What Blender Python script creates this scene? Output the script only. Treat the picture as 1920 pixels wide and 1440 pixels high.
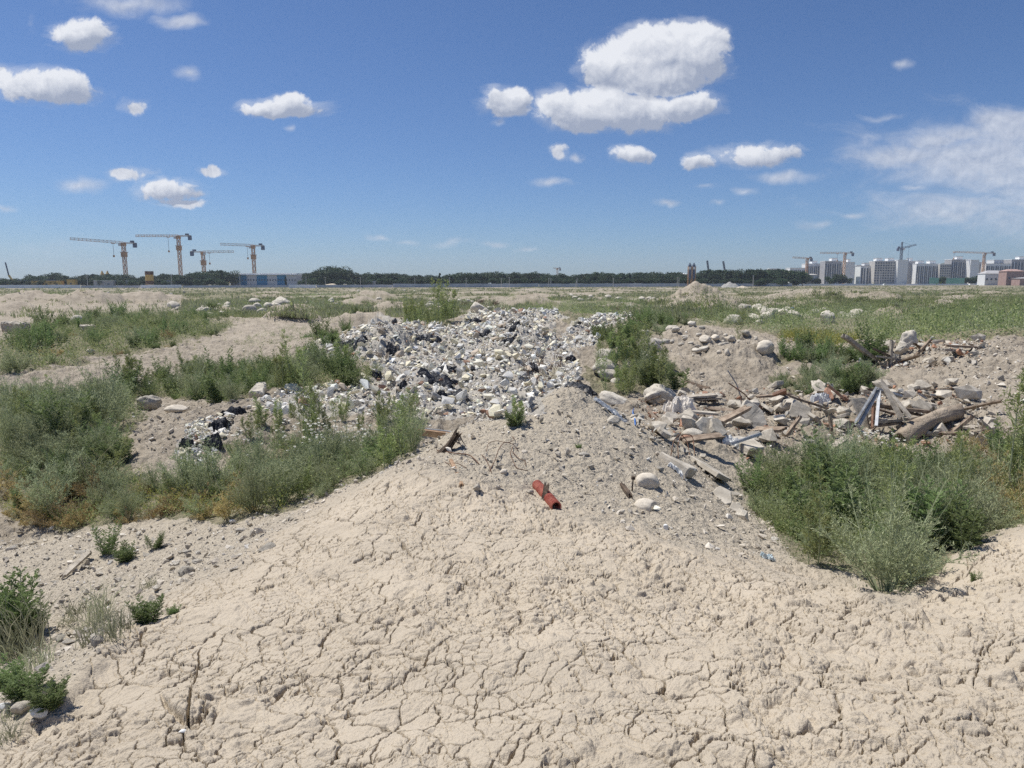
import bpy, bmesh, math, random
import numpy as np
from mathutils import Vector, Matrix, Euler

for o in list(bpy.data.objects):
    bpy.data.objects.remove(o)
SC = bpy.context.scene
COL = SC.collection
R = math.radians

# ------------------------------------------------------------------ camera
CAMZ = 3.3
FPX = 1331.0
PITCH = math.atan(190.0 / FPX)
ROLL = 0.0016
cam_d = bpy.data.cameras.new('camera')
cam = bpy.data.objects.new('camera', cam_d)
COL.objects.link(cam)
cam_d.sensor_width = 36.0
cam_d.lens = 36.0 * FPX / 1920.0
cam_d.clip_start = 0.05
cam_d.clip_end = 30000
_F = Vector((0, math.cos(PITCH), -math.sin(PITCH)))
_U0 = Vector((0, math.sin(PITCH), math.cos(PITCH)))
_R0 = Vector((1, 0, 0))
_RR = _R0 * math.cos(ROLL) - _U0 * math.sin(ROLL)
_UU = _R0 * math.sin(ROLL) + _U0 * math.cos(ROLL)
m = Matrix(((_RR.x, _UU.x, -_F.x, 0), (_RR.y, _UU.y, -_F.y, 0), (_RR.z, _UU.z, -_F.z, CAMZ), (0, 0, 0, 1)))
cam.matrix_world = m
SC.camera = cam
SC.render.resolution_x, SC.render.resolution_y = 1024, 768

# ------------------------------------------------------------------ light
SUN_EL, SUN_AZ = 64.0, -62.0           # azimuth from straight ahead, minus = left
sd = Vector((math.sin(R(SUN_AZ)) * math.cos(R(SUN_EL)), math.cos(R(SUN_AZ)) * math.cos(R(SUN_EL)), math.sin(R(SUN_EL))))
sun_d = bpy.data.lights.new('sun', 'SUN')
sun = bpy.data.objects.new('sun', sun_d)
COL.objects.link(sun)
sun_d.energy = 5.0
sun_d.angle = R(0.53)
sun_d.color = (1.0, 0.965, 0.90)
sun.rotation_euler = sd.to_track_quat('Z', 'Y').to_euler()
SC.view_settings.view_transform = 'Standard'
SC.view_settings.look = 'None'
SC.view_settings.exposure = 0.10
SC.view_settings.gamma = 1.0
SC.cycles.max_bounces = 6
SC.cycles.diffuse_bounces = 3
SC.cycles.glossy_bounces = 2
SC.cycles.transmission_bounces = 4
SC.cycles.transparent_max_bounces = 8
SC.cycles.volume_bounces = 0
SC.cycles.use_denoising = False
SC.cycles.denoising_input_passes = 'RGB_ALBEDO_NORMAL'
SC.cycles.denoising_prefilter = 'ACCURATE'
SC.cycles.sample_clamp_indirect = 6

# ------------------------------------------------------------------ sky with cumulus
world = bpy.data.worlds.new('World')
SC.world = world
world.use_nodes = True
wt = world.node_tree
wt.nodes.clear()

def mth(t, op, a, b=None, c=None, clamp=False):
    n = t.nodes.new('ShaderNodeMath')
    n.operation = op
    n.use_clamp = clamp
    for i, v in enumerate((a, b, c)):
        if v is None:
            continue
        if isinstance(v, (int, float)):
            n.inputs[i].default_value = v
        else:
            t.links.new(v, n.inputs[i])
    return n.outputs[0]

def vmt(t, op, a, b=None, c=None):
    n = t.nodes.new('ShaderNodeVectorMath')
    n.operation = op
    for i, v in enumerate((a, b, c)):
        if v is None:
            continue
        if isinstance(v, (tuple, list)):
            n.inputs[i].default_value = v
        else:
            t.links.new(v, n.inputs[i])
    return n.outputs['Value'] if op in ('LENGTH', 'DOT_PRODUCT') else n.outputs[0]

def sstep(t, x, a, b):
    n = t.nodes.new('ShaderNodeMapRange')
    n.interpolation_type = 'SMOOTHSTEP'
    t.links.new(x, n.inputs[0])
    n.inputs[1].default_value = a
    n.inputs[2].default_value = b
    n.inputs[3].default_value = 0
    n.inputs[4].default_value = 1
    return n.outputs[0]

def noise_node(t, vec, scale, detail=6, rough=0.55, dist=0.0):
    n = t.nodes.new('ShaderNodeTexNoise')
    n.inputs['Scale'].default_value = scale
    n.inputs['Detail'].default_value = detail
    n.inputs['Roughness'].default_value = rough
    n.inputs['Distortion'].default_value = dist
    if vec is not None:
        t.links.new(vec, n.inputs['Vector'])
    return n

sky = wt.nodes.new('ShaderNodeTexSky')
sky.sky_type = 'NISHITA'
sky.sun_disc = False
sky.sun_elevation = R(SUN_EL)
sky.sun_rotation = R(SUN_AZ)
sky.altitude = 1200
sky.air_density = 1.0
sky.dust_density = 1.0
sky.ozone_density = 4.0
tint = wt.nodes.new('ShaderNodeMix')
tint.data_type = 'RGBA'
tint.blend_type = 'MULTIPLY'
tint.inputs[0].default_value = 1.0
wt.links.new(sky.outputs[0], tint.inputs[6])
tint.inputs[7].default_value = (0.70, 0.85, 1.07, 1)
bg = wt.nodes.new('ShaderNodeBackground')
bg.inputs[1].default_value = 0.084
wt.links.new(tint.outputs[2], bg.inputs[0])
tc = wt.nodes.new('ShaderNodeTexCoord')
sx = wt.nodes.new('ShaderNodeSeparateXYZ')
wt.links.new(tc.outputs['Generated'], sx.inputs[0])
ypos = mth(wt, 'MAXIMUM', sx.outputs[1], 0.05)
front = sstep(wt, sx.outputs[1], 0.1, 0.3)
cu = mth(wt, 'DIVIDE', sx.outputs[0], ypos)
cv = mth(wt, 'DIVIDE', sx.outputs[2], ypos)
cx = wt.nodes.new('ShaderNodeCombineXYZ')
wt.links.new(cu, cx.inputs[0])
wt.links.new(cv, cx.inputs[1])
P = cx.outputs[0]
wn = noise_node(wt, P, 9.0, 4, 0.6)
warp = vmt(wt, 'MULTIPLY', vmt(wt, 'SUBTRACT', wn.outputs['Color'], (0.5, 0.5, 0.5)), (0.07, 0.04, 0.0))
PW = vmt(wt, 'ADD', P, warp)

def sky_uv(px, py):
    u = (px - 960) / FPX
    v = (720 - py) / FPX
    d = _RR * u + _UU * v + _F
    return d.x / d.y, d.z / d.y

BLOBS = [(250, 2, 150, 26, .5), (345, 36, 58, 17, .55), (150, 58, 72, 36, 1.15), (52, 35, 18, 26, .25), (84, 160, 100, 40, 1.25), (6, 148, 42, 28, .8),
         (250, 198, 42, 20, .8), (348, 136, 30, 20, .42), (530, 199, 96, 22, 1.2), (545, 188, 46, 24, 1.2), (478, 198, 36, 15, .9), (553, 243, 18, 13, .45),
         (140, 345, 72, 20, .55), (240, 328, 56, 15, .75), (315, 356, 68, 26, .95), (340, 378, 55, 12, .7), (393, 318, 40, 14, .75), (15, 397, 30, 10, .4),
         (1225, 112, 150, 66, 1.5), (1290, 85, 88, 52, 1.4), (1150, 125, 88, 48, 1.3), (1240, 152, 95, 32, 1.2), (1215, 70, 70, 34, 1.2), (1320, 120, 50, 40, 1.0),
         (1090, 208, 105, 44, 1.4), (1180, 205, 120, 44, 1.4), (1290, 198, 75, 30, 1.3), (1040, 190, 50, 36, 1.2), (1150, 180, 60, 26, 1.2),
         (945, 197, 60, 30, 1.1), (928, 184, 26, 20, 1.0), (975, 186, 26, 20, 1.0), (940, 228, 26, 9, .4),
         (1045, 280, 22, 20, .8), (1076, 293, 14, 13, .55), (1180, 289, 64, 20, 1.0), (1425, 294, 98, 27, 1.0), (1317, 307, 42, 18, .9),
         (1465, 337, 75, 16, .5), (1033, 342, 50, 14, .5), (1250, 377, 34, 11, .5), (1345, 382, 20, 9, .4), (1400, 363, 34, 11, .45), (1325, 350, 34, 9, .28),
         (1850, 300, 330, 110, .59), (1700, 288, 130, 38, .59), (1800, 250, 130, 40, .59), (1900, 222, 130, 40, .59), (1850, 330, 260, 60, .5), (1900, 240, 140, 48, .59), (1770, 262, 120, 36, .58), (1660, 295, 130, 40, .5), (1880, 290, 120, 36, .59), (1850, 385, 330, 80, .4),
         (1710, 352, 60, 12, .5), (1535, 421, 48, 11, .42), (1605, 412, 40, 9, .42), (1790, 385, 40, 12, .4), (1700, 123, 32, 11, .42), (1660, 210, 66, 9, .28),
         (720, 445, 30, 9, .33), (768, 452, 34, 8, .3), (852, 455, 52, 10, .36), (925, 456, 34, 9, .34), (990, 468, 34, 7, .3), (110, 462, 110, 26, .14)]
acc = None
wac = None
lsum = None
wsum = None
for (px, py, rx, ry, s) in BLOBS:
    u, v = sky_uv(px, py)
    iu, iv = FPX / rx, FPX / ry
    q = vmt(wt, 'MULTIPLY_ADD', PW, (iu, iv, 0), (-u * iu, -v * iv, 0))
    f = mth(wt, 'MULTIPLY_ADD', vmt(wt, 'LENGTH', q), -s, s)
    if s >= .6: acc = f if acc is None else mth(wt, 'MAXIMUM', acc, f)
    else: wac = f if wac is None else mth(wt, 'MAXIMUM', wac, f)
    if s >= .9:
        w = mth(wt, 'MAXIMUM', f, 0.0)
        dl = vmt(wt, 'DOT_PRODUCT', q, (-0.35, 1.0, 0))
        t_ = mth(wt, 'MULTIPLY', w, dl)
        lsum = t_ if lsum is None else mth(wt, 'ADD', lsum, t_)
        wsum = w if wsum is None else mth(wt, 'ADD', wsum, w)
n1 = noise_node(wt, P, 30.0, 12, 0.66, 0.35)
n2 = noise_node(wt, vmt(wt, 'ADD', P, (0.004, -0.008, 0)), 30.0, 12, 0.66, 0.35)
n3 = noise_node(wt, P, 5.0, 3, 0.5)
nn = mth(wt, 'MULTIPLY_ADD', mth(wt, 'SUBTRACT', n1.outputs[0], 0.5), 1.35, acc)
nn = mth(wt, 'MULTIPLY_ADD', mth(wt, 'SUBTRACT', n3.outputs[0], 0.5), 0.22, nn)
n4 = noise_node(wt, vmt(wt, 'MULTIPLY', P, (1.0, 2.2, 1.0)), 12.0, 8, 0.62, 0.8)
ww_ = mth(wt, 'MULTIPLY_ADD', mth(wt, 'SUBTRACT', n4.outputs[0], 0.5), 0.75, wac)
wisp = mth(wt, 'MULTIPLY', sstep(wt, ww_, 0.0, 0.55), 0.72)
wisp = mth(wt, 'MAXIMUM', wisp, mth(wt, 'MULTIPLY', sstep(wt, mth(wt, 'MULTIPLY_ADD', mth(wt, 'SUBTRACT', n4.outputs[0], 0.5), 1.5, acc), -0.05, 0.5), 0.36))
dens = mth(wt, 'MAXIMUM', sstep(wt, nn, 0.14, 0.46), wisp)
dens = mth(wt, 'MULTIPLY', dens, front)
dens = mth(wt, 'MULTIPLY', dens, 0.97)
loc = mth(wt, 'DIVIDE', lsum, mth(wt, 'ADD', wsum, 0.05))
relief_shade = mth(wt, 'MULTIPLY', mth(wt, 'SUBTRACT', n1.outputs[0], n2.outputs[0]), 1.6)  # billow shading painted from the noise slope
lit = mth(wt, 'ADD', mth(wt, 'MULTIPLY_ADD', loc, 1.35, 0.58), relief_shade, clamp=True)  # painted cloud shading: upper left sides go white, bases grey-blue
cr = wt.nodes.new('ShaderNodeMix')
cr.data_type = 'RGBA'
wt.links.new(lit, cr.inputs[0])
cr.inputs[6].default_value = (0.36, 0.41, 0.53, 1)
cr.inputs[7].default_value = (0.86, 0.88, 0.93, 1)
bg2 = wt.nodes.new('ShaderNodeBackground')
wt.links.new(cr.outputs[2], bg2.inputs[0])
bg2.inputs[1].default_value = 0.92
mx = wt.nodes.new('ShaderNodeMixShader')
wt.links.new(dens, mx.inputs[0])
wt.links.new(bg.outputs[0], mx.inputs[1])
wt.links.new(bg2.outputs[0], mx.inputs[2])
wo = wt.nodes.new('ShaderNodeOutputWorld')
wt.links.new(mx.outputs[0], wo.inputs[0])
world.cycles.sampling_method = 'MANUAL'
world.cycles.sample_map_resolution = 512

# ------------------------------------------------------------------ helpers: projection
def rayT(px, py):
    px = np.asarray(px, float)
    py = np.asarray(py, float)
    u = (px - 960) / FPX
    v = (720 - py) / FPX
    dx = _RR.x * u + _UU.x * v + _F.x
    dy = _RR.y * u + _UU.y * v + _F.y
    dz = _RR.z * u + _UU.z * v + _F.z
    return dx / dy, dz / dy

def at(px, py, Y):
    a, b = rayT(px, py)
    return Vector((float(a) * Y, Y, CAMZ + float(b) * Y))

def proj(X, Y, Z):
    Zc = Z - CAMZ
    d = _F.x * X + _F.y * Y + _F.z * Zc
    d = np.where(np.abs(d) < 1e-3, 1e-3, d)
    u = (_RR.x * X + _RR.y * Y + _RR.z * Zc) / d
    v = (_UU.x * X + _UU.y * Y + _UU.z * Zc) / d
    return 960 + u * FPX, 720 - v * FPX, d

# ------------------------------------------------------------------ helpers: numpy noise
def h2(ix, iy, seed):
    with np.errstate(over='ignore'):
        a = (ix.astype(np.int64) & 0xffffffff).astype(np.uint32)
        b = (iy.astype(np.int64) & 0xffffffff).astype(np.uint32)
        h = a * np.uint32(374761393) + b * np.uint32(668265263) + np.uint32((seed * 2246822519) & 0xffffffff)
        h = (h ^ (h >> np.uint32(13))) * np.uint32(1274126177)
        h = (h ^ (h >> np.uint32(16))) * np.uint32(2246822519)
        h = h ^ (h >> np.uint32(13))
    return h.astype(np.float64) / 4294967296.0

def pn(x, y, seed=0):
    ix = np.floor(x); iy = np.floor(y)
    fx = x - ix; fy = y - iy
    ux = fx * fx * fx * (fx * (fx * 6 - 15) + 10)
    uy = fy * fy * fy * (fy * (fy * 6 - 15) + 10)
    r = []
    for dx in (0, 1):
        for dy in (0, 1):
            a = h2(ix + dx, iy + dy, seed) * 2 * np.pi
            r.append(np.cos(a) * (fx - dx) + np.sin(a) * (fy - dy))
    a = r[0] + (r[2] - r[0]) * ux
    b = r[1] + (r[3] - r[1]) * ux
    return (a + (b - a) * uy) * 1.5

def fbm(x, y, seed=0, oc=4, g=0.5):
    s = 0; a = 1.0; t = 0
    for i in range(oc):
        s = s + a * pn(x, y, seed + i * 17)
        t += a
        a *= g
        x = x * 2.03 + 13.1; y = y * 2.03 + 7.7
    return s / t

def billow(x, y, seed=0, oc=4, g=0.5):
    s = 0; a = 1.0; t = 0
    for i in range(oc):
        s = s + a * np.sqrt(pn(x, y, seed + i * 17) ** 2 + 0.0006)
        t += a
        a *= g
        x = x * 1.97 + 3.1; y = y * 1.97 + 5.7
    return s / t

def voro(x, y, seed=0, jit=0.9):
    ix = np.floor(x); iy = np.floor(y)
    f1 = np.full(x.shape, 9.0); f2 = np.full(x.shape, 9.0); idv = np.zeros(x.shape)
    for dx in (-1, 0, 1):
        for dy in (-1, 0, 1):
            cx_ = ix + dx; cy_ = iy + dy
            px = cx_ + 0.5 + (h2(cx_, cy_, seed) - 0.5) * jit
            py = cy_ + 0.5 + (h2(cx_, cy_, seed + 91) - 0.5) * jit
            d = np.sqrt((px - x) ** 2 + (py - y) ** 2)
            n = d < f1
            f2 = np.where(n, f1, np.minimum(f2, d))
            idv = np.where(n, h2(cx_, cy_, seed + 7), idv)
            f1 = np.where(n, d, f1)
    return f1, f2, idv

def smooth(x, a, b):
    t = np.clip((x - a) / (b - a), 0, 1)
    return t * t * (3 - 2 * t)

# ------------------------------------------------------------------ helpers: objects
def tag(o, label=None, cat=None, group=None, kind=None):
    if label: o['label'] = label
    if cat: o['category'] = cat
    if group: o['group'] = group
    if kind: o['kind'] = kind
    return o

def empty(name, loc=(0, 0, 0), rot=(0, 0, 0), label=None, cat=None, group=None):
    o = bpy.data.objects.new(name, None)
    o.empty_display_size = 0.2
    o.location = loc
    o.rotation_euler = rot
    COL.objects.link(o)
    return tag(o, label, cat, group)

class MB:
    """collects numpy geometry"""
    def __init__(self):
        self.v = []; self.f = {3: [], 4: []}; self.m = {3: [], 4: []}; self.c = []; self.n = 0
    def add(self, v, f, mi=0, col=None):
        v = np.asarray(v, float)
        f = np.asarray(f, int)
        k = f.shape[1]
        self.v.append(v)
        self.f[k].append(f + self.n)
        self.m[k].append(np.full(len(f), mi, int))
        c = np.ones((len(v), 3)) if col is None else np.broadcast_to(np.asarray(col, float), (len(v), 3))
        self.c.append(c)
        self.n += len(v)
        return self
    def mesh(self, name, smooth_=False, col=False):
        me = bpy.data.meshes.new(name)
        V = np.concatenate(self.v) if self.v else np.zeros((0, 3))
        f3 = np.concatenate(self.f[3]) if self.f[3] else np.zeros((0, 3), int)
        f4 = np.concatenate(self.f[4]) if self.f[4] else np.zeros((0, 4), int)
        mi = np.concatenate([np.concatenate(self.m[k]) for k in (3, 4) if self.m[k]])
        nl = f3.size + f4.size
        me.vertices.add(len(V)); me.loops.add(nl); me.polygons.add(len(f3) + len(f4))
        me.vertices.foreach_set('co', V.astype(np.float32).ravel())
        me.loops.foreach_set('vertex_index', np.concatenate([f3.ravel(), f4.ravel()]).astype(np.int32))
        ls = np.concatenate([np.arange(len(f3)) * 3, f3.size + np.arange(len(f4)) * 4])
        me.polygons.foreach_set('loop_start', ls.astype(np.int32))
        me.polygons.foreach_set('material_index', mi.astype(np.int32))
        me.polygons.foreach_set('use_smooth', np.full(len(ls), smooth_, bool))
        if col:
            at_ = me.color_attributes.new('tone', 'FLOAT_COLOR', 'POINT')
            cc = np.concatenate([np.concatenate(self.c), np.ones((len(V), 1))], 1)
            at_.data.foreach_set('color', cc.astype(np.float32).ravel())
        me.update()
        return me
    def obj(self, name, mats, parent=None, smooth_=False, col=False):
        me = self.mesh(name, smooth_, col)
        for mm in (mats if isinstance(mats, (list, tuple)) else [mats]):
            me.materials.append(mm)
        o = bpy.data.objects.new(name, me)
        COL.objects.link(o)
        if parent: o.parent = parent
        return o

BOXF = np.array([(0, 1, 3, 2), (4, 6, 7, 5), (0, 4, 5, 1), (2, 3, 7, 6), (0, 2, 6, 4), (1, 5, 7, 3)])
def boxv(c, s, rot=None):
    v = np.array([(x, y, z) for x in (-.5, .5) for y in (-.5, .5) for z in (-.5, .5)]) * np.asarray(s, float)
    if rot is not None:
        v = v @ np.array(Euler(rot).to_matrix()).T
    return v + np.asarray(c, float)
def add_box(mb, c, s, rot=None, mi=0, col=None):
    return mb.add(boxv(c, s, rot), BOXF, mi, col)

def bar(mb, p, q, w=0.1, mi=0, h=None, col=None):
    p = np.asarray(p, float); q = np.asarray(q, float)
    d = q - p; L = np.linalg.norm(d)
    if L < 1e-6: return
    d /= L
    up = np.array((0, 0, 1.0)) if abs(d[2]) < .9 else np.array((0, 1.0, 0))
    s = np.cross(d, up); s /= np.linalg.norm(s)
    t = np.cross(s, d)
    h = h or w
    v = [p * (1 - e) + q * e + s * a * w / 2 + t * b * h / 2 for e in (0, 1) for a in (-1, 1) for b in (-1, 1)]
    mb.add(v, BOXF[:, ::-1], mi, col)

def tube(mb, pts, rad, n=8, mi=0, cap=True, col=None):
    pts = np.asarray(pts, float)
    rad = np.broadcast_to(np.asarray(rad, float), (len(pts),))
    tg = np.gradient(pts, axis=0)
    tg /= np.linalg.norm(tg, axis=1)[:, None] + 1e-9
    up = np.array((0.13, 0.27, 1.0)) if abs(tg[:, 2]).mean() < .8 else np.array((1.0, 0.2, 0.1))
    s = np.cross(tg, up); s /= np.linalg.norm(s, axis=1)[:, None] + 1e-9
    t = np.cross(s, tg)
    a = np.linspace(0, 2 * np.pi, n, endpoint=False)
    V = pts[:, None] + rad[:, None, None] * (np.cos(a)[None, :, None] * s[:, None] + np.sin(a)[None, :, None] * t[:, None])
    k = len(pts)
    i = np.arange(k - 1)[:, None] * n; j = np.arange(n)[None, :]
    F = np.stack([i + j, i + (j + 1) % n, i + n + (j + 1) % n, i + n + j], -1).reshape(-1, 4)
    V = V.reshape(-1, 3)
    if cap:
        V = np.concatenate([V, pts[:1], pts[-1:]])
        c0, c1 = k * n, k * n + 1
        F3 = [(c0, (x + 1) % n, x) for x in range(n)] + [(c1, (k - 1) * n + x, (k - 1) * n + (x + 1) % n) for x in range(n)]
        base = mb.n
        mb.add(V, F, mi, col)
        mb.f[3].append(np.array(F3) + base); mb.m[3].append(np.full(len(F3), mi, int))
    else:
        mb.add(V, F, mi, col)

# ------------------------------------------------------------------ materials
def newmat(name):
    m_ = bpy.data.materials.new(name)
    m_.use_nodes = True
    t = m_.node_tree
    t.nodes.clear()
    b = t.nodes.new('ShaderNodeBsdfPrincipled')
    o = t.nodes.new('ShaderNodeOutputMaterial')
    t.links.new(b.outputs[0], o.inputs[0])
    b.inputs['Roughness'].default_value = 0.9
    if 'Specular IOR Level' in b.inputs: b.inputs['Specular IOR Level'].default_value = 0.25
    return m_, t, b

def mixc(t, f, a, b, mode='MIX'):
    n = t.nodes.new('ShaderNodeMix')
    n.data_type = 'RGBA'
    n.blend_type = mode
    for s, v in ((0, f), (6, a), (7, b)):
        if isinstance(v, (int, float)):
            n.inputs[s].default_value = v
        elif isinstance(v, (tuple, list)):
            n.inputs[s].default_value = tuple(v)[:3] + (1,)
        else:
            t.links.new(v, n.inputs[s])
    return n.outputs[2]

def bump(t, b, h, dist=0.01, strength=1.0):
    n = t.nodes.new('ShaderNodeBump')
    n.inputs['Distance'].default_value = dist
    n.inputs['Strength'].default_value = strength
    t.links.new(h, n.inputs['Height'])
    t.links.new(n.outputs[0], b.inputs['Normal'])

def mat_rough(name, c1, c2, scale=8, bscale=40, bdist=0.01, rough=0.9, rnd=0.0, tone=False, coord='Object', metal=0.0):
    """mineral or wood-like surface: two colours mixed by noise, fine bump, optional per object and per vertex tone"""
    m_, t, b = newmat(name)
    tc_ = t.nodes.new('ShaderNodeTexCoord').outputs[coord]
    n = noise_node(t, tc_, scale, 5, 0.6)
    c = mixc(t, sstep(t, n.outputs[0], 0.35, 0.65), c1, c2)
    if rnd:
        oi = t.nodes.new('ShaderNodeObjectInfo')
        k = mth(t, 'MULTIPLY_ADD', oi.outputs['Random'], rnd, 1 - rnd * .5)
        hs = t.nodes.new('ShaderNodeHueSaturation')
        t.links.new(c, hs.inputs['Color'])
        t.links.new(k, hs.inputs['Value'])
        c = hs.outputs[0]
    if tone:
        a = t.nodes.new('ShaderNodeVertexColor')
        a.layer_name = 'tone'
        c = mixc(t, 1.0, c, a.outputs[0], 'MULTIPLY')
    t.links.new(c, b.inputs['Base Color'])
    b.inputs['Roughness'].default_value = rough
    b.inputs['Metallic'].default_value = metal
    if bdist:
        n2_ = noise_node(t, tc_, bscale, 6, 0.65)
        bump(t, b, n2_.outputs[0], bdist)
    return m_

def mat_leaf(name, c1, c2, trans=0.42, var=0.5):
    m_, t, b = newmat(name)
    g = t.nodes.new('ShaderNodeNewGeometry')
    oi = t.nodes.new('ShaderNodeObjectInfo')
    c = mixc(t, g.outputs['Random Per Island'], c1, c2)
    hs = t.nodes.new('ShaderNodeHueSaturation')
    t.links.new(c, hs.inputs['Color'])
    t.links.new(mth(t, 'MULTIPLY_ADD', oi.outputs['Random'], var, 1 - var * .5), hs.inputs['Value'])
    t.links.new(mth(t, 'MULTIPLY_ADD', oi.outputs['Random'], 0.03, 0.485), hs.inputs['Hue'])
    t.links.new(hs.outputs[0], b.inputs['Base Color'])
    b.inputs['Roughness'].default_value = 0.6
    tr = t.nodes.new('ShaderNodeBsdfTranslucent')
    t.links.new(hs.outputs[0], tr.inputs[0])
    ms = t.nodes.new('ShaderNodeMixShader')
    ms.inputs[0].default_value = trans
    t.links.new(b.outputs[0], ms.inputs[1])
    t.links.new(tr.outputs[0], ms.inputs[2])
    out = [x for x in t.nodes if x.type == 'OUTPUT_MATERIAL'][0]
    t.links.new(ms.outputs[0], out.inputs[0])
    return m_
# ------------------------------------------------------------------ terrain
CP = [  # pixel x, pixel y, distance ahead: where the ground lies
 (0,1440,2.6),(480,1440,2.35),(960,1440,2.2),(1440,1440,2.15),(1920,1440,2.1),
 (200,1300,3.1),(480,1250,3.2),(960,1250,3.0),(1440,1250,2.95),(1920,1250,2.85),
 (0,1330,3.15),(330,1120,4.55),(480,1100,4.5),(700,1100,4.2),(960,1100,4.05),(1300,1100,4.2),(1500,1090,4.6),(1920,1100,3.9),
 (520,1010,5.6),(700,960,5.6),(960,960,5.8),(1200,1000,5.5),(1400,1060,5.0),
 (800,885,6.6),(1030,930,6.4),(1210,940,6.6),(1212,893,7.2),
 (1060,748,9.2),(1000,775,8.9),(900,790,8.8),(820,830,8.3),(700,890,7.6),(600,950,7.0),(500,990,6.6),(400,1040,6.2),(250,1020,7.2),(100,1000,8.6),
 (0,1040,7.6),(150,1080,6.6),(0,1150,5.6),(60,1250,4.3),(200,1180,4.8),(1120,770,9.1),
 (1300,810,11),(1200,790,9.8),(1350,930,8),(1420,1000,6.8),(1480,1050,5.9),(1640,1135,4.9),(1760,1060,5.2),(1920,1000,5.5),
 (1500,860,11),(1500,740,15),(1700,860,11),(1700,740,15),(1900,870,10.5),(1900,735,13.6),(1850,640,19.5),(1930,622,21),(1650,660,20),(1400,690,18),(1350,735,15.5),
 (1300,630,23.5),(1440,650,21.5),(1200,645,22),(1150,745,14.5),(1500,640,29),(1800,630,32),
 (1500,600,48),(1700,600,48),(1300,600,46),(1600,580,73),(1300,580,73),(1850,580,73),(1500,560,120),(1800,560,120),(1200,560,120),
 (1000,560,120),(1000,575,82),(800,560,120),(500,560,120),(200,560,120),
 (800,800,12),(700,790,12.5),(600,770,13.5),(500,800,12),(400,850,10.5),(300,900,9.5),(550,870,10.7),
 (850,740,15),(700,700,17.5),(600,660,20.5),(700,625,24),(800,620,25),(900,680,19),(1000,640,22),(900,600,29),(1000,590,32),(1080,690,17.5),(1050,720,15.5),(1150,598,30),
 (250,780,14.5),(330,770,15),(450,720,19),(0,850,11.5),(0,770,15.5),(0,700,22),(300,690,23.5),(200,640,34),(450,620,42),(640,600,54),(0,600,54),(200,580,75)]
PTS = [tuple(at(*c)) for c in CP]
def raw(px, Y, z):
    a, _ = rayT(px, 700)
    PTS.append((float(a) * Y, Y, z))
for c in [(1000,11,.55),(850,10.5,.5),(1600,7.5,.35),(1800,8,.4),(1450,8.6,.45),(1000,39,.9),(700,33,.75),(1150,37,.8),(1150,24,1.0),(1120,12,.8),(1850,27,.9),(1350,28,.9),(1500,26,.85),
          (2100,5,1.4),(2300,9,1.2),(2300,20,1.2),(-200,3,1.0),(-300,5,.6),(-400,9,.2),(-300,20,.5),(-300,60,.5),(2300,60,.6),
          (200,60,.5),(960,60,.6)]: raw(*c)
for px in (-400, 100, 500, 900, 1300, 1700, 2300):
    for Y, z in ((200, .5), (450, .6), (1200, .8), (5000, .8)): raw(px, Y, z)
for px in (-800, 0, 960, 1920, 2700):
    raw(px, 1.2, 1.72); raw(px, 0.7, 1.72)
for th in (-80, 80):
    for r, z in ((1.5, 1.7), (4, 1.3), (9, .8), (30, .5), (150, .2), (1500, 0)):
        PTS.append((math.sin(R(th)) * r, math.cos(R(th)) * r, z))
PTS = np.array(PTS)
def tw(X, Y):
    Y = np.abs(Y)
    return np.arctan2(X, Y), np.log(np.sqrt(X * X + Y * Y) + 1e-6)
_t, _w = tw(PTS[:, 0], PTS[:, 1])
_Q = np.stack([_t, _w], 1)
def _phi(r2):
    return 0.5 * r2 * np.log(r2 + 1e-12)
_n = len(_Q)
_K = _phi(((_Q[:, None] - _Q[None]) ** 2).sum(-1)) + np.eye(_n) * 0.00015
_Pm = np.concatenate([np.ones((_n, 1)), _Q], 1)
_A = np.block([[_K, _Pm], [_Pm.T, np.zeros((3, 3))]])
_sol = np.linalg.solve(_A, np.concatenate([PTS[:, 2], np.zeros(3)]))
TG = np.linspace(-math.pi / 2, math.pi / 2, 361)
WG = np.linspace(math.log(0.5), math.log(7000), 481)
_gt, _gw = np.meshgrid(TG, WG, indexing='ij')
_g = np.stack([_gt.ravel(), _gw.ravel()], 1)
_Z = np.zeros(len(_g))
for i in range(0, len(_g), 20000):
    q = _g[i:i + 20000]
    _Z[i:i + 20000] = _phi(((q[:, None] - _Q[None]) ** 2).sum(-1)) @ _sol[:_n] + _sol[_n] + q @ _sol[_n + 1:]
_Z = _Z.reshape(len(TG), len(WG))

def base_h(X, Y):
    t, w = tw(X, Y)
    a = np.clip((t - TG[0]) / (TG[1] - TG[0]), 0, len(TG) - 1.001)
    b = np.clip((w - WG[0]) / (WG[1] - WG[0]), 0, len(WG) - 1.001)
    i = a.astype(int); j = b.astype(int); fa = a - i; fb = b - j
    z = (_Z[i, j] * (1 - fa) + _Z[i + 1, j] * fa) * (1 - fb) + (_Z[i, j + 1] * (1 - fa) + _Z[i + 1, j + 1] * fa) * fb
    return z * smooth(w, math.log(2800), math.log(1500))

# boundaries in the plan, given where they show in the picture
CLAYX = [-400,0,60,150,230,330,450,520,620,700,790,870,960,1060,1150,1250,1390,1500,1590,1640,1700,1760,1850,1920,2100,2500]
CLAYY = [1500,1425,1340,1265,1200,1112,1070,1012,945,905,884,915,930,962,990,1022,1062,1082,1098,1132,1138,1062,1025,1002,960,940]
HEAPS = [(.68, 9.3, .8, .7, 0, .16)]   # (x, y, rx, ry, rot, h)
def heap_px(px, pyb, d, wpx, h, ry=None):
    p = at(px, pyb, d)
    rx = wpx / 2 * d / FPX
    HEAPS.append((p.x, p.y, rx, ry or rx * .7, 0.0, h))
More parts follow.
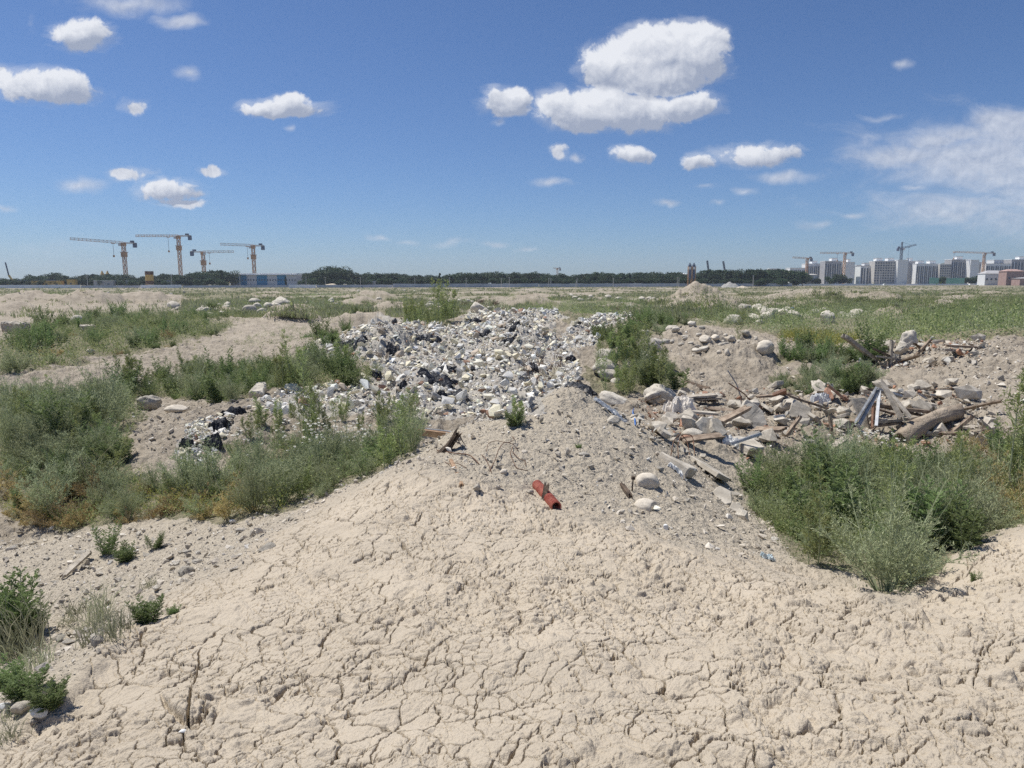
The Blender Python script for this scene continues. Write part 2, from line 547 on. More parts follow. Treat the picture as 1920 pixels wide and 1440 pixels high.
# far spoil heaps on the left, low humps over the field
for a in [(60,545,95,150,1.7),(170,545,92,140,1.9),(265,545,98,120,1.6),(20,560,72,120,.9),(120,562,70,140,.7),(320,548,105,80,1.0),
          (1310,548,110,110,2.6),(1345,552,100,90,1.2),(1545,548,95,130,1.8),(1400,556,85,160,.8),(1250,556,88,120,.9),
          (740,560,70,150,.9),(830,562,62,90,.8),(910,566,58,110,.9),(1180,562,60,70,.5),(680,556,85,100,.8),
          (1850,575,58,110,.6),(450,585,50,200,.35),(560,565,66,90,.5),(1020,552,120,160,.8),(690,600,41,190,1.0),(720,662,20.5,110,.45,1.6),(985,640,22.5,120,.5,1.8),(790,725,15.5,110,.3,1.2),(940,715,16.5,100,.3,1.2),(1390,690,18.5,120,.4,1.2),(1300,640,22,110,.35,1.5),(1830,690,16.5,150,.35,1.4),(790,588,46,120,.8),(640,618,36,80,.4),(1470,596,44,240,.35)]:
    heap_px(*a)

_rh = random.Random(8)
for _i in range(22):
    _py = _rh.choice([562, 570, 580, 592, 604])
    heap_px(_rh.choice([_rh.uniform(1240, 1920), _rh.uniform(1240, 1920), _rh.uniform(350, 800)]), _py, 2.9 * FPX / (_py - 527.5), _rh.uniform(70, 190), _rh.uniform(.5, 1.0))
for _i in range(34):
    _py = _rh.choice([546, 549, 553, 558, 565, 574, 584])
    heap_px(_rh.uniform(380, 1900), _py, (_py - 529.5) and 3.0 * FPX / (_py - 527.5), _rh.uniform(50, 170), _rh.uniform(.3, .9))
def masks(X, Y, Z):
    px, py, d = proj(X, Y, Z)
    front_ = Y > 0.4
    nb = fbm(X * 1.7, Y * 1.7, 5, 4) * 32
    by = np.interp(px, CLAYX, CLAYY)
    clay = smooth(py + nb - by, -30, 30)
    r = np.sqrt(X * X + Y * Y)
    clay = np.where(front_, clay, smooth(r, 8, 4))
    clay = np.maximum(clay, smooth(r, 2.6, 2.0)) * (r < 9)
    grav = (1 - clay) * smooth(r + fbm(X * .8, Y * .8, 9, 3) * 1.5, 11.5, 9.5)
    return clay, grav

def height(X, Y, detail=True):
    X = np.asarray(X, float); Y = np.asarray(Y, float)
    r = np.sqrt(X * X + Y * Y)
    z = base_h(X, Y)
    clay, grav = masks(X, Y, z)
    # general unevenness
    z = z + fbm(X * .35, Y * .35, 21, 4) * 0.22 * smooth(r, 7, 22) * smooth(r, 900, 200)
    z = z + fbm(X * 1.3, Y * 1.3, 22, 3) * 0.09 * smooth(r, 4, 12) * smooth(r, 200, 60)
    for (hx, hy, rx, ry, ro, hh) in HEAPS:
        dx = (X - hx) / rx; dy = (Y - hy) / ry
        q = dx * dx + dy * dy
        mk = q < 6
        if not mk.any(): continue
        qq = np.sqrt(q[mk]) + fbm(X[mk] / rx * 1.6, Y[mk] / ry * 1.6, int(abs(hx * 7 + hy)) % 97, 4) * .5
        z[mk] += hh * np.clip(1.15 - qq, 0, 1) ** .8 + hh * .1 * fbm(X[mk] * .7, Y[mk] * .7, 3, 3) * (qq < 1.15)
    if not detail:
        return z
    near = r < 60
    x = X[near]; y = Y[near]; c = clay[near]; g = grav[near]; rr = r[near]
    dz = np.zeros(x.shape)
    # soft swells on the crust
    dz += c * fbm(x * 1.1, y * 1.1, 31, 3) * 0.075
    wx = x + fbm(x * 3, y * 3, 41, 3) * .12; wy = y + fbm(x * 3, y * 3, 42, 3) * .12
    # rough crumb regions against smoother plates
    rough_ = smooth(fbm(x * .9 + 4, y * .9, 51, 3) + 0.10 * np.clip(x, -2, 2), -.30, .34)
    ro = 0.34 + 0.56 * rough_
    mk = c > 0.01
    X1, Y1, C1, RO = x[mk], y[mk], c[mk], ro[mk]
    WX = wx[mk]; WY = wy[mk]
    d1 = np.zeros(X1.shape)
    b = billow(WX * 3.2, WY * 3.2, 60, 2, .5)
    d1 += (np.minimum(b, .42) * 0.070 - 0.018) * RO
    b = billow(WX * 9, WY * 9, 61, 2, .55)
    d1 += (np.minimum(b, .36) * 0.040 - .01) * RO
    b = billow(WX * 25, WY * 25, 62, 2, .55)
    d1 += (np.minimum(b, .36) * 0.015) * (0.35 + .65 * RO)
    b = billow(WX * 62 + 3 + d1 * 45, WY * 62 + d1 * 60, 63, 2, .6)
    d1 += (np.minimum(b, .34) * 0.0085) * (0.4 + .6 * RO)
    pit_ = smooth(fbm(WX * 13, WY * 13, 64, 3), .15, .6)
    d1 -= pit_ * .015 * RO
    # scattered clods
    for (sc_, sd_, am, th) in ((5.0, 71, .030, .60), (11.0, 72, .018, .52), (24.0, 73, .008, .5)):
        f1, f2, iv = voro(WX * sc_, WY * sc_, sd_)
        s_ = .18 + .30 * iv
        t_ = np.clip(1 - (f1 / s_) ** 2, 0, 1) ** .75
        d1 += np.where((iv * 7.13) % 1 > th, t_, 0) * am * RO
    # pits with steep far sides
    f1, f2, iv = voro(WX * 3.4 + 9, WY * 4.6, 77)
    d1 -= np.where((iv * 5.7) % 1 > .62, smooth(f1, .30, .03), 0) * .026 * RO
    # shrinkage cracks: main net, secondary net, hairlines
    for (sc_, sd_, wd, dp, msk) in ((3.0, 81, .0058, .075, .03), (6.3, 82, .0040, .042, .02), (12.5, 83, .0034, .020, -.02)):
        ux = X1 + fbm(X1 * 5, Y1 * 5, sd_ + 3, 3) * .075 + fbm(X1 * 26, Y1 * 26, sd_ + 4, 3) * .016
        uy = Y1 + fbm(X1 * 5, Y1 * 5, sd_ + 5, 3) * .075 + fbm(X1 * 26, Y1 * 26, sd_ + 6, 3) * .016
        f1, f2, iv = voro(ux * sc_, uy * sc_, sd_, .95)
        e = (f2 - f1) / sc_ * .6
        mod = smooth(fbm(X1 * 2.1, Y1 * 2.1, sd_ + 8, 2), -.28 + msk, .25 + msk)
        ww = wd * (.35 + .65 * mod)
        d1 -= smooth(e, ww, ww * .35) * dp * mod
        d1 -= smooth(e, ww * 4.0, 0) * dp * .10 * mod
    dz[mk] += d1 * C1
    # the long open crack with the hollow under it
    px, py, _d = proj(x, y, z[near])
    cxp = np.interp(py, [1215, 1240, 1265, 1290, 1320, 1355, 1370], [374, 371, 366, 358, 357, 353, 352]) + fbm(py / 9, py * 0, 3, 2) * 4
    wpx = np.interp(py, [1205, 1222, 1300, 1355, 1368], [0, 1.5, 2.4, 3.0, 0])
    dz -= smooth(np.abs(px - cxp), wpx + .6, wpx - .9) * .09 * (wpx > .5)
    hy = 1352 - ((px - 355) / 52.0) ** 2 * 42 + fbm(px / 11, px * 0, 4, 3) * 7
    lip = smooth(np.abs(px - 350), 52, 36)
    dz -= smooth(py, hy - 8, hy + 8) * smooth(py, hy + 24, hy + 5) * .045 * lip
    dz += smooth(py, hy - 90, hy) * (py < hy) * .012 * lip
    # stony slopes and bare earth
    gn = billow(x * 6, y * 6, 91, 3, .6) * .05 + fbm(x * 17, y * 17, 92, 3) * .014
    cl = billow(wx * 2.6, wy * 2.6, 95, 3, .6) * .10
    e_ = (1 - c)
    dz += e_ * (g * (gn * .8 + cl * .45) + (1 - g) * (gn * 1.0 + cl * 1.5 + np.minimum(billow(wx * 1.1, wy * 1.1, 97, 2, .5), .4) * .22) * smooth(rr, 80, 40))
    z[near] += dz
    return z

# polar sheet, finest where the clay is close
th_d = np.linspace(R(-39.5), R(39.5), 1850)
th_s = np.linspace(R(39.5), R(180), 130)[1:]
TH = np.concatenate([-th_s[::-1], th_d, th_s[:-1]])
def rows(a, b, n): return np.exp(np.linspace(math.log(a), math.log(b), n, endpoint=False))
RA = np.concatenate([rows(.3, 1.9, 30), rows(1.9, 4.0, 470), rows(4.0, 8.0, 400), rows(8, 36, 540), rows(36, 200, 150), rows(200, 2900, 60), [2900.0]])
_a, _r = np.meshgrid(TH, RA, indexing='xy')
GX = (np.sin(_a) * _r).ravel(); GY = (np.cos(_a) * _r).ravel()
GZ = height(GX, GY)
nT, nR = len(TH), len(RA)
GZ2 = GZ.reshape(nR, nT)
_LR = np.log(RA)
def height(X, Y, detail=True):
    """height of the finished ground sheet"""
    X = np.asarray(X, float); Y = np.asarray(Y, float)
    a = np.clip(np.interp(np.arctan2(X, Y), TH, np.arange(nT)), 0, nT - 1.001)
    b = np.clip(np.interp(np.log(np.sqrt(X * X + Y * Y) + 1e-9), _LR, np.arange(nR)), 0, nR - 1.001)
    i = b.astype(int); j = a.astype(int); fb = b - i; fa = a - j
    return (GZ2[i, j] * (1 - fa) + GZ2[i, j + 1] * fa) * (1 - fb) + (GZ2[i + 1, j] * (1 - fa) + GZ2[i + 1, j + 1] * fa) * fb

def hz(x, y):
    return float(height(np.array([float(x)]), np.array([float(y)]))[0])

# ray against the ground, from picture positions to places on the ground
def ground(px, py, lo=2.0, hi=700.0):
    px = np.atleast_1d(np.asarray(px, float)); py = np.atleast_1d(np.asarray(py, float))
    a, b = rayT(px, py)
    Ys = np.exp(np.linspace(math.log(lo), math.log(hi), 520))
    res = np.full(px.shape, np.nan); left = np.arange(len(px)); pv = lo
    for Y in Ys:
        z = height(a[left] * Y, np.full(len(left), Y))
        hit = CAMZ + b[left] * Y <= z
        res[left[hit]] = (Y + pv) / 2
        left = left[~hit]
        pv = Y
        if not len(left): break
    return a * res, res

def on(px, py, dz=0.0, lo=2.0):
    x, y = ground(px, py, lo)
    x = float(x[0]); y = float(y[0])
    return Vector((x, y, hz(x, y) + dz)), y / FPX     # place, metres per full-size pixel

ii = np.arange(nR - 1)[:, None] * nT; jj = np.arange(nT)[None, :]
GF = np.stack([ii + jj, ii + nT + jj, ii + nT + (jj + 1) % nT, ii + (jj + 1) % nT], -1).reshape(-1, 4)
gb = MB()
gb.add(np.stack([GX, GY, GZ], 1), GF)
c0 = len(GX)
gb.add([(0, 0, hz(0.01, 0.3))], np.zeros((0, 3), int))
f3 = np.array([(c0, j, (j + 1) % nT) for j in range(nT)])
gb.f[3].append(f3[:, ::-1]); gb.m[3].append(np.zeros(nT, int))
me = gb.mesh('ground', True)
clay_, grav_ = masks(GX, GY, base_h(GX, GY))
def setattr_f(me, name, arr):
    a_ = me.attributes.new(name, 'FLOAT', 'POINT')
    v = np.zeros(len(me.vertices), np.float32); v[:len(arr)] = arr
    a_.data.foreach_set('value', v)
setattr_f(me, 'clay', clay_)
setattr_f(me, 'gravel', grav_)
# ------------------------------------------------------------------ vegetated and rubble areas (outlined where they show, laid on the ground)
VEG = {
 'track_edge': [(0,650),(60,618),(200,592),(400,588),(440,602),(425,625),(330,655),(210,675),(100,700),(0,715)],
 'left_bank': [(0,770),(200,742),(270,790),(240,860),(200,905),(0,905)],
 'strip': [(0,850),(0,815),(130,765),(300,715),(480,690),(580,675),(640,695),(710,718),(690,740),(590,745),(500,748),(440,768),(350,760),(270,752),(205,790),(195,830),(100,860)],
 'hollow': [(0,860),(180,830),(225,845),(250,895),(300,920),(345,905),(420,890),(440,872),(540,860),(700,852),(770,846),(785,858),(740,878),(640,925),(520,965),(420,988),(300,972),(250,980),(120,998),(40,1000),(0,960)],
 'stones_gap': [(1095,700),(1120,675),(1200,668),(1280,700),(1285,740),(1180,750),(1110,740)],
 'rear_gap': [(1110,655),(1130,632),(1180,612),(1290,600),(1290,615),(1240,640),(1150,660)],
 'bank': [(1440,742),(1450,718),(1600,706),(1645,722),(1620,745),(1500,752)],
 'pit': [(1405,905),(1450,890),(1600,885),(1750,885),(1960,890),(1990,960),(1920,985),(1850,1010),(1770,1055),(1720,1115),(1660,1125),(1600,1080),(1500,1060),(1450,1000),(1405,950)],
 'shelf': [(1440,692),(1500,660),(1640,664),(1640,690),(1500,698)],
 'back': [(1235,606),(1400,600),(1600,592),(1990,588),(1990,632),(1830,648),(1700,655),(1560,640),(1480,640),(1400,622),(1300,612)],
 'far_left': [(60,560),(140,552),(145,556),(70,566)],
 'mid': [(760,618),(790,600),(840,600),(850,618),(800,622)],
 'mid_b': [(960,582),(1060,570),(1200,575),(1300,590),(1120,600),(1070,620),(1050,600)],
}
RUB = {
 'pile': [(585,660),(640,640),(700,622),(780,612),(850,620),(880,600),(960,590),(1030,582),(1060,600),(1030,615),(1000,630),(1060,650),(1085,690),(1090,725),(1050,750),(1000,775),(930,795),(820,795),(700,795),(560,792),(470,775),(520,750),(640,730),(712,700),(690,690),(620,680)],
 'tail': [(1050,645),(1080,610),(1130,595),(1180,580),(1200,600),(1150,612),(1120,655),(1080,665)],
 'patch': [(335,880),(350,815),(400,788),(440,795),(415,850),(395,895),(350,900)],
}
DEB = [(1180,770),(1300,738),(1450,733),(1600,735),(1790,735),(1860,790),(1870,850),(1700,855),(1550,850),(1400,872),(1330,835),(1230,835)]
DEB2 = [(1580,690),(1640,650),(1750,645),(1860,655),(1840,700),(1700,705)]

def inpoly(px, py, poly):
    c = np.zeros(px.shape, bool)
    n = len(poly)
    for i in range(n):
        x1, y1 = poly[i]; x2, y2 = poly[(i + 1) % n]
        if y1 == y2: continue
        k = ((y1 > py) != (y2 > py)) & (px < (x2 - x1) * (py - y1) / (y2 - y1) + x1)
        c ^= k
    return c

_vz = base_h(GX, GY)
_px, _py, _d = proj(GX, GY, _vz)
_j = fbm(GX * 1.1, GY * 1.1, 8, 3)
_rr = np.sqrt(GX ** 2 + GY ** 2)
_px2 = _px + _j * 26; _py2 = _py + _j * 9
green = np.zeros(GX.shape)
for k, p in VEG.items():
    green = np.maximum(green, inpoly(_px2, _py2, p) * .85)
mead = smooth(_rr, 50, 75) * smooth(fbm(GX * .05, GY * .02, 15, 4) + .32, 0, .3)
mead = np.where((_px < 340) & (_rr < 170) & (_rr > 58), mead * .12, mead)
green = np.maximum(green, mead)
green *= (GY > 0)
_hm = np.zeros(GX.shape)
for (_hx, _hy, _rx, _ry, _ro, _hh) in HEAPS:
    _q = ((GX - _hx) / _rx) ** 2 + ((GY - _hy) / _ry) ** 2
    _hm = np.maximum(_hm, smooth(_q + _j * .8, .9, .35))
green *= (1 - _hm * .9)
rubm = np.zeros(GX.shape)
for k, p in RUB.items():
    rubm = np.maximum(rubm, inpoly(_px2, _py2, p) * 1.0)
rubm *= (GY > 0)
setattr_f(me, 'green', green)
setattr_f(me, 'rubble', rubm)

def ground_mat():
    m_, t, b = newmat('dry_earth')
    tc_ = t.nodes.new('ShaderNodeTexCoord').outputs['Object']
    def att(n):
        a = t.nodes.new('ShaderNodeAttribute'); a.attribute_name = n
        return a.outputs['Fac']
    nb = noise_node(t, tc_, 1.3, 8, 0.62)
    nf = noise_node(t, tc_, 45, 6, 0.7)
    ns = noise_node(t, tc_, 9, 5, 0.6)
    clayc = mixc(t, sstep(t, nb.outputs[0], .3, .72), (0.460, 0.393, 0.302), (0.545, 0.467, 0.362))
    clayc = mixc(t, sstep(t, nf.outputs[0], .35, .75), clayc, (0.51, 0.438, 0.343))
    grc = mixc(t, sstep(t, nf.outputs[0], .3, .7), (0.40, 0.345, 0.265), (0.53, 0.465, 0.368))
    grc = mixc(t, sstep(t, ns.outputs[0], .45, .7), grc, (0.43, 0.375, 0.295))
    dirt = mixc(t, sstep(t, nb.outputs[0], .35, .65), (0.40, 0.345, 0.272), (0.28, 0.238, 0.185))
    dirt = mixc(t, mth(t, 'MULTIPLY', sstep(t, ns.outputs[0], .45, .7), .6), dirt, (0.44, 0.385, 0.31))
    gc = mixc(t, sstep(t, ns.outputs[0], .3, .7), (0.13, 0.13, 0.07), (0.27, 0.235, 0.155))
    c = mixc(t, att('gravel'), dirt, grc)
    c = mixc(t, att('clay'), c, clayc)
    c = mixc(t, att('green'), c, gc)
    c = mixc(t, mth(t, 'MULTIPLY', att('rubble'), .85), c, (0.44, 0.41, 0.36))
    t.links.new(c, b.inputs['Base Color'])
    b.inputs['Roughness'].default_value = 0.95
    nv = noise_node(t, tc_, 120, 5, 0.7)
    hgt = mth(t, 'ADD', mth(t, 'MULTIPLY', nf.outputs[0], 0.012), mth(t, 'MULTIPLY', nv.outputs[0], 0.004))
    nm = noise_node(t, tc_, 5, 6, 0.7)
    hgt = mth(t, 'ADD', hgt, mth(t, 'MULTIPLY', nm.outputs[0], mth(t, 'MULTIPLY_ADD', att('clay'), -0.10, 0.10)))
    bump(t, b, hgt, 1.0, 1.0)
    return m_
me.materials.append(ground_mat())
g_ = bpy.data.objects.new('ground', me)
COL.objects.link(g_)
tag(g_, kind='structure')

# ------------------------------------------------------------------ shared materials
M = {}
M['stone'] = mat_rough('stone', (0.46, 0.415, 0.345), (0.60, 0.55, 0.465), 6, 35, .012, .9, .35)
M['cobble'] = mat_rough('river_stone', (0.52, 0.46, 0.375), (0.66, 0.59, 0.485), 5, 60, .004, .8, .25)
M['concrete'] = mat_rough('old_concrete', (0.37, 0.33, 0.27), (0.56, 0.505, 0.42), 5, 30, .004, .92, .25)
M['fragment'] = mat_rough('fragments', (0.86, 0.86, 0.86), (1.0, 1.0, 1.0), 9, 50, .008, .9, 0, True)
M['wood'] = mat_rough('weathered_wood', (0.17, 0.125, 0.09), (0.33, 0.26, 0.195), 10, 60, .006, .85, .4)
M['wood_grey'] = mat_rough('grey_wood', (0.27, 0.235, 0.19), (0.45, 0.40, 0.33), 10, 60, .006, .85, .3)
M['wood_dark'] = mat_rough('rotten_wood', (0.06, 0.045, 0.034), (0.17, 0.125, 0.09), 12, 50, .015, .9)
M['wood_fresh'] = mat_rough('brown_board', (0.27, 0.17, 0.10), (0.40, 0.27, 0.17), 8, 50, .003, .7)
M['log'] = mat_rough('log', (0.27, 0.215, 0.16), (0.41, 0.34, 0.26), 3, 25, .03, .9)
M['brick'] = mat_rough('brick', (0.30, 0.155, 0.10), (0.43, 0.275, 0.195), 9, 40, .006, .9, .4)
M['metal'] = mat_rough('grey_metal', (0.22, 0.225, 0.23), (0.38, 0.39, 0.40), 9, 50, .001, .6, .3, metal=.1)
M['white_paint'] = mat_rough('white_paint', (0.66, 0.66, 0.64), (0.78, 0.78, 0.76), 9, 50, .001, .6)
M['black_film'] = mat_rough('black_film', (0.018, 0.019, 0.024), (0.045, 0.047, 0.055), 9, 30, .01, .5)
M['cloth'] = mat_rough('pale_cloth', (0.66, 0.60, 0.52), (0.78, 0.73, 0.66), 6, 40, .01, .85)
M['orange_pipe'] = mat_rough('orange_plastic', (0.42, 0.12, 0.085), (0.55, 0.22, 0.155), 12, 60, .0005, .7)
M['rust'] = mat_rough('rusty_wire', (0.11, 0.055, 0.03), (0.20, 0.12, 0.08), 40, 90, .001, .8)
M['blue_plastic'] = mat_rough('blue_plastic', (0.06, 0.16, 0.45), (0.10, 0.24, 0.55), 10, 60, .001, .5)
M['film'] = mat_rough('clear_film', (0.50, 0.58, 0.60), (0.62, 0.70, 0.72), 10, 30, .01, .3)
M['leaf_grey'] = mat_leaf('grey_green_leaf', (0.285, 0.325, 0.175), (0.47, 0.50, 0.30))
M['leaf_mid'] = mat_leaf('mid_green_leaf', (0.245, 0.295, 0.105), (0.40, 0.44, 0.19))
M['leaf_dark'] = mat_leaf('dark_green_leaf', (0.135, 0.195, 0.072), (0.25, 0.32, 0.125))
M['leaf_dry'] = mat_leaf('ochre_dry_leaf', (0.38, 0.29, 0.13), (0.50, 0.40, 0.20))
M['leaf_yellow'] = mat_leaf('yellow_green_leaf', (0.30, 0.32, 0.07), (0.44, 0.43, 0.12))
M['grass'] = mat_leaf('grass_blade', (0.25, 0.265, 0.155), (0.42, 0.415, 0.28))
M['stem'] = mat_rough('green_stem', (0.26, 0.31, 0.17), (0.38, 0.41, 0.25), 10, 60, 0, .7, .2)
M['stem_dry'] = mat_rough('straw_stem', (0.42, 0.36, 0.22), (0.55, 0.47, 0.31), 10, 60, 0, .7, .2)
M['petal'] = mat_leaf('white_petal', (0.72, 0.72, 0.68), (0.82, 0.82, 0.80), .3, .05)
M['disc'] = mat_leaf('yellow_disc', (0.55, 0.40, 0.05), (0.65, 0.5, 0.08), .1, .05)
# ------------------------------------------------------------------ plants
def rvec(rng, n):
    v = rng.normal(size=(n, 3))
    return v / np.linalg.norm(v, axis=1)[:, None]

def leaves(mb, P, D, L, W, rng, mi):
    """one slender four-cornered leaf per row"""
    n = len(P)
    S = np.cross(D, rvec(rng, n)); S /= np.linalg.norm(S, axis=1)[:, None] + 1e-9
    L = np.broadcast_to(L, (n,))[:, None]; W = np.broadcast_to(W, (n,))[:, None]
    V = np.stack([P, P + D * L * .45 + S * W * .5, P + D * L, P + D * L * .45 - S * W * .5], 1).reshape(-1, 3)
    F = np.arange(n * 4).reshape(-1, 4)
    mb.add(V, F, mi)

def ribbons(mb, P, Q, w, rng, mi):
    """thin straight twigs"""
    n = len(P)
    D = Q - P
    S = np.cross(D, rvec(rng, n)); S /= np.linalg.norm(S, axis=1)[:, None] + 1e-9
    w = np.broadcast_to(w, (n,))[:, None]
    V = np.stack([P - S * w / 2, P + S * w / 2, Q + S * w / 4, Q - S * w / 4], 1).reshape(-1, 3)
    mb.add(V, np.arange(n * 4).reshape(-1, 4), mi)

def curve_pts(b, d, L, bend, rng, k=7):
    t = np.linspace(0, 1, k)[:, None]
    side = rng.normal(size=3) * bend
    p = b + d * L * t + side * L * t * t * .5 + np.array((0, 0, -.12)) * L * t * t
    return p

def fuzzy_weed(seed, h=.75, r=.45, nst=26, ntw=26, nlf=9, ll=.022, lw=.006):
    rng = np.random.default_rng(seed)
    mb = MB()
    TP, TQ = [], []
    for i in range(nst):
        a = rng.uniform(0, 2 * np.pi); sp = rng.uniform(0, 1) ** .7
        d = np.array((math.cos(a) * sp * r / h * 1.1, math.sin(a) * sp * r / h * 1.1, 1.0)); d /= np.linalg.norm(d)
        L = h * rng.uniform(.65, 1.12) * (1 - .25 * sp)
        b = np.array((math.cos(a), math.sin(a), 0)) * .05 * sp
        p = curve_pts(b, d, L, .25, rng)
        tube(mb, p, np.linspace(.0045, .0012, len(p)), 3, 0, False)
        tt = rng.uniform(.12, 1, ntw) ** .8
        pp = np.stack([np.interp(tt, np.linspace(0, 1, len(p)), p[:, j]) for j in range(3)], 1)
        dd = d * .7 + rvec(rng, ntw) * .8 + np.array((0, 0, .25)); dd /= np.linalg.norm(dd, axis=1)[:, None]
        TP.append(pp); TQ.append(pp + dd * (h * rng.uniform(.10, .28, ntw) * (1.15 - tt * .7))[:, None])
    TP = np.concatenate(TP); TQ = np.concatenate(TQ)
    ribbons(mb, TP, TQ, .0032, rng, 0)
    n = len(TP)
    m_ = 12
    a = rng.uniform(0, 6.28, m_); s_ = rng.uniform(0, .9, m_)
    e = np.stack([np.cos(a) * s_ * r, np.sin(a) * s_ * r, h * rng.uniform(.9, 1.3, m_)], 1)
    ribbons(mb, e * .3, e, .0032, rng, 0)
    for k in range(nlf):
        s = rng.uniform(.15, 1.0, n)[:, None]
        D = (TQ - TP); D /= np.linalg.norm(D, axis=1)[:, None]
        D = D * .8 + rvec(rng, n) * .7; D /= np.linalg.norm(D, axis=1)[:, None]
        leaves(mb, TP * (1 - s) + TQ * s, D, ll * rng.uniform(.6, 1.4, n), lw, rng, 1)
    return mb

def leafy_weed(seed, h=.7, nst=9, nlv=26, pin=9, sp=.45, ll=.12):
    """upright stems with divided, feather-shaped leaves"""
    rng = np.random.default_rng(seed)
    mb = MB()
    for i in range(nst):
        a = rng.uniform(0, 2 * np.pi); s_ = rng.uniform(0, 1) ** .6 * sp
        d = np.array((math.cos(a) * s_, math.sin(a) * s_, 1.0)); d /= np.linalg.norm(d)
        L = h * rng.uniform(.6, 1.05)
        p = curve_pts(np.array((math.cos(a), math.sin(a), 0)) * .06, d, L, .12, rng)
        tube(mb, p, np.linspace(.006, .002, len(p)), 4, 0, False)
        tt = np.linspace(.10, 1, nlv)
        pp = np.stack([np.interp(tt, np.linspace(0, 1, len(p)), p[:, j]) for j in range(3)], 1)
        az = np.arange(nlv) * 2.4 + rng.uniform(0, 6)
        out = np.stack([np.cos(az), np.sin(az), .55 + .5 * tt], 1); out /= np.linalg.norm(out, axis=1)[:, None]
        LL = ll * (1.15 - .75 * tt) * rng.uniform(.8, 1.2, nlv)
        q = pp + out * LL[:, None] + np.array((0, 0, -.2)) * LL[:, None]
        ribbons(mb, pp, q, .004, rng, 1)
        side = np.cross(out, (0, 0, 1.0)); side /= np.linalg.norm(side, axis=1)[:, None]
        for k in range(pin):
            f = (k + 1) / pin
            base = pp + (q - pp) * f
            for sg in (-1, 1):
                D = side * sg * .8 + (q - pp) / LL[:, None] * .7 + rvec(rng, nlv) * .25
                D /= np.linalg.norm(D, axis=1)[:, None]
                leaves(mb, base, D, LL * .42 * math.sin(f * 2.6 + .3), .009, rng, 1)
    return mb

def spire_weed(seed, h=1.3, nst=3, nbr=46, lean=.10):
    """tall narrow stalks, short side shoots with narrow leaves all the way up"""
    rng = np.random.default_rng(seed)
    mb = MB()
    for i in range(nst):
        a = rng.uniform(0, 2 * np.pi)
        d = np.array((math.cos(a) * lean, math.sin(a) * lean, 1.0)); d /= np.linalg.norm(d)
        L = h * (1 if i == 0 else rng.uniform(.55, .9))
        p = curve_pts(np.array((math.cos(a), math.sin(a), 0)) * .05 * i, d, L, .08, rng, 9)
        tube(mb, p, np.linspace(.009, .002, len(p)), 5, 0, False)
        tt = np.sort(rng.uniform(.06, 1, nbr))
        pp = np.stack([np.interp(tt, np.linspace(0, 1, len(p)), p[:, j]) for j in range(3)], 1)
        az = rng.uniform(0, 6.28, nbr)
        out = np.stack([np.cos(az), np.sin(az), np.full(nbr, .9)], 1); out /= np.linalg.norm(out, axis=1)[:, None]
        BL = .24 * L / 1.3 * (1.1 - tt * .95) * rng.uniform(.6, 1.2, nbr) + .02
        q = pp + out * BL[:, None]
        ribbons(mb, pp, q, .004, rng, 0)
        for k in range(16):
            s = rng.uniform(.1, 1.05, nbr)[:, None]
            D = out + rvec(rng, nbr) * .9; D /= np.linalg.norm(D, axis=1)[:, None]
            leaves(mb, pp * (1 - s) + q * s, D, rng.uniform(.025, .06, nbr), .009, rng, 1)
    return mb

def tuft(seed, h=.32, n=70, sp=.5, w=.006):
    rng = np.random.default_rng(seed)
    mb = MB()
    a = rng.uniform(0, 6.28, n); s_ = rng.uniform(0, 1, n) ** .7 * sp
    D = np.stack([np.cos(a) * s_, np.sin(a) * s_, np.ones(n)], 1); D /= np.linalg.norm(D, axis=1)[:, None]
    P = np.stack([rng.normal(size=n) * .05, rng.normal(size=n) * .05, np.zeros(n)], 1)
    L = h * rng.uniform(.45, 1.15, n)
    S = np.cross(D, rvec(rng, n)); S /= np.linalg.norm(S, axis=1)[:, None]
    Q = P + D * L[:, None] * .6
    D2 = D + np.stack([np.cos(a), np.sin(a), np.full(n, -.6)], 1) * .45
    T = Q + D2 * L[:, None] * .4
    W = w / 2
    V = np.stack([P - S * W, P + S * W, Q + S * W * .8, Q - S * W * .8, T, T], 1)[:, :5].reshape(-1, 3)
    b = np.arange(n)[:, None] * 5
    mb.add(V, np.concatenate([b + 0, b + 1, b + 2, b + 3], 1), 1)
    base = mb.n - len(V)
    mb.f[3].append(np.concatenate([b + 3, b + 2, b + 4], 1) + base); mb.m[3].append(np.full(n, 1, int))
    return mb

def flower_heads(seed, n, spread, h0, h1, r=.021):
    rng = np.random.default_rng(seed)
    mb = MB(); dd = MB(); st = MB()
    P = np.stack([rng.normal(size=n) * spread, rng.normal(size=n) * spread, rng.uniform(h0, h1, n)], 1)
    base = P.copy(); base[:, 2] = h0 * .2; base[:, :2] *= .8
    ribbons(st, base, P, .003, rng, 0)
    up = rvec(rng, n) * .45 + np.array((0, 0, 1.0)); up /= np.linalg.norm(up, axis=1)[:, None]
    s = np.cross(up, (1.0, .1, 0)); s /= np.linalg.norm(s, axis=1)[:, None]; t = np.cross(up, s)
    for k in range(9):
        a = k * 2 * np.pi / 9
        D = s * math.cos(a) + t * math.sin(a)
        S = -s * math.sin(a) + t * math.cos(a)
        V = np.stack([P + D * .004, P + D * r * .7 + S * r * .28, P + D * r, P + D * r * .7 - S * r * .28], 1).reshape(-1, 3)
        mb.add(V, np.arange(n * 4).reshape(-1, 4), 0)
    for a in (0, 1.05, 2.1):
        V = np.stack([P + up * .003 + (s * math.cos(a + q) + t * math.sin(a + q)) * .006 for q in (0, 1.57, 3.14, 4.71)], 1).reshape(-1, 3)
        dd.add(V + 0.0004 * a, np.arange(n * 4).reshape(-1, 4), 0)
    return mb, dd, st

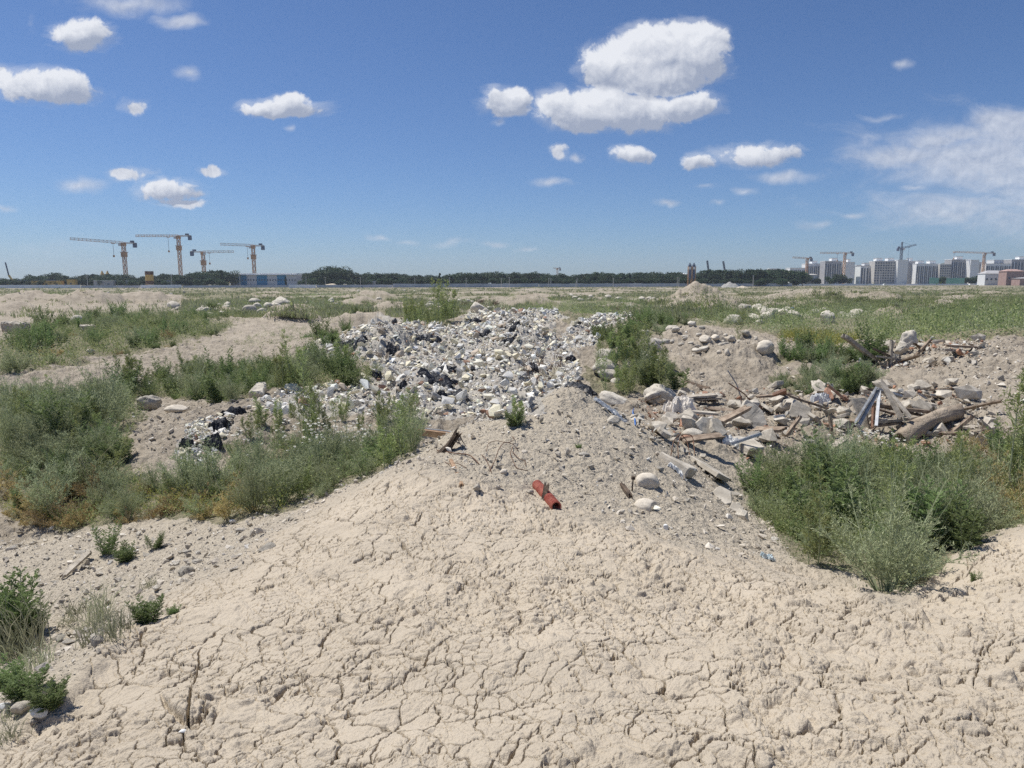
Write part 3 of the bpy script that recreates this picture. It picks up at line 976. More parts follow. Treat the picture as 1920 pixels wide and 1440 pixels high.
def in_region(poly, n, rng, jitter=0):
    """n places spread evenly over the ground inside an outline"""
    P = np.array(poly, float)
    gx, gy = ground(P[:, 0], P[:, 1])
    ok = ~np.isnan(gy)
    x0, x1, y0, y1 = np.nanmin(gx[ok]), np.nanmax(gx[ok]), np.nanmin(gy[ok]), np.nanmax(gy[ok])
    out = []
    tot = 0
    for _ in range(60):
        X = rng.uniform(x0 - .5, x1 + .5, n * 3); Y = rng.uniform(y0 - .5, y1 + .5, n * 3)
        px, py, d = proj(X, Y, base_h(X, Y))
        k = inpoly(px, py, poly)
        out.append(np.stack([X[k], Y[k]], 1)); tot += k.sum()
        if tot >= n: break
    return np.concatenate(out)[:n]

PROTO = {}
def proto(kind, meshes):
    PROTO[kind] = meshes
proto('feathery_weed', [fuzzy_weed(s, *a).mesh('feathery_weed') for s, a in ((1, (.75, .45)), (2, (.62, .5)), (3, (.85, .42)), (4, (.55, .42)))])
proto('leafy_weed', [leafy_weed(s, *a).mesh('leafy_weed') for s, a in ((11, (.6,)), (12, (.75, 11)), (13, (.45, 12)))])
proto('stalk_weed', [spire_weed(s, *a).mesh('stalk_weed') for s, a in ((21, (1.15,)), (22, (1.0, 4)), (23, (1.3, 2)))])
proto('dry_weed', [fuzzy_weed(s, *a).mesh('dry_weed') for s, a in ((31, (.34, .42, 18, 16, 8, .022, .005)), (32, (.28, .4, 18, 16, 8, .02, .005)))])
proto('grass_tuft', [tuft(s, *a).mesh('grass_tuft') for s, a in ((41, (.3,)), (42, (.42, 90)), (43, (.2, 60, .8)))])
LEAFMAT = {'feathery_weed': [('stem', 'leaf_grey'), ('stem', 'leaf_mid')], 'leafy_weed': [('stem', 'leaf_dark'), ('stem', 'leaf_mid')],
           'stalk_weed': [('stem', 'leaf_mid'), ('stem', 'leaf_dark')], 'dry_weed': [('stem_dry', 'leaf_dry'), ('stem_dry', 'leaf_yellow')], 'grass_tuft': [('stem', 'grass'), ('stem_dry', 'leaf_dry')]}
MESHES = {}
for k, ms in PROTO.items():
    MESHES[k] = []
    for vi, (a, b) in enumerate(LEAFMAT[k]):
        for m0 in ms:
            mm = m0 if vi == 0 else m0.copy()
            mm.materials.append(M[a]); mm.materials.append(M[b])
            MESHES[k].append((vi, mm))

def place(kind, x, y, s, label, group, rng, var=None, z=None, sink=.02, cat='weed'):
    opts = [m_ for v, m_ in MESHES[kind] if var is None or v == var]
    o = bpy.data.objects.new(kind, opts[int(rng.integers(len(opts)))])
    COL.objects.link(o)
    o.location = (x, y, (hz(x, y) if z is None else z) - sink)
    o.rotation_euler = (rng.normal() * .06, rng.normal() * .06, rng.uniform(0, 6.28))
    o.scale = (s * rng.uniform(.9, 1.15), s * rng.uniform(.9, 1.15), s * rng.uniform(.85, 1.15))
    return tag(o, label, cat, group)

def part_of(P):
    """which part of its patch each piece stands in, as seen from the mound"""
    a = P[:, 0] / P[:, 1]; d = P[:, 1]
    q1, q2 = np.quantile(a, [.34, .67]); m_ = np.median(d)
    return [('front' if dd < m_ else 'back') + ' ' + ('left' if aa < q1 else ('middle' if aa < q2 else 'right')) for aa, dd in zip(a, d)]
def finer(label, p):
    return label + ', ' + p if len(label.replace('-', ' ').split()) <= 14 else label

def thicket(region, mixes, rng, seed_clump=0):
    """mixes: kind, count, size, colour variant, label, group"""
    for kind, n, s, var, label, group in mixes:
        P = in_region(VEG[region] if isinstance(region, str) else region, n, rng)
        Z = height(P[:, 0], P[:, 1])
        parts_ = part_of(P)
        for (x, y), z, pp_ in zip(P, Z, parts_):
            sz = s * math.exp(rng.normal() * .22) * (1 + .9 * float(fbm(np.array([x * .9]), np.array([y * .9]), 6, 2)[0]))
            place(kind, x, y, sz, finer(label, pp_), group, rng, var, z)
RNG = np.random.default_rng(7)
T = thicket
T('pit', [('feathery_weed', 56, .80, 0, 'grey-green feathery weed in the pit right of the cracked clay', 'weeds in the pit'),
          ('feathery_weed', 24, .75, 1, 'fresh green feathery weed in the pit right of the cracked clay', 'weeds in the pit'),
          ('stalk_weed', 12, .75, 0, 'thin upright weed in the pit thicket right of the cracked clay', 'weeds in the pit'),
          ('leafy_weed', 34, .85, 0, 'dark leafy weed in the pit right of the cracked clay', 'weeds in the pit')], RNG)
T([(1760, 880), (1960, 870), (1990, 980), (1880, 990), (1780, 1000)], [('dry_weed', 12, 1.5, 1, 'yellow-green low weed at the right end of the pit thicket', 'yellowing weeds in the pit')], RNG)
T('hollow', [('feathery_weed', 52, .72, 0, 'grey-green feathery weed in the hollow left of the clay mound', 'weeds in the left hollow'),
             ('feathery_weed', 18, .7, 1, 'fresh green feathery weed in the hollow left of the clay mound', 'weeds in the left hollow'),
             ('leafy_weed', 24, .62, 0, 'dark leafy weed in the hollow left of the clay mound', 'weeds in the left hollow'),
             ('stalk_weed', 14, .55, 0, 'thin upright weed in the hollow left of the clay mound', 'weeds in the left hollow')], RNG)
T([(0, 930), (110, 930), (260, 930), (300, 950), (480, 930), (420, 985), (250, 985), (60, 1003), (0, 960)],
  [('dry_weed', 34, 1.0, 0, 'ochre dried weed along the near rim of the left hollow', 'dried weeds round the left hollow')], RNG)
T('strip', [('feathery_weed', 36, .8, 0, 'grey-green feathery weed in the strip nearer than the dirt track', 'weeds along the near track edge'),
            ('leafy_weed', 60, .95, 0, 'dark leafy weed in the strip nearer than the dirt track', 'weeds along the near track edge'),
            ('stalk_weed', 34, .7, 0, 'thin upright weed in the strip nearer than the dirt track', 'weeds along the near track edge')], RNG)
T('track_edge', [('feathery_weed', 36, 1.05, 0, 'grey-green feathery weed on the far side of the dirt track', 'weeds along the far track edge'),
                 ('feathery_weed', 8, 1.0, 1, 'fresh green feathery weed on the far side of the dirt track', 'weeds along the far track edge'),
                 ('leafy_weed', 90, 1.2, 0, 'dark leafy weed on the far side of the dirt track', 'weeds along the far track edge'),
                 ('dry_weed', 16, 1.2, 0, 'ochre dried weed on the far side of the dirt track', 'dried weeds along the far track edge')], RNG)
T('stones_gap', [('stalk_weed', 24, .68, 0, 'upright bushy weed between the pale mound and the rubble pile', 'weeds beside the pale mound'),
                 ('feathery_weed', 8, .7, 0, 'grey-green feathery weed between the pale mound and the rubble pile', 'weeds beside the pale mound'),
                 ('leafy_weed', 14, .7, 0, 'dark leafy weed between the pale mound and the rubble pile', 'weeds beside the pale mound')], RNG)
T('rear_gap', [('leafy_weed', 26, 1.1, 0, 'dark leafy weed behind the right tail of the rubble pile', 'weeds behind the rubble pile'),
               ('feathery_weed', 16, 1.0, 0, 'grey-green feathery weed behind the right tail of the rubble pile', 'weeds behind the rubble pile')], RNG)
T('bank', [('leafy_weed', 22, .7, 1, 'low green weed on the bank above the timber debris', 'weeds on the bank'),
           ('feathery_weed', 20, .6, 0, 'grey-green low weed on the bank above the timber debris', 'weeds on the bank')], RNG)
T('shelf', [('leafy_weed', 24, .8, 1, 'green weed behind the long leaning beam', 'weeds behind the leaning beam'),
            ('feathery_weed', 12, .7, 0, 'grey-green weed behind the long leaning beam', 'weeds behind the leaning beam')], RNG)
T('left_bank', [('feathery_weed', 30, .8, 0, 'grey-green feathery weed on the bank between the left edge and the pointed clay lump', 'weeds on the left bank'),
                ('feathery_weed', 10, .7, 1, 'fresh green feathery weed on the bank between the left edge and the pointed clay lump', 'weeds on the left bank')], RNG)
T([(440, 835), (520, 795), (640, 785), (800, 800), (760, 830), (560, 850)], [('stalk_weed', 30, .5, 0, 'thin pale-stemmed weed standing before the near foot of the rubble pile', 'thin weeds before the rubble pile')], RNG)
T([(560, 640), (640, 600), (700, 600), (640, 640), (560, 668)], [('leafy_weed', 14, .7, 0, 'dark leafy weed between the dirt track and the left shoulder of the rubble', 'weeds left of the rubble shoulder')], RNG)
T([(760, 625), (850, 622), (850, 600), (770, 600)], [('stalk_weed', 20, 1.1, 1, 'upright dark weed in the clump behind the upper left of the rubble pile', 'weeds behind the rubble shoulder')], RNG)
# single plants one can point at
def one(kind, px, py, s, label, var=0, cat='weed', group=None, lo=2.0, seed=0, mesh_i=None):
    p, k = on(px, py, 0, lo)
    rng = np.random.default_rng(int(px * 13 + py))
    o = place(kind, p.x, p.y, s, label, group, rng, var, p.z, cat=cat)
    if mesh_i is not None:
        o.data = MESHES[kind][mesh_i + (len(PROTO[kind]) if var else 0)][1]
    return o
one('leafy_weed', 20, 1200, 1.15, 'large dark ferny weed at the left edge beside the fallen plank', 0, mesh_i=2)
one('leafy_weed', -20, 1210, 1.2, 'ferny weed cut by the left edge, behind the large dark one', 0)
one('leafy_weed', 50, 1185, .8, 'smaller dark ferny weed growing against the large one at the left edge', 0, mesh_i=2)
one('leafy_weed', 278, 1165, .42, 'small dark feathery green weed where the clay meets the gravel', 0, mesh_i=2)
one('leafy_weed', 325, 1150, .2, 'tiny green weed just right of the small one at the edge of the clay', 0, mesh_i=2)
one('leafy_weed', 200, 1042, .6, 'low ferny weed on the gravel below the left hollow', 0)
one('leafy_weed', 235, 1048, .52, 'second low ferny weed on the gravel below the left hollow', 0, mesh_i=2)
one('leafy_weed', 290, 1030, .42, 'sparse small ferny weed on the gravel, right of two others', 1)
one('leafy_weed', 90, 1315, .42, 'low ferny weed above the grey concrete chunks at the left', 0, mesh_i=2)
one('leafy_weed', 45, 1305, .46, 'low ferny weed between the left edge and the concrete chunks', 0, mesh_i=2)
one('leafy_weed', 10, 1285, .5, 'ferny weed at the left edge over the concrete chunks', 1, mesh_i=2)
for i, (px, py, s, v) in enumerate(((150, 1150, .9, 1), (185, 1165, .9, 0), (165, 1185, .8, 1), (205, 1200, .7, 0), (130, 1165, .7, 1), (175, 1205, .6, 0), (225, 1180, .6, 1), (280, 1100, .6, 0))):
    one('grass_tuft', px, py, s, 'thin grass tuft on the gravel between the plank and the clay', 0 if v else 0, 'grass tuft', 'grass tufts below the plank')
for i, (px, py, s) in enumerate(((20, 1240, .9), (60, 1235, .8), (10, 1390, .5), (25, 1345, .6), (45, 1225, 1.1), (75, 1255, .7))):
    one('grass_tuft', px, py, s, 'green grass tuft at the lower left edge round the concrete chunks', 0, 'grass tuft', 'grass tufts at the lower left')
one('stalk_weed', 548, 735, 1.15, 'tall dark bushy stalk weed standing before the left end of the rubble pile', 0)
one('stalk_weed', 530, 728, 1.0, 'tall stalk weed just left of the tallest one before the rubble pile', 1)
one('stalk_weed', 572, 738, .95, 'tall stalk weed just right of the tallest one before the rubble pile', 1)
one('stalk_weed', 372, 722, .8, 'lone thin stalk weed against the dirt track', 0)
one('stalk_weed', 1888, 935, 1.5, 'tall dark spire-shaped weed at the right edge over the thicket', 1, mesh_i=2)
one('stalk_weed', 1915, 925, 1.2, 'tall weed beside the spire-shaped one, cut by the right edge', 1)
one('stalk_weed', 975, 800, .5, 'bright green upright weed at the foot of the rubble pile behind the grey hillock', 0)
one('leafy_weed', 965, 800, .5, 'green weed hugging the black sheet behind the grey hillock', 1)
one('stalk_weed', 1385, 640, .8, 'bushy green weed beside the pale boulder mound', 1)
one('stalk_weed', 1325, 604, 1.3, 'tall dark weed standing behind the cobble mound', 1)
one('stalk_weed', 1340, 606, 1.1, 'dark weed just right of the tall one behind the cobble mound', 1)
one('leafy_weed', 1085, 835, .16, 'tiny green seedling on the grey hillock', 1)
one('leafy_weed', 1065, 790, .13, 'tiny seedling near the top of the grey hillock', 1)
one('leafy_weed', 625, 640, .9, 'dark round weed at the far end of the dirt track', 0)
one('leafy_weed', 612, 650, .7, 'dark weed right beside the dirt track near the rubble', 0)
one('stalk_weed', 1240, 745, .9, 'bushy weed in front of the pale mound', 0)
one('leafy_weed', 1830, 1090, .2, 'small weed with broad leaves on the clay at the right', 1)
# camomile
def camomile(px, py, n, spread, h, label, r=.021, base=True):
    p, k = on(px, py)
    mb, dd, st = flower_heads(int(px), n, spread, h * .6, h, r)
    root = empty('chamomile_plant', p, (0, 0, 0), label, 'flowers')
    one_, P_ = mb, None
    Pn = st.v[0].reshape(n, 4, 3)[:, 2:].mean(1)
    pv = mb.v[0:]; 
    heads = np.stack([v.reshape(n, 4, 3) for v in mb.v], 1) - Pn[:, None, None]
    discs = np.stack([v.reshape(n, 4, 3) for v in dd.v], 1) - Pn[:, None, None]
    def hmesh(i, at_=None):
        q = MB()
        q.add(heads[i].reshape(-1, 3), np.arange(36).reshape(9, 4), 0); q.add(discs[i].reshape(-1, 3), np.arange(12).reshape(3, 4), 1)
        m_ = q.mesh('flower_head'); m_.materials.append(M['petal']); m_.materials.append(M['disc']); return m_
    var = [hmesh(i) for i in range(min(6, n))]
    for i in range(min(n, 100)):
        o = bpy.data.objects.new('flower_head', var[i % len(var)]); COL.objects.link(o); o.parent = root; o.location = Pn[i]; o.rotation_euler = (0, 0, i * 2.4)
    if n > 100:
        q = MB()
        for i in range(100, n):
            q.add((heads[i] + Pn[i]).reshape(-1, 3), np.arange(36).reshape(9, 4), 0); q.add((discs[i] + Pn[i]).reshape(-1, 3), np.arange(12).reshape(3, 4), 1)
        tag(q.obj('flower_heads', [M['petal'], M['disc']], root), kind='stuff')
    st.obj('stems', M['stem'], root)
    if base:
        f = fuzzy_weed(int(px) + 3, h * .85, spread * 1.6, 22, 16, 7, .02, .005)
        f.obj('leaves', [M['stem'], M['leaf_mid']], root)
camomile(620, 872, 200, .40, .5, 'broad clump of white chamomile beside the wooden board')
camomile(690, 862, 150, .33, .5, 'white chamomile clump closer to the wooden board')
camomile(590, 850, 80, .36, .6, 'pale chamomile among weeds at the foot of the rubble')
camomile(445, 865, 22, .2, .5, 'sparse white daisies above the left hollow')
camomile(1620, 850, 60, .26, .4, 'white chamomile growing below the propped timber')
camomile(1660, 868, 30, .25, .4, 'white chamomile beside the fallen log')
camomile(1215, 715, 26, .22, .7, 'white daisies in the weeds before the pale mound', .02)
camomile(285, 745, 12, .25, .6, 'few white daisies by the dirt track', .02)
# ------------------------------------------------------------------ stones and fragments
def hull(seed, n=14, flat=(1, 1, 1), smooth_=0):
    rng = np.random.default_rng(seed)
    p = rvec(rng, n) * rng.uniform(.8, 1.0, n)[:, None] * np.array(flat) * .5
    bm = bmesh.new()
    for q in p: bm.verts.new(q)
    r = bmesh.ops.convex_hull(bm, input=bm.verts[:])
    bm.verts.ensure_lookup_table()
    for v in [v for v in bm.verts if not v.link_faces]: bm.verts.remove(v)
    bmesh.ops.triangulate(bm, faces=bm.faces[:])
    bm.verts.index_update()
    V = np.array([v.co[:] for v in bm.verts]); F = np.array([[v.index for v in f.verts] for f in bm.faces])
    bm.free()
    return V, F

def boulder(seed, flat=(1, .85, .7), rough_=.12, sub=4, planes=7):
    """rounded stone with a few flattened faces"""
    bm = bmesh.new()
    bmesh.ops.create_icosphere(bm, subdivisions=sub, radius=.5)
    rng = np.random.default_rng(seed)
    V = np.array([v.co[:] for v in bm.verts]); 
    F = np.array([[v.index for v in f.verts] for f in bm.faces])
    bm.free()
    for i in range(planes):
        nrm = rvec(rng, 1)[0]; d = rng.uniform(.30, .42)
        h = V @ nrm - d
        V = V - np.where(h > 0, h * .88, 0)[:, None] * nrm
    nn_ = V / np.linalg.norm(V, axis=1)[:, None]
    k = fbm(V[:, 0] * 3 + seed + V[:, 2] * 1.7, V[:, 1] * 3 + V[:, 2] * 2.3, seed, 4)
    k2 = fbm(V[:, 0] * 11 + seed - V[:, 2] * 7, V[:, 1] * 11 + V[:, 2] * 9, seed + 5, 3)
    V = V + nn_ * (k * rough_ + k2 * rough_ * .22)[:, None]
    return V * np.array(flat), F

FR = [hull(100 + i, 7 + i % 8, (1, .55 + .4 * ((i * 37) % 10) / 10, .25 + .5 * ((i * 53) % 10) / 10)) for i in range(16)]
def rotm(rng, n, tilt=9):
    a = rng.uniform(0, 2 * np.pi, n); b = rng.normal(size=n) * tilt; c = rng.normal(size=n) * tilt
    ca, sa, cb, sb, cc, sc_ = np.cos(a), np.sin(a), np.cos(b), np.sin(b), np.cos(c), np.sin(c)
    z = np.zeros(n); o = np.ones(n)
    Rz = np.stack([ca, -sa, z, sa, ca, z, z, z, o], 1).reshape(-1, 3, 3)
    Rx = np.stack([o, z, z, z, cb, -sb, z, sb, cb], 1).reshape(-1, 3, 3)
    Ry = np.stack([cc, z, sc_, z, o, z, -sc_, z, cc], 1).reshape(-1, 3, 3)
    return Rz @ Rx @ Ry
def scatter(mb, protos, P, S, C, rng, tilt=.5, mi=0):
    k = rng.integers(len(protos), size=len(P))
    RM = rotm(rng, len(P), tilt)
    for i, (V, F) in enumerate(protos):
        q = np.where(k == i)[0]
        if not len(q): continue
        VV = np.einsum('nij,vj->nvi', RM[q], V) * S[q][:, None, None] + P[q][:, None]
        FF = (F[None] + (np.arange(len(q)) * len(V))[:, None, None]).reshape(-1, 3)
        CC = np.repeat(C[q], len(V), 0)
        mb.add(VV.reshape(-1, 3), FF, mi, CC)

def palette(rng, n, cols, w, var=.14):
    cols = np.array(cols); w = np.array(w, float); w /= w.sum()
    c = cols[rng.choice(len(cols), n, p=w)]
    return np.clip(c * (1 + rng.normal(size=(n, 1)) * var), 0.01, .9)
PILE_C = [(.64, .62, .575), (.80, .77, .70), (.82, .74, .55), (.46, .44, .41), (.33, .21, .15), (.035, .037, .045), (.50, .42, .33), (.86, .81, .67)]
PILE_W = [26, 24, 18, 4, 3, .8, 11, 18]
DIRT_C = [(.54, .48, .395), (.46, .41, .335), (.64, .58, .49), (.36, .325, .28), (.74, .70, .63)]
DIRT_W = [34, 26, 18, 12, 6]
DEB_C = [(.46, .40, .32), (.40, .22, .14), (.52, .49, .43), (.30, .24, .18), (.62, .60, .55), (.10, .09, .08), (.52, .40, .28)]
DEB_W = [30, 10, 22, 14, 10, 4, 12]

def pile_fill(name, poly, n, smin, smax, cols, w, rng, lift=.3, kind='stuff', tilt=.6, pw=2.2):
    P = in_region(poly, n, rng)
    n = len(P)
    S = smin * (rng.uniform(0.0, 1, n) ** -(1 / pw)); S = np.minimum(S, smax)
    Z = height(P[:, 0], P[:, 1]) + S * rng.uniform(-.05, lift, n)
    mb = MB()
    scatter(mb, FR, np.concatenate([P, Z[:, None]], 1), S, palette(rng, n, cols, w), rng, tilt)
    o = mb.obj(name, M['fragment'], None, False, True)
    return tag(o, kind=kind)

rg = np.random.default_rng(3)
# one ground cover of crushed rubble per area
pile_fill('crushed_rubble', RUB['pile'], 36000, .062, .34, PILE_C, PILE_W, rg, .5)
pile_fill('crushed_rubble', RUB['tail'], 6500, .07, .34, PILE_C, PILE_W, rg, .5)
pile_fill('crushed_rubble', RUB['patch'], 2600, .026, .16, PILE_C, PILE_W, rg, .5)
pile_fill('brick_crumbs', DEB, 7000, .022, .22, DEB_C, DEB_W, rg, .5)
pile_fill('brick_crumbs', DEB2, 1600, .04, .3, DEB_C, DEB_W, rg, .5)
# gravel on the grey slopes
SLOPE = [(0,1010),(250,990),(420,985),(520,960),(700,885),(900,780),(1060,742),(1160,770),(1260,830),(1400,930),(1500,1060),(1390,1060),(1250,1020),(1150,992),(1060,960),(960,930),(790,884),(700,905),(620,945),(520,1012),(450,1070),(330,1112),(230,1200),(60,1340),(0,1380)]
pile_fill('gravel', SLOPE, 42000, .007, .10, DIRT_C, DIRT_W, rg, .35, pw=1.9)
pile_fill('gravel', [(200,790),(300,760),(480,750),(640,740),(560,800),(450,840),(300,880)], 2600, .02, .16, DIRT_C, DIRT_W, rg, .3)
pile_fill('gravel', [(1100,640),(1250,620),(1400,620),(1480,660),(1700,700),(1640,735),(1440,730),(1300,735),(1100,760),(1180,700)], 6000, .018, .16, DIRT_C, DIRT_W, rg, .3)
pile_fill('gravel', [(1640,690),(1860,650),(1960,640),(1960,860),(1860,850),(1800,730)], 5000, .018, .2, DIRT_C, DIRT_W, rg, .3)
pile_fill('gravel', [(0,700),(200,660),(420,620),(640,590),(780,580),(640,650),(480,670),(300,710),(130,760),(0,800)], 2600, .018, .16, DIRT_C, DIRT_W, rg, .25)

# bigger single pieces, copies of a few meshes
def shared(name, V, F, mat, smooth_=False):
    mb = MB(); mb.add(V, F)
    me_ = mb.mesh(name, smooth_)
    me_.materials.append(mat)
    return me_
def put(name, me_, x, y, s, label, cat, group, rng, z=None, sink=.25, sc=(1, 1, 1), rot=None):
    o = bpy.data.objects.new(name, me_)
    COL.objects.link(o)
    o.location = (x, y, (hz(x, y) if z is None else z) + s * sc[2] * (.5 - sink) * .7)
    o.rotation_euler = rot if rot is not None else (rng.normal() * .25, rng.normal() * .25, rng.uniform(0, 6.28))
    o.scale = (s * sc[0], s * sc[1], s * sc[2])
    return tag(o, label, cat, group)

CH = [hull(300 + i, 10 + i % 7, (1, .8, .55)) for i in range(7)]
M['foam'] = mat_rough('cream_foam', (.66, .60, .43), (.74, .69, .54), 6, 40, .01, .9, .2)
M['plaster'] = mat_rough('white_plaster', (.56, .56, .56), (.70, .69, .67), 6, 40, .01, .9, .3)
foam_me = [shared('foam_chunk', V, F, M['foam']) for V, F in CH]
plas_me = [shared('plaster_chunk', V, F, M['plaster']) for V, F in CH]
brick_me = [shared('brick_fragment', V, F, M['brick']) for V, F in CH]
conc_me = [shared('concrete_chunk', V, F, M['concrete']) for V, F in CH]
st_me = [shared('stone', *boulder(500 + i, (1, .85, .62), .10, 3, 9), M['stone'], True) for i in range(7)]
ang_me = [shared('angular_stone', V, F, M['stone']) for V, F in [hull(600 + i, 11, (1, .8, .6)) for i in range(6)]]

def group_pieces(name, mes, poly, n, s0, s1, label, cat, group, rng, sink=.25):
    P = in_region(poly, n, rng)
    Z = height(P[:, 0], P[:, 1])
    for (x, y), z, pp_ in zip(P, Z, part_of(P)):
        put(name, mes[int(rng.integers(len(mes)))], x, y, rng.uniform(s0, s1) * math.exp(rng.normal() * .15), finer(label, pp_) if n > 10 else label, cat, group, rng, z, sink)
rp = np.random.default_rng(12)
group_pieces('foam_chunk', foam_me, RUB['pile'], 130, .2, .42, 'cream insulation foam chunk lying on the white rubble pile', 'foam chunk', 'foam chunks on the rubble pile', rp, .15)
group_pieces('plaster_chunk', plas_me, RUB['pile'], 90, .14, .3, 'pale grey plaster chunk lying on the white rubble pile', 'rubble chunk', 'plaster chunks on the rubble pile', rp, .15)
group_pieces('brick_fragment', brick_me, RUB['pile'], 34, .16, .36, 'reddish brown brick fragment lying on the white rubble pile', 'brick fragment', 'brick fragments on the rubble pile', rp, .2)
group_pieces('foam_chunk', foam_me, RUB['tail'], 30, .18, .32, 'cream foam chunk on the right tail of the rubble pile', 'foam chunk', 'foam chunks on the rubble tail', rp, .15)
group_pieces('foam_chunk', foam_me, RUB['patch'], 16, .07, .15, 'cream foam chunk in the small rubble patch among the left weeds', 'foam chunk', 'foam chunks in the small patch', rp, .15)
group_pieces('brick_fragment', brick_me, RUB['patch'], 5, .10, .2, 'orange brown brick fragment in the small rubble patch among the left weeds', 'brick fragment', 'bricks in the small patch', rp, .15)
group_pieces('concrete_chunk', conc_me, DEB, 96, .16, .5, 'angular concrete chunk in the demolition debris around the timber', 'concrete chunk', 'concrete chunks in the debris', rp, .2)
group_pieces('brick_fragment', brick_me, DEB, 34, .12, .26, 'broken brick in the demolition debris around the timber', 'brick fragment', 'broken bricks in the debris', rp, .2)
group_pieces('concrete_chunk', conc_me, DEB2, 16, .2, .5, 'concrete chunk by the broken boards on the upper right bank', 'concrete chunk', 'concrete chunks on the upper bank', rp, .2)
group_pieces('stone', ang_me, SLOPE, 60, .045, .13, 'angular stone stuck in the grey gravel slope', 'stone', 'stones on the gravel slope', rp, .3)
group_pieces('stone', ang_me, [(0,1010),(250,1000),(420,1000),(520,1000),(400,1060),(200,1180),(80,1260),(60,1100)], 34, .05, .12, 'angular stone on the left part of the gravel slope', 'stone', 'stones on the left gravel', rp, .3)
group_pieces('stone', ang_me, [(1160,775),(1290,830),(1390,930),(1400,1000),(1330,900),(1200,820)], 22, .08, .2, 'pale angular stone on the right flank of the grey hillock', 'stone', 'stones on the right flank', rp, .3)
group_pieces('boulder', st_me, [(305,590),(330,575),(430,572),(440,588),(420,600)], 26, .4, 1.1, 'pale stone in the row of rubble beyond the track, left of the boulder heap', 'stone', 'pale stones beyond the track', rp, .3)
group_pieces('boulder', st_me, [(440,592),(455,572),(530,566),(548,578),(500,592)], 14, .9, 1.5, 'large pale boulder in the heap beyond the dirt track', 'boulder', 'boulders heaped beyond the track', rp, .2)
group_pieces('boulder', st_me, [(562,568),(590,562),(640,570),(630,580)], 8, .5, 1.1, 'pale boulder right of the heap beyond the track', 'boulder', 'boulders right of the heap', rp, .2)
group_pieces('boulder', st_me, [(1360,612),(1380,590),(1420,584),(1560,588),(1680,582),(1680,592),(1560,606),(1460,612)], 40, .5, 1.3, 'pale boulder in the row among the far right weeds', 'boulder', 'boulders among the far right weeds', rp, .25)
group_pieces('boulder', st_me, [(1000,556),(1100,556),(1200,562),(1240,566),(1100,566)], 22, .6, 1.4, 'small pale boulder in the far centre field', 'boulder', 'boulders in the far centre field', rp, .25)
group_pieces('boulder', st_me, [(690,574),(740,566),(920,566),(960,572),(800,580)], 24, .4, 1.0, 'pale stone on the low mounds behind the rubble pile', 'stone', 'stones behind the rubble pile', rp, .25)
group_pieces('boulder', st_me, [(845,618),(860,596),(900,588),(950,588),(900,606)], 9, .5, .9, 'grey boulder at the left back corner of the rubble pile', 'boulder', 'boulders behind the rubble', rp, .15)
group_pieces('stone', st_me, [(1250,655),(1300,628),(1400,632),(1460,655),(1380,672),(1300,668)], 26, .14, .3, 'small river stone on the pale mound among bigger ones', 'stone', 'stones on the pale mound', rp, .3)
group_pieces('boulder', st_me, [(1120,700),(1180,640),(1260,622),(1290,640),(1200,700),(1150,745)], 14, .22, .55, 'pale boulder on the left slope of the pale mound', 'boulder', 'boulders left of the pale mound', rp, .25)
group_pieces('boulder', st_me, [(1000,545),(200,545),(60,552),(250,558),(340,552)], 20, .6, 1.1, 'pale stone on the far left spoil heaps', 'stone', 'stones on the far left heaps', rp, .25)

# single stones
def stone_at(px, py, wpx, label, me_i=0, name='boulder', sc=(1, .85, .7), mat='cobble', rot=None, sink=.25, sd_=None, cat='boulder', rough_=.05, lo=2.0, planes=3):
    p, k = on(px, py, 0, lo)
    V, F = boulder(int(px * 3 + py), (1, 1, 1), rough_, 4, planes)
    me_ = shared(name, V, F, M[mat], True)
    s = wpx * k
    return put(name, me_, p.x, p.y, s, label, cat, None, np.random.default_rng(int(px)), p.z, sink, sc, rot or (0.05, 0.05, .3))
stone_at(1212, 905, 50, 'smooth round boulder embedded in the grey slope, the upper of two', sc=(1, .8, .8), rot=(.5, 0, .2), sink=.42)
stone_at(1211, 950, 46, 'flat round river stone on the grey slope just below the round boulder', sc=(1, .8, .55), rot=(.35, 0, .1), sink=.3)
stone_at(1435, 656, 34, 'big egg-shaped pale boulder at the right end of the cobble mound', sc=(1, .9, .9), sink=.15, rot=(.2, .1, .4))
stone_at(1322, 640, 23, 'round pale cobble, largest of the row on the pale mound', sc=(1, .9, .75), sink=.2)
stone_at(1341, 635, 16, 'grey cobble touching the largest one on the pale mound', sc=(1, .9, .75), sink=.2)
stone_at(1368, 640, 20, 'tan cobble right of the grey one on the pale mound', sc=(1, .9, .75), sink=.2)
stone_at(1364, 660, 14, 'small cobble standing upright below the tan one', sc=(.8, .8, 1.2), sink=.2)
stone_at(1348, 662, 11, 'small round cobble left of the upright one on the pale mound', sc=(1, .9, .9), sink=.2)
stone_at(330, 772, 45, 'flat oval pale stone on the rim above the left hollow', sc=(1, .5, .36), sink=.1, rot=(0, -.08, 0))
stone_at(281, 768, 44, 'pointed clay lump on the rim left of the flat oval stone', sc=(1, .8, .95), sink=.25, mat='stone', rough_=.16, planes=8)
stone_at(471, 560, 0.001, '', name='x') if False else None
stone_at(1441, 602, 36, 'tall wedge-shaped pale boulder among the far right weeds', sc=(.9, .8, 1.0), sink=.2, mat='stone', rough_=.1, planes=10)
stone_at(1552, 606, 42, 'pale triangular rock among the far right weeds', sc=(1, .7, .75), sink=.1, mat='stone', rough_=.06, planes=10, rot=(.1, .2, .6))
stone_at(1152, 752, 62, 'pale slab-like boulder at the right foot of the rubble pile', sc=(1, .7, .5), sink=.25, mat='stone', rough_=.1, planes=8, rot=(.1, .35, -.3))
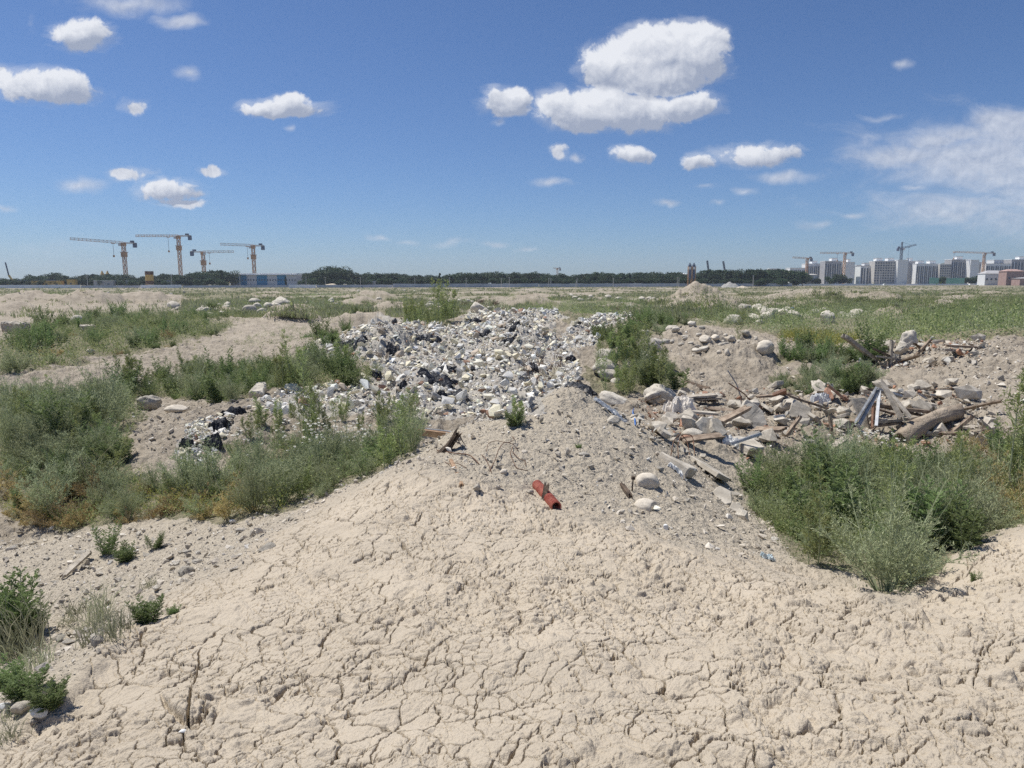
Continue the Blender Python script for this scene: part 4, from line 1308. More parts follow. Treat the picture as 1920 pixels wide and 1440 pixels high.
stone_at(1235, 748, 66, 'brown clay-covered boulder before the bushy weeds', sc=(1, .75, .65), sink=.2, mat='stone', rough_=.14, planes=8)
stone_at(1218, 656, 56, 'light boulder dotted with small holes on the pale mound', sc=(1, .7, .6), sink=.2, mat='concrete', rough_=.08, planes=8)
stone_at(1703, 650, 36, 'brown pitted rock standing on the upper right bank', sc=(.9, .8, 1.15), sink=.1, mat='stone', rough_=.16, planes=6)
stone_at(1690, 664, 30, 'brown rock leaning against the taller pitted rock', sc=(1, .8, .9), sink=.1, mat='stone', rough_=.14, planes=6)
stone_at(1780, 680, 34, 'dark shaded lump of earth below the broken boards', sc=(1, .8, .6), sink=.1, mat='stone', rough_=.15, planes=8)
stone_at(1150, 792, 30, 'angular pale block half way up the grey hillock', sc=(1, .8, .7), sink=.15, mat='stone', rough_=.03, planes=12)
stone_at(1262, 790, 26, 'river stone under the crumpled pale cloth', sc=(1, .8, .7), sink=.15)
stone_at(1300, 822, 44, 'rounded boulder in the debris nearest the grey slope', sc=(1, .8, .55), sink=.15, mat='stone', planes=7)
stone_at(895, 922, 17, 'small pale block at the upper rim of the clay', sc=(1, .8, .9), sink=.1, mat='concrete', rough_=.02, planes=14, cat='stone', name='stone')
stone_at(995, 925, 15, 'small pale block just left of the orange pipe', sc=(1, .7, .9), sink=.1, mat='concrete', rough_=.02, planes=14, cat='stone', name='stone')
stone_at(945, 887, 16, 'light brown pebble on the grey slope above the clay', sc=(1, .8, .7), sink=.2, cat='stone', name='stone')
stone_at(983, 850, 13, 'pale pebble on the grey slope under the wires', sc=(1, .8, .7), sink=.2, cat='stone', name='stone')
stone_at(1095, 856, 24, 'thin pale stone flake on the middle of the grey hillock', sc=(1, .5, .4), sink=.1, mat='stone', planes=10, cat='stone', name='stone')
stone_at(1248, 988, 15, 'white angular stone low on the grey slope', sc=(1, .8, .9), sink=.1, mat='white_paint', rough_=.02, planes=14, cat='stone', name='stone')
stone_at(1165, 962, 12, 'small pale stone right of the orange pipe end', sc=(1, .8, .7), sink=.2, cat='stone', name='stone')
stone_at(500, 1030, 36, 'pale flat stone at the upper left rim of the clay', sc=(1, .7, .3), sink=.25, mat='stone', planes=10, rot=(.3, -.3, .4))
stone_at(453, 998, 24, 'grey flat stone on the gravel just above the clay rim', sc=(1, .5, .4), sink=.1, mat='stone', planes=10, cat='stone', name='stone')
stone_at(372, 1055, 26, 'pale slab fragment at the left rim of the clay', sc=(1, .6, .45), sink=.1, mat='stone', planes=10, rot=(.2, .2, .5))
stone_at(350, 1075, 32, 'brown clay lump at the left rim of the clay', sc=(1, .8, .8), sink=.3, mat='stone', rough_=.14)
stone_at(275, 1158, 20, 'white chunk below the small feathery weed', sc=(1, .6, .6), sink=.1, mat='white_paint', rough_=.06, planes=12)
stone_at(42, 1330, 42, 'grey concrete chunk at the lower left edge', sc=(1, .8, .75), sink=.15, mat='concrete', rough_=.07, planes=12)
stone_at(76, 1338, 38, 'white angular chunk right of the grey one at the lower left edge', sc=(1, .7, .7), sink=.15, mat='white_paint', rough_=.03, planes=14, rot=(.2, .5, .5))
stone_at(62, 1350, 20, 'small grey chunk between the two bigger ones at the lower left', sc=(.8, .8, .9), sink=.1, mat='concrete', rough_=.05, planes=12)
stone_at(8, 1328, 24, 'white chunk cut by the lower left edge', sc=(1, .7, .7), sink=.15, mat='white_paint', rough_=.03, planes=14)
stone_at(343, 1378, 17, 'white stone chip below the open crack in the clay', sc=(1, .7, .5), sink=.3, mat='white_paint', rough_=.03, planes=12, cat='stone', name='stone')
stone_at(170, 662, 14, 'pale round stone by the far edge of the dirt track', sc=(1, .8, .8), sink=.1)
stone_at(146, 606, 22, 'pointed pale stone among the weeds beyond the track', sc=(1, .8, .9), sink=.1, mat='stone', planes=9)
stone_at(1445, 1030, 9, 'small dark pebble above the clear film', sc=(1, .8, .7), sink=.1, mat='stone', cat='stone', name='stone')
# ------------------------------------------------------------------ timber, slabs, sheets
def plank_obj(name, p, q, w, t, mat, label, cat, group=None, jag=.02, seed=0, twist=0.0):
    """a board with cracked grain lines and broken ends, from point p to point q"""
    p = Vector(p); q = Vector(q)
    L = (q - p).length
    rng = np.random.default_rng(seed + int(L * 1000))
    n = max(8, int(L / .06)); mth_ = 7
    xs = np.linspace(0, L, n)
    prof = []
    for i in range(mth_): prof.append((-w / 2 + w * i / (mth_ - 1), t / 2))
    for i in range(mth_): prof.append((w / 2 - w * i / (mth_ - 1), -t / 2))
    prof = np.array(prof)
    k = len(prof)
    end0 = rng.normal(size=k) * jag; end1 = rng.normal(size=k) * jag
    V = np.zeros((n, k, 3))
    for i, x in enumerate(xs):
        f = x / L
        xx = x + (end0 * (1 - f) ** 6 if f < .5 else end1 * f ** 6)
        V[i, :, 0] = xx
        V[i, :, 1] = prof[:, 0] + fbm(np.array([x * 2.0]), np.array([seed * 1.0]), 3, 2)[0] * w * .12
        gr = fbm(prof[:, 0] / w * 9 + seed, np.full(k, x * 1.2), 5, 2) * t * .16
        V[i, :, 2] = prof[:, 1] * (1 + 0 * f) + gr + fbm(np.array([x * 1.1]), np.array([seed + 5.0]), 4, 2)[0] * .02 * L
    i_ = np.arange(n - 1)[:, None] * k; j = np.arange(k)[None, :]
    F = np.stack([i_ + j, i_ + k + j, i_ + k + (j + 1) % k, i_ + (j + 1) % k], -1).reshape(-1, 4)
    mb = MB(); mb.add(V.reshape(-1, 3), F)
    h_ = mth_
    capf = [(a, a + 1, k - 2 - a, k - 1 - a) for a in range(h_ - 1)]
    c = np.array(capf)
    mb.f[4].append(c); mb.m[4].append(np.zeros(len(c), int))
    c2 = c[:, ::-1] + (n - 1) * k
    mb.f[4].append(c2); mb.m[4].append(np.zeros(len(c2), int))
    o = mb.obj(name, M[mat])
    o.location = p
    d = (q - p).normalized()
    o.rotation_mode = 'QUATERNION'
    o.rotation_quaternion = d.to_track_quat('X', 'Z') @ Euler((twist, 0, 0)).to_quaternion()
    return tag(o, label, cat, group)

def pt(px, py, Y=None, dz=0.0, ref=None):
    """a place seen at the pixel, at distance Y (or on the ground)"""
    if Y is None:
        p, k = on(px, py, dz)
        return p
    v = at(px, py, Y); v.z += dz
    return v

def two(px1, py1, px2, py2, base, up=0.04, dY=0.0):
    """end points of a board shown between two pixels, resting near the ground place `base`"""
    b, k = on(*base)
    return at(px1, py1, b.y + up), at(px2, py2, b.y + up + dY)

def slab_obj(name, px, py, wpx, hgt, thick, rot, mat, label, cat='slab', seed=0, lift=.0, group=None):
    p, k = on(px, py)
    rng = np.random.default_rng(seed + int(px))
    w = wpx * k
    n = 9
    a = np.sort(rng.uniform(0, 6.28, n))
    rr = np.minimum(.5 / np.maximum(np.abs(np.cos(a)), 1e-3), .5 / np.maximum(np.abs(np.sin(a)), 1e-3)) * rng.uniform(.85, 1.05, n)
    bm = bmesh.new()
    vs = [bm.verts.new((math.cos(t_) * r_ * w, math.sin(t_) * r_ * hgt, thick / 2)) for t_, r_ in zip(a, rr)]
    f = bm.faces.new(vs)
    ex = bmesh.ops.extrude_face_region(bm, geom=[f])
    bmesh.ops.translate(bm, verts=[g for g in ex['geom'] if isinstance(g, bmesh.types.BMVert)], vec=(0, 0, -thick))
    bmesh.ops.bevel(bm, geom=bm.edges[:], offset=thick * .12, segments=1, affect='EDGES')
    bmesh.ops.triangulate(bm, faces=bm.faces[:])
    bmesh.ops.subdivide_edges(bm, edges=bm.edges[:], cuts=2, use_grid_fill=True)
    bmesh.ops.recalc_face_normals(bm, faces=bm.faces[:])
    me_ = bpy.data.meshes.new(name)
    bm.to_mesh(me_); bm.free()
    nv = len(me_.vertices); co = np.zeros(nv * 3); me_.vertices.foreach_get('co', co); co = co.reshape(-1, 3)
    co += np.stack([fbm(co[:, 0] * 9 + s_, co[:, 1] * 9 + co[:, 2] * 5, seed + s_, 3) for s_ in (1, 2, 3)], 1) * thick * .16
    me_.vertices.foreach_set('co', co.ravel())
    me_.materials.append(M[mat])
    o = bpy.data.objects.new(name, me_)
    COL.objects.link(o)
    o.location = p + Vector((0, 0, lift))
    o.rotation_euler = rot
    return tag(o, label, cat, group)

def crumple(name, px, py, wpx, hpx, mat, label, cat, seed=0, h=.12, rotz=0.0, lift=.03, fold=3.2, group=None, lo=2.0):
    """a thin crumpled sheet lying over the ground"""
    p, k = on(px, py, 0, lo)
    w = wpx * k; d = hpx * k * 2.4
    n = 34
    g1, g2 = np.meshgrid(np.linspace(-.5, .5, n), np.linspace(-.5, .5, n), indexing='ij')
    ang = np.arctan2(g2, g1)
    ed = 1 + fbm(np.cos(ang) * 1.7 + seed, np.sin(ang) * 1.7, seed, 3) * .8
    u = g1 * ed; v = g2 * ed
    rid = .8 - billow(u * fold + seed, v * fold * .6, seed, 3, .5) * 2.2
    dx = fbm(u * 3 + 5, v * 3, seed + 1, 3) * .16; dy = fbm(u * 3, v * 3 + 9, seed + 2, 3) * .16
    lx = (u + dx) * w; ly = (v + dy) * d
    c, s = math.cos(rotz), math.sin(rotz)
    X = p.x + lx * c - ly * s; Y = p.y + lx * s + ly * c
    Z = height(X.ravel(), Y.ravel()).reshape(X.shape) + lift + np.maximum(rid, -.1) * h
    Z -= (np.maximum(np.abs(g1), np.abs(g2)) * 2) ** 6 * lift * 1.2
    V = np.stack([X, Y, Z], -1).reshape(-1, 3) - np.array(p)
    i = np.arange(n - 1)[:, None] * n; j = np.arange(n - 1)[None]
    F = np.stack([i + j, i + n + j, i + n + j + 1, i + j + 1], -1).reshape(-1, 4)
    mb = MB(); mb.add(V, F)
    o = mb.obj(name, M[mat], None, False)
    o.location = p
    so = o.modifiers.new('thickness', 'SOLIDIFY'); so.thickness = .004
    return tag(o, label, cat, group)

# --- on the grey hillock
b0, k0 = on(800, 812, 0, 6)
bp = at(752, 806, 9.6); bq = at(850, 818, 8.9)
root = empty('wooden_board', bp, (0, 0, 0), 'brown wooden board with a metal strip, sticking out left of the stump', 'board')
def local(mbv, org): return mbv
dvec = (bq - bp); L_ = dvec.length
root.rotation_mode = 'QUATERNION'; root.rotation_quaternion = dvec.normalized().to_track_quat('X', 'Z')
mb = MB(); add_box(mb, (L_ / 2, 0, 0), (L_, .05, .085)); o = mb.obj('board', M['wood_fresh'], root)
bv = o.modifiers.new('edge', 'BEVEL'); bv.width = .004
mb = MB(); add_box(mb, (L_ / 2 + .02, .045, .045), (L_, .035, .012)); mb.obj('metal_strip', M['metal'], root)

def stump(px, py, h, r, label):
    p, k = on(px, py, 0, 6)
    n, kk = 40, 26
    V = np.zeros((kk, n, 3))
    ax = Vector((.55, .10, .83)).normalized()
    q = ax.to_track_quat('Z', 'Y').to_matrix()
    a = np.linspace(0, 2 * np.pi, n, endpoint=False)
    for i in range(kk):
        f = i / (kk - 1)
        rr = r * (1 + .25 * math.sin(f * 5 + 1)) * (1 - .15 * f)
        rad = rr * (1 + .55 * fbm(np.cos(a) * 2.2, np.sin(a) * 2.2 + f * .5, 8, 3) + .12 * np.sin(a * 11 + f * 2))
        z = (f * h + (f ** 4) * h * .30 * fbm(np.cos(a) * 2.5 + 3, np.sin(a) * 2.5, 9, 3))
        V[i] = np.stack([np.cos(a) * rad, np.sin(a) * rad * .62, z - .12], 1)
    V = V.reshape(-1, 3) @ np.array(q).T
    i_ = np.arange(kk - 1)[:, None] * n; j = np.arange(n)[None, :]
    F = np.stack([i_ + j, i_ + (j + 1) % n, i_ + n + (j + 1) % n, i_ + n + j], -1).reshape(-1, 4)
    mb = MB(); mb.add(V, F)
    mb.add([V[(kk - 1) * n:].mean(0) - np.array(ax) * .05], np.zeros((0, 3), int))
    f3 = np.array([((kk - 1) * n + x, (kk - 1) * n + (x + 1) % n, mb.n - 1) for x in range(n)])
    mb.f[3].append(f3); mb.m[3].append(np.zeros(n, int))
    o = mb.obj('tree_stump', M['wood_dark'], None)
    o.location = p
    tag(o, label, 'stump')
    rng = np.random.default_rng(5)
    for s in range(3):
        b = np.array((.10 + .03 * s, -.03, .12 + .03 * s)); e = b + np.array((.05 + rng.uniform(-.02, .04), -.03, -.06 + rng.uniform(-.08, .05)))
        m2 = MB(); tube(m2, [b, (b + e) / 2 + rng.normal(size=3) * .012, e], [.008, .006, .003], 5)
        m2.obj('splinter', M['wood'], o)
    return o
stump(835, 848, .36, .075, 'dark splintered tree stump leaning on the crest of the grey slope')
a_, b_ = pt(845, 868), pt(866, 915); a_.z += .03; b_.z += .015
plank_obj('thin_plank', a_, b_, .035, .022, 'wood_fresh', 'thin brown stake lying down the slope below the stump', 'plank', seed=4)
a_, b_ = at(908, 783, 8.9), at(930, 802, 8.6)
plank_obj('short_plank', a_, b_, .07, .022, 'wood_grey', 'short weathered board end near the top left of the grey hillock', 'plank', seed=6, twist=.5)
a_, b_ = pt(118, 1088), pt(169, 1050); a_.z += .03; b_.z += .07
plank_obj('fallen_plank', a_, b_, .05, .028, 'wood_grey', 'short grey plank lying on the gravel beside the ferny weed', 'plank', seed=7, twist=.15)

def wire(name, pts, r, mat, label, cat, group=None, lift=.008, seed=0):
    P = []
    for i, (px, py, dz) in enumerate(pts):
        dz *= .45 if name in ('wire', 'root') else .8
        p, k = on(px, py, dz + lift)
        P.append(p)
    P = np.array(P)
    t = np.linspace(0, len(P) - 1, (len(P) - 1) * 6 + 1)
    Q = np.stack([np.interp(t, np.arange(len(P)), P[:, j]) for j in range(3)], 1)
    # smooth
    for _ in range(3): Q[1:-1] = (Q[:-2] + Q[1:-1] * 2 + Q[2:]) / 4
    mb = MB(); tube(mb, Q - Q[0], r, 5)
    o = mb.obj(name, M[mat], None, True)
    o.location = Q[0]
    return tag(o, label, cat, group)
wire('root', [(820, 848, .0), (850, 856, .04), (880, 856, .05), (892, 868, .03), (898, 872, 0)], .006, 'rust', 'brown root running right from the stump', 'root')
wire('wire', [(903, 855, .0), (910, 862, .06), (915, 878, .04), (922, 887, .0)], .004, 'rust', 'rusty wire bent over the grey slope below the stump, left one', 'wire')
wire('wire', [(918, 882, .0), (930, 870, .09), (934, 852, .12), (945, 840, .12), (962, 840, .08), (972, 846, .0)], .004, 'rust', 'rusty wire hooped over the middle of the grey slope', 'wire')
wire('wire', [(962, 842, .02), (956, 855, .08), (960, 865, .05), (968, 877, .0), (990, 882, .0)], .004, 'rust', 'rusty wire trailing right from the hooped one', 'wire')
wire('wire', [(960, 850, .05), (974, 862, .05), (984, 868, .03), (986, 875, 0)], .004, 'rust', 'short rusty wire crossing the trailing one', 'wire')
wire('wire', [(912, 850, .02), (915, 840, .10), (930, 836, .12), (952, 838, .10), (966, 832, .06), (960, 820, 0)], .0035, 'rust', 'thin rusty wire arching over the hooped one', 'wire')
wire('root', [(834, 866, 0), (842, 872, .03), (856, 874, .04), (875, 877, .0)], .0035, 'rust', 'thin root curling over the thin brown stake', 'root')
wire('blue_strap', [(1188, 768, .0), (1186, 778, .05), (1190, 790, .05), (1191, 800, .0)], .010, 'blue_plastic', 'bright blue strap beside the grey hillock', 'strap')
wire('rebar', [(1257, 862, .0), (1262, 846, .16), (1275, 836, .2), (1288, 842, .14), (1294, 860, 0)], .006, 'rust', 'bent rusty rods rising from the white chunk on the right flank', 'rebar')
wire('rebar', [(1272, 864, .0), (1270, 850, .12), (1277, 838, .2), (1298, 836, .18), (1303, 856, 0)], .006, 'rust', 'second bent rusty rod crossing the first on the right flank', 'rebar')
# thin rods standing up behind
for (x1, y1, x2, y2, Y, lab) in ((1364, 694, 1392, 752, 14.6, 'thin bent rod standing up from the concrete slabs'), (1366, 718, 1420, 765, 14.0, 'second thin rod leaning over the concrete slabs')):
    mb = MB(); p0 = at(x1, y1, Y); p1 = at(x2, y2, Y)
    md = (p0 + p1) / 2 + Vector((.03, 0, .03))
    tube(mb, [(0, 0, 0), md - p0, p1 - p0], [.012, .012, .012], 6)
    o = mb.obj('metal_rod', M['metal'] if y1 < 700 else M['rust']); o.location = p0; tag(o, lab, 'rod')
# small stick with knob by the boulder, flat splinter below
mb = MB(); p0, _k = on(1185, 922); tube(mb, [(0, 0, -.03), (.004, 0, .07), (.008, 0, .12)], [.009, .007, .006], 6); tube(mb, [(.008, 0, .12), (.01, 0, .15)], [.022, .02], 8)
o = mb.obj('stick', M['wood_dark']); o.location = p0; tag(o, 'short dark stick with a grey knob beside the round boulder', 'stick')
a_, b_ = pt(1166, 916), pt(1182, 934); a_.z += .04; b_.z += .02
plank_obj('wood_splinter', a_, b_, .04, .03, 'wood_dark', 'dark wood splinter left of the flat river stone', 'wood splinter', seed=9)

# --- corrugated pipe
pa, _k = on(1007, 915); pb, _k2 = on(1043, 956)
pa = pa + Vector((0, .02, .025)); pb = pb + Vector((0, 0, .024))
d = pb - pa; L_ = d.length
n, seg = 40, 260
t_ = np.linspace(0, L_, seg)
ridge = .044 + .0045 * np.sign(np.sin(t_ * 2 * np.pi / .0165)) * np.minimum(1, np.abs(np.sin(t_ * 2 * np.pi / .0165)) * 2.5)
mb = MB()
a = np.linspace(0, 2 * np.pi, n, endpoint=False)
def ring(r, x): return np.stack([np.full(n, x), np.cos(a) * r, np.sin(a) * r], 1)
V = np.concatenate([ring(ridge[i], t_[i]) for i in range(seg)] + [ring(.037, t_[i]) for i in range(seg - 1, -1, -1)])
kk = 2 * seg
i_ = np.arange(kk)[:, None] * n; j = np.arange(n)[None, :]
F = np.stack([i_ + j, i_ + (j + 1) % n, (i_ + n) % (kk * n) + (j + 1) % n, (i_ + n) % (kk * n) + j], -1).reshape(-1, 4)
mb.add(V, F[:, ::-1])
o = mb.obj('corrugated_pipe', M['orange_pipe'], None, False)
o.location = pa; o.rotation_mode = 'QUATERNION'; o.rotation_quaternion = d.normalized().to_track_quat('X', 'Z')
tag(o, 'short orange-red corrugated plastic pipe lying on the rim of the clay', 'pipe')
mid = (pa + pb) / 2
plank_obj('wood_chip', at(1020, 937, mid.y - .09), at(1025, 908, mid.y - .03), .044, .02, 'wood_dark', 'small dark wood chip leaning on the orange pipe', 'wood chip', seed=3)

# --- demolition debris on the right
def board(px1, py1, px2, py2, base, w, t, mat, label, seed, cat='board', twist=0.0, dY=0.0, name='board'):
    a_, b_ = two(px1, py1, px2, py2, base, 0.0, dY)
    return plank_obj(name, a_, b_, w, t, mat, label, cat, seed=seed, twist=twist, jag=.03)
board(1583, 630, 1650, 682, (1640, 690), .17, .09, 'wood_grey', 'long weathered beam leaning over the weeds on the upper right bank', 1, 'beam', dY=.3, name='beam')
board(1672, 640, 1668, 686, (1668, 688), .10, .05, 'wood_grey', 'short upright board beside the brown pitted rock', 2)
board(1745, 637, 1715, 668, (1712, 670), .08, .05, 'wood', 'narrow board leaning right of the brown pitted rock', 3)
board(1762, 655, 1832, 660, (1790, 668), .28, .06, 'wood_grey', 'wide broken board lying on the upper right bank', 4, dY=.2)
board(1775, 648, 1836, 652, (1800, 662), .2, .05, 'wood', 'split board behind the wide broken one on the upper right bank', 5)
board(1645, 668, 1700, 676, (1670, 685), .12, .05, 'wood_grey', 'flat board at the foot of the long weathered beam', 6)
board(1640, 655, 1668, 668, (1655, 682), .09, .05, 'wood_dark', 'dark short board against the long weathered beam', 7)
board(1480, 742, 1552, 766, (1520, 785), .12, .04, 'wood', 'grey board sloping down over the dark gap in the debris', 8)
board(1552, 722, 1580, 745, (1560, 770), .10, .04, 'brick', 'short reddish board behind the sloping grey one', 9)
board(1652, 714, 1690, 785, (1675, 800), .09, .04, 'wood_grey', 'pale plank propped up to a point, tallest of the timber', 10, dY=-.5)
board(1668, 735, 1706, 782, (1690, 800), .08, .03, 'wood_grey', 'pale plank propped just right of the tallest one', 11, dY=-.4)
board(1628, 730, 1690, 740, (1660, 780), .07, .04, 'wood_dark', 'dark plank lying behind the propped timber', 12)
board(1640, 758, 1740, 772, (1690, 800), .13, .05, 'wood', 'long brown plank crossing behind the propped timber', 13)
board(1648, 762, 1736, 780, (1690, 805), .08, .04, 'wood_dark', 'narrow dark plank under the long brown one', 14)
board(1645, 790, 1722, 784, (1680, 810), .08, .05, 'wood_grey', 'grey plank lying flat before the propped timber', 15)
board(1640, 799, 1690, 792, (1665, 815), .06, .04, 'wood', 'thin plank below the flat grey one', 16)
board(1622, 768, 1628, 800, (1625, 806), .09, .03, 'wood_grey', 'short pale upright board inside the propped timber', 17)
board(1638, 762, 1636, 800, (1632, 806), .07, .03, 'brick', 'short reddish upright board inside the propped timber', 18)
board(1556, 780, 1560, 815, (1558, 818), .06, .04, 'wood', 'short brown post upright in the debris', 19)
board(1550, 846, 1584, 822, (1560, 850), .13, .03, 'wood_grey', 'pale peeling board above the thicket', 20, dY=.3)
board(1475, 815, 1498, 784, (1480, 820), .09, .04, 'wood', 'brown board end leaning left in the debris', 21)
board(1420, 744, 1480, 738, (1440, 752), .12, .04, 'wood', 'weathered board on the back edge of the debris', 22)
board(1270, 746, 1340, 740, (1300, 752), .26, .04, 'wood_grey', 'wide grey sheet of board at the back left of the debris', 23)
board(1275, 752, 1350, 746, (1310, 758), .20, .03, 'wood_grey', 'lower grey sheet of board at the back left of the debris', 24)
board(1300, 772, 1344, 776, (1320, 782), .16, .04, 'concrete', 'flat grey panel beside the crumpled pale cloth', 25)
board(1782, 815, 1822, 782, (1800, 820), .06, .06, 'wood', 'thin dark prop under the end of the log', 26)
board(1838, 790, 1882, 830, (1860, 838), .14, .04, 'wood_grey', 'splintered board at the right beside the tall spire-shaped weed', 27)
board(1845, 805, 1888, 842, (1866, 850), .10, .05, 'wood', 'second splintered board at the right beside the tall weed', 28)
board(1745, 740, 1780, 744, (1760, 752), .06, .03, 'metal', 'dark flat metal strip on the earth right of the propped timber', 29, 'metal strip')
board(1722, 738, 1735, 746, (1730, 752), .06, .03, 'metal', 'short bluish metal scrap right of the propped timber', 30, 'metal strip')
# metal profiles propped like an A
M['hoard_grey'] = mat_rough('pale_metal', (0.45, 0.46, 0.47), (0.60, 0.61, 0.62), 9, 50, .001, .5)
for i, (x1, y1, x2, y2, lab, dY) in enumerate(((1645, 728, 1606, 792, 'grey metal channel propped up, left leg of the point', -.6), (1650, 730, 1612, 796, 'second metal channel lying along the left leg', -.6),
                                 (1649, 732, 1643, 798, 'white metal channel, upright in the middle of the propped timber', -.6), (1648, 729, 1692, 742, 'bluish metal sheet strip running right from the top of the point', .2),
                                 (1606, 796, 1616, 808, 'white metal end piece at the foot of the left leg', 0), (1372, 834, 1428, 815, 'grey metal edge strip above the white sacking', 0))):
    a_, b_ = two(x1, y1, x2, y2, (1650, 805) if i < 5 else (1400, 850), 0, dY)
    mb = MB(); d = b_ - a_; L_ = d.length
    add_box(mb, (L_ / 2, 0, 0), (L_, .045, .006)); add_box(mb, (L_ / 2, .0225, .0201), (L_, .006, .034)); add_box(mb, (L_ / 2, -.0225, .0201), (L_, .006, .034))
    o = mb.obj('metal_channel', M['metal' if 'white' not in lab else 'hoard_grey'])
    o.location = a_; o.rotation_mode = 'QUATERNION'; o.rotation_quaternion = d.normalized().to_track_quat('X', 'Z') @ Euler((1.2 + i, 0, 0)).to_quaternion()
    tag(o, lab, 'metal strip')
# slabs
slab_obj('concrete_slab', 1610, 795, 50, .62, .05, (1.15, .1, .1), 'concrete', 'thin concrete panel leaning behind the metal channels', seed=1, lift=.2)
slab_obj('concrete_slab', 1410, 800, 46, .55, .10, (.95, -.45, .5), 'concrete', 'tilted concrete slab, tallest in the left debris', seed=2, lift=.2)
slab_obj('concrete_slab', 1400, 845, 56, .5, .12, (.25, .15, .3), 'concrete', 'flat pale concrete block at the front of the debris', seed=3, lift=.08)
slab_obj('concrete_slab', 1500, 785, 40, .4, .07, (1.0, .3, -.3), 'concrete', 'brownish slab leaning over the dark gap in the debris', seed=4, lift=.18)
slab_obj('concrete_slab', 1460, 790, 24, .45, .05, (1.1, .2, .2), 'metal', 'small bluish sheet standing in the debris', seed=5, lift=.15)
slab_obj('concrete_slab', 1325, 815, 46, .35, .08, (.9, -.5, .8), 'concrete', 'tilted concrete slab right of the pale cloth', seed=6, lift=.12)
slab_obj('concrete_slab', 1345, 820, 40, .4, .07, (.6, .5, .2), 'concrete', 'tilted slab behind the front concrete block', seed=7, lift=.14)
slab_obj('concrete_slab', 1560, 750, 30, .3, .08, (.8, .1, .2), 'brick', 'brown square slab behind the sloping board', seed=8, lift=.12)
slab_obj('concrete_slab', 1330, 885, 60, .6, .06, (.25, .45, .6), 'concrete', 'smooth tan slab at the left end of the thicket', seed=9, lift=.05)
slab_obj('concrete_slab', 1270, 880, 60, .4, .12, (.35, .3, .9), 'concrete', 'white concrete chunk with rusty rods on the right flank', seed=10, lift=.05)
slab_obj('concrete_slab', 1355, 940, 44, .3, .07, (.35, .35, -.5), 'concrete', 'pale flat stone slab at the foot of the right flank', seed=11, lift=.03)
slab_obj('concrete_slab', 1380, 960, 26, .16, .06, (.3, .3, -.5), 'concrete', 'small pale slab below the flat one on the right flank', seed=12, lift=.03)
slab_obj('concrete_slab', 30, 625, 50, .5, .55, (.1, .05, .1), 'concrete', 'pale concrete beam end at the left edge beyond the track', seed=13, lift=.3)
slab_obj('concrete_slab', 168, 625, 32, .4, .3, (.1, .05, .1), 'concrete', 'flat concrete block among the weeds beyond the track', seed=14, lift=.3)
slab_obj('concrete_slab', 478, 740, 42, .45, .2, (.4, .1, .2), 'stone', 'grey stone slab embedded in the bank below the strip of weeds', seed=15, lift=.1)
for i, (x, y, w, lab) in enumerate(((1395, 770, 24, 'small grey slab at the back of the left debris'), (1440, 775, 26, 'flat pale slab between the tilted slabs'), (1530, 800, 30, 'flat slab left of the short brown post'), (1580, 790, 26, 'flat slab right of the short brown post'),
                             (1465, 745, 26, 'red-brown slab on the back edge of the debris'), (1535, 735, 34, 'pale slab at the back below the weedy bank'), (1750, 800, 30, 'flat slab just above the log'), (1240, 820, 26, 'flat pale slab on the crest right of the hillock'))):
    slab_obj('concrete_slab', x, y, w, .3, .06, (.3 + .2 * (i % 3), .3 * ((i % 2) * 2 - 1), i), 'brick' if 'red' in lab else 'concrete', lab, seed=20 + i, lift=.1)

# more broken wood and panels strewn through the debris
rq = np.random.default_rng(41)
for reg, n_, lab, grp in ((DEB, 24, 'broken stick of wood lying loose in the demolition debris', 'loose broken wood in the debris'), (DEB2, 9, 'broken stick of wood by the boards on the upper right bank', 'loose wood on the upper bank')):
    for x, y in in_region(reg, n_, rq):
        z = hz(x, y); L = rq.uniform(.25, .8); a = rq.uniform(0, 6.28); e = rq.uniform(-.05, .45)
        p0 = Vector((x, y, z + .03)); p1 = p0 + Vector((math.cos(a) * math.cos(e), math.sin(a) * math.cos(e), math.sin(e))) * L
        plank_obj('broken_board', p0, p1, rq.uniform(.05, .16), rq.uniform(.02, .05), ['wood', 'wood_grey', 'wood_grey', 'wood_dark', 'wood'][int(rq.integers(5))], lab, 'broken wood', grp, .03, int(rq.integers(90)), rq.uniform(-.6, .6))
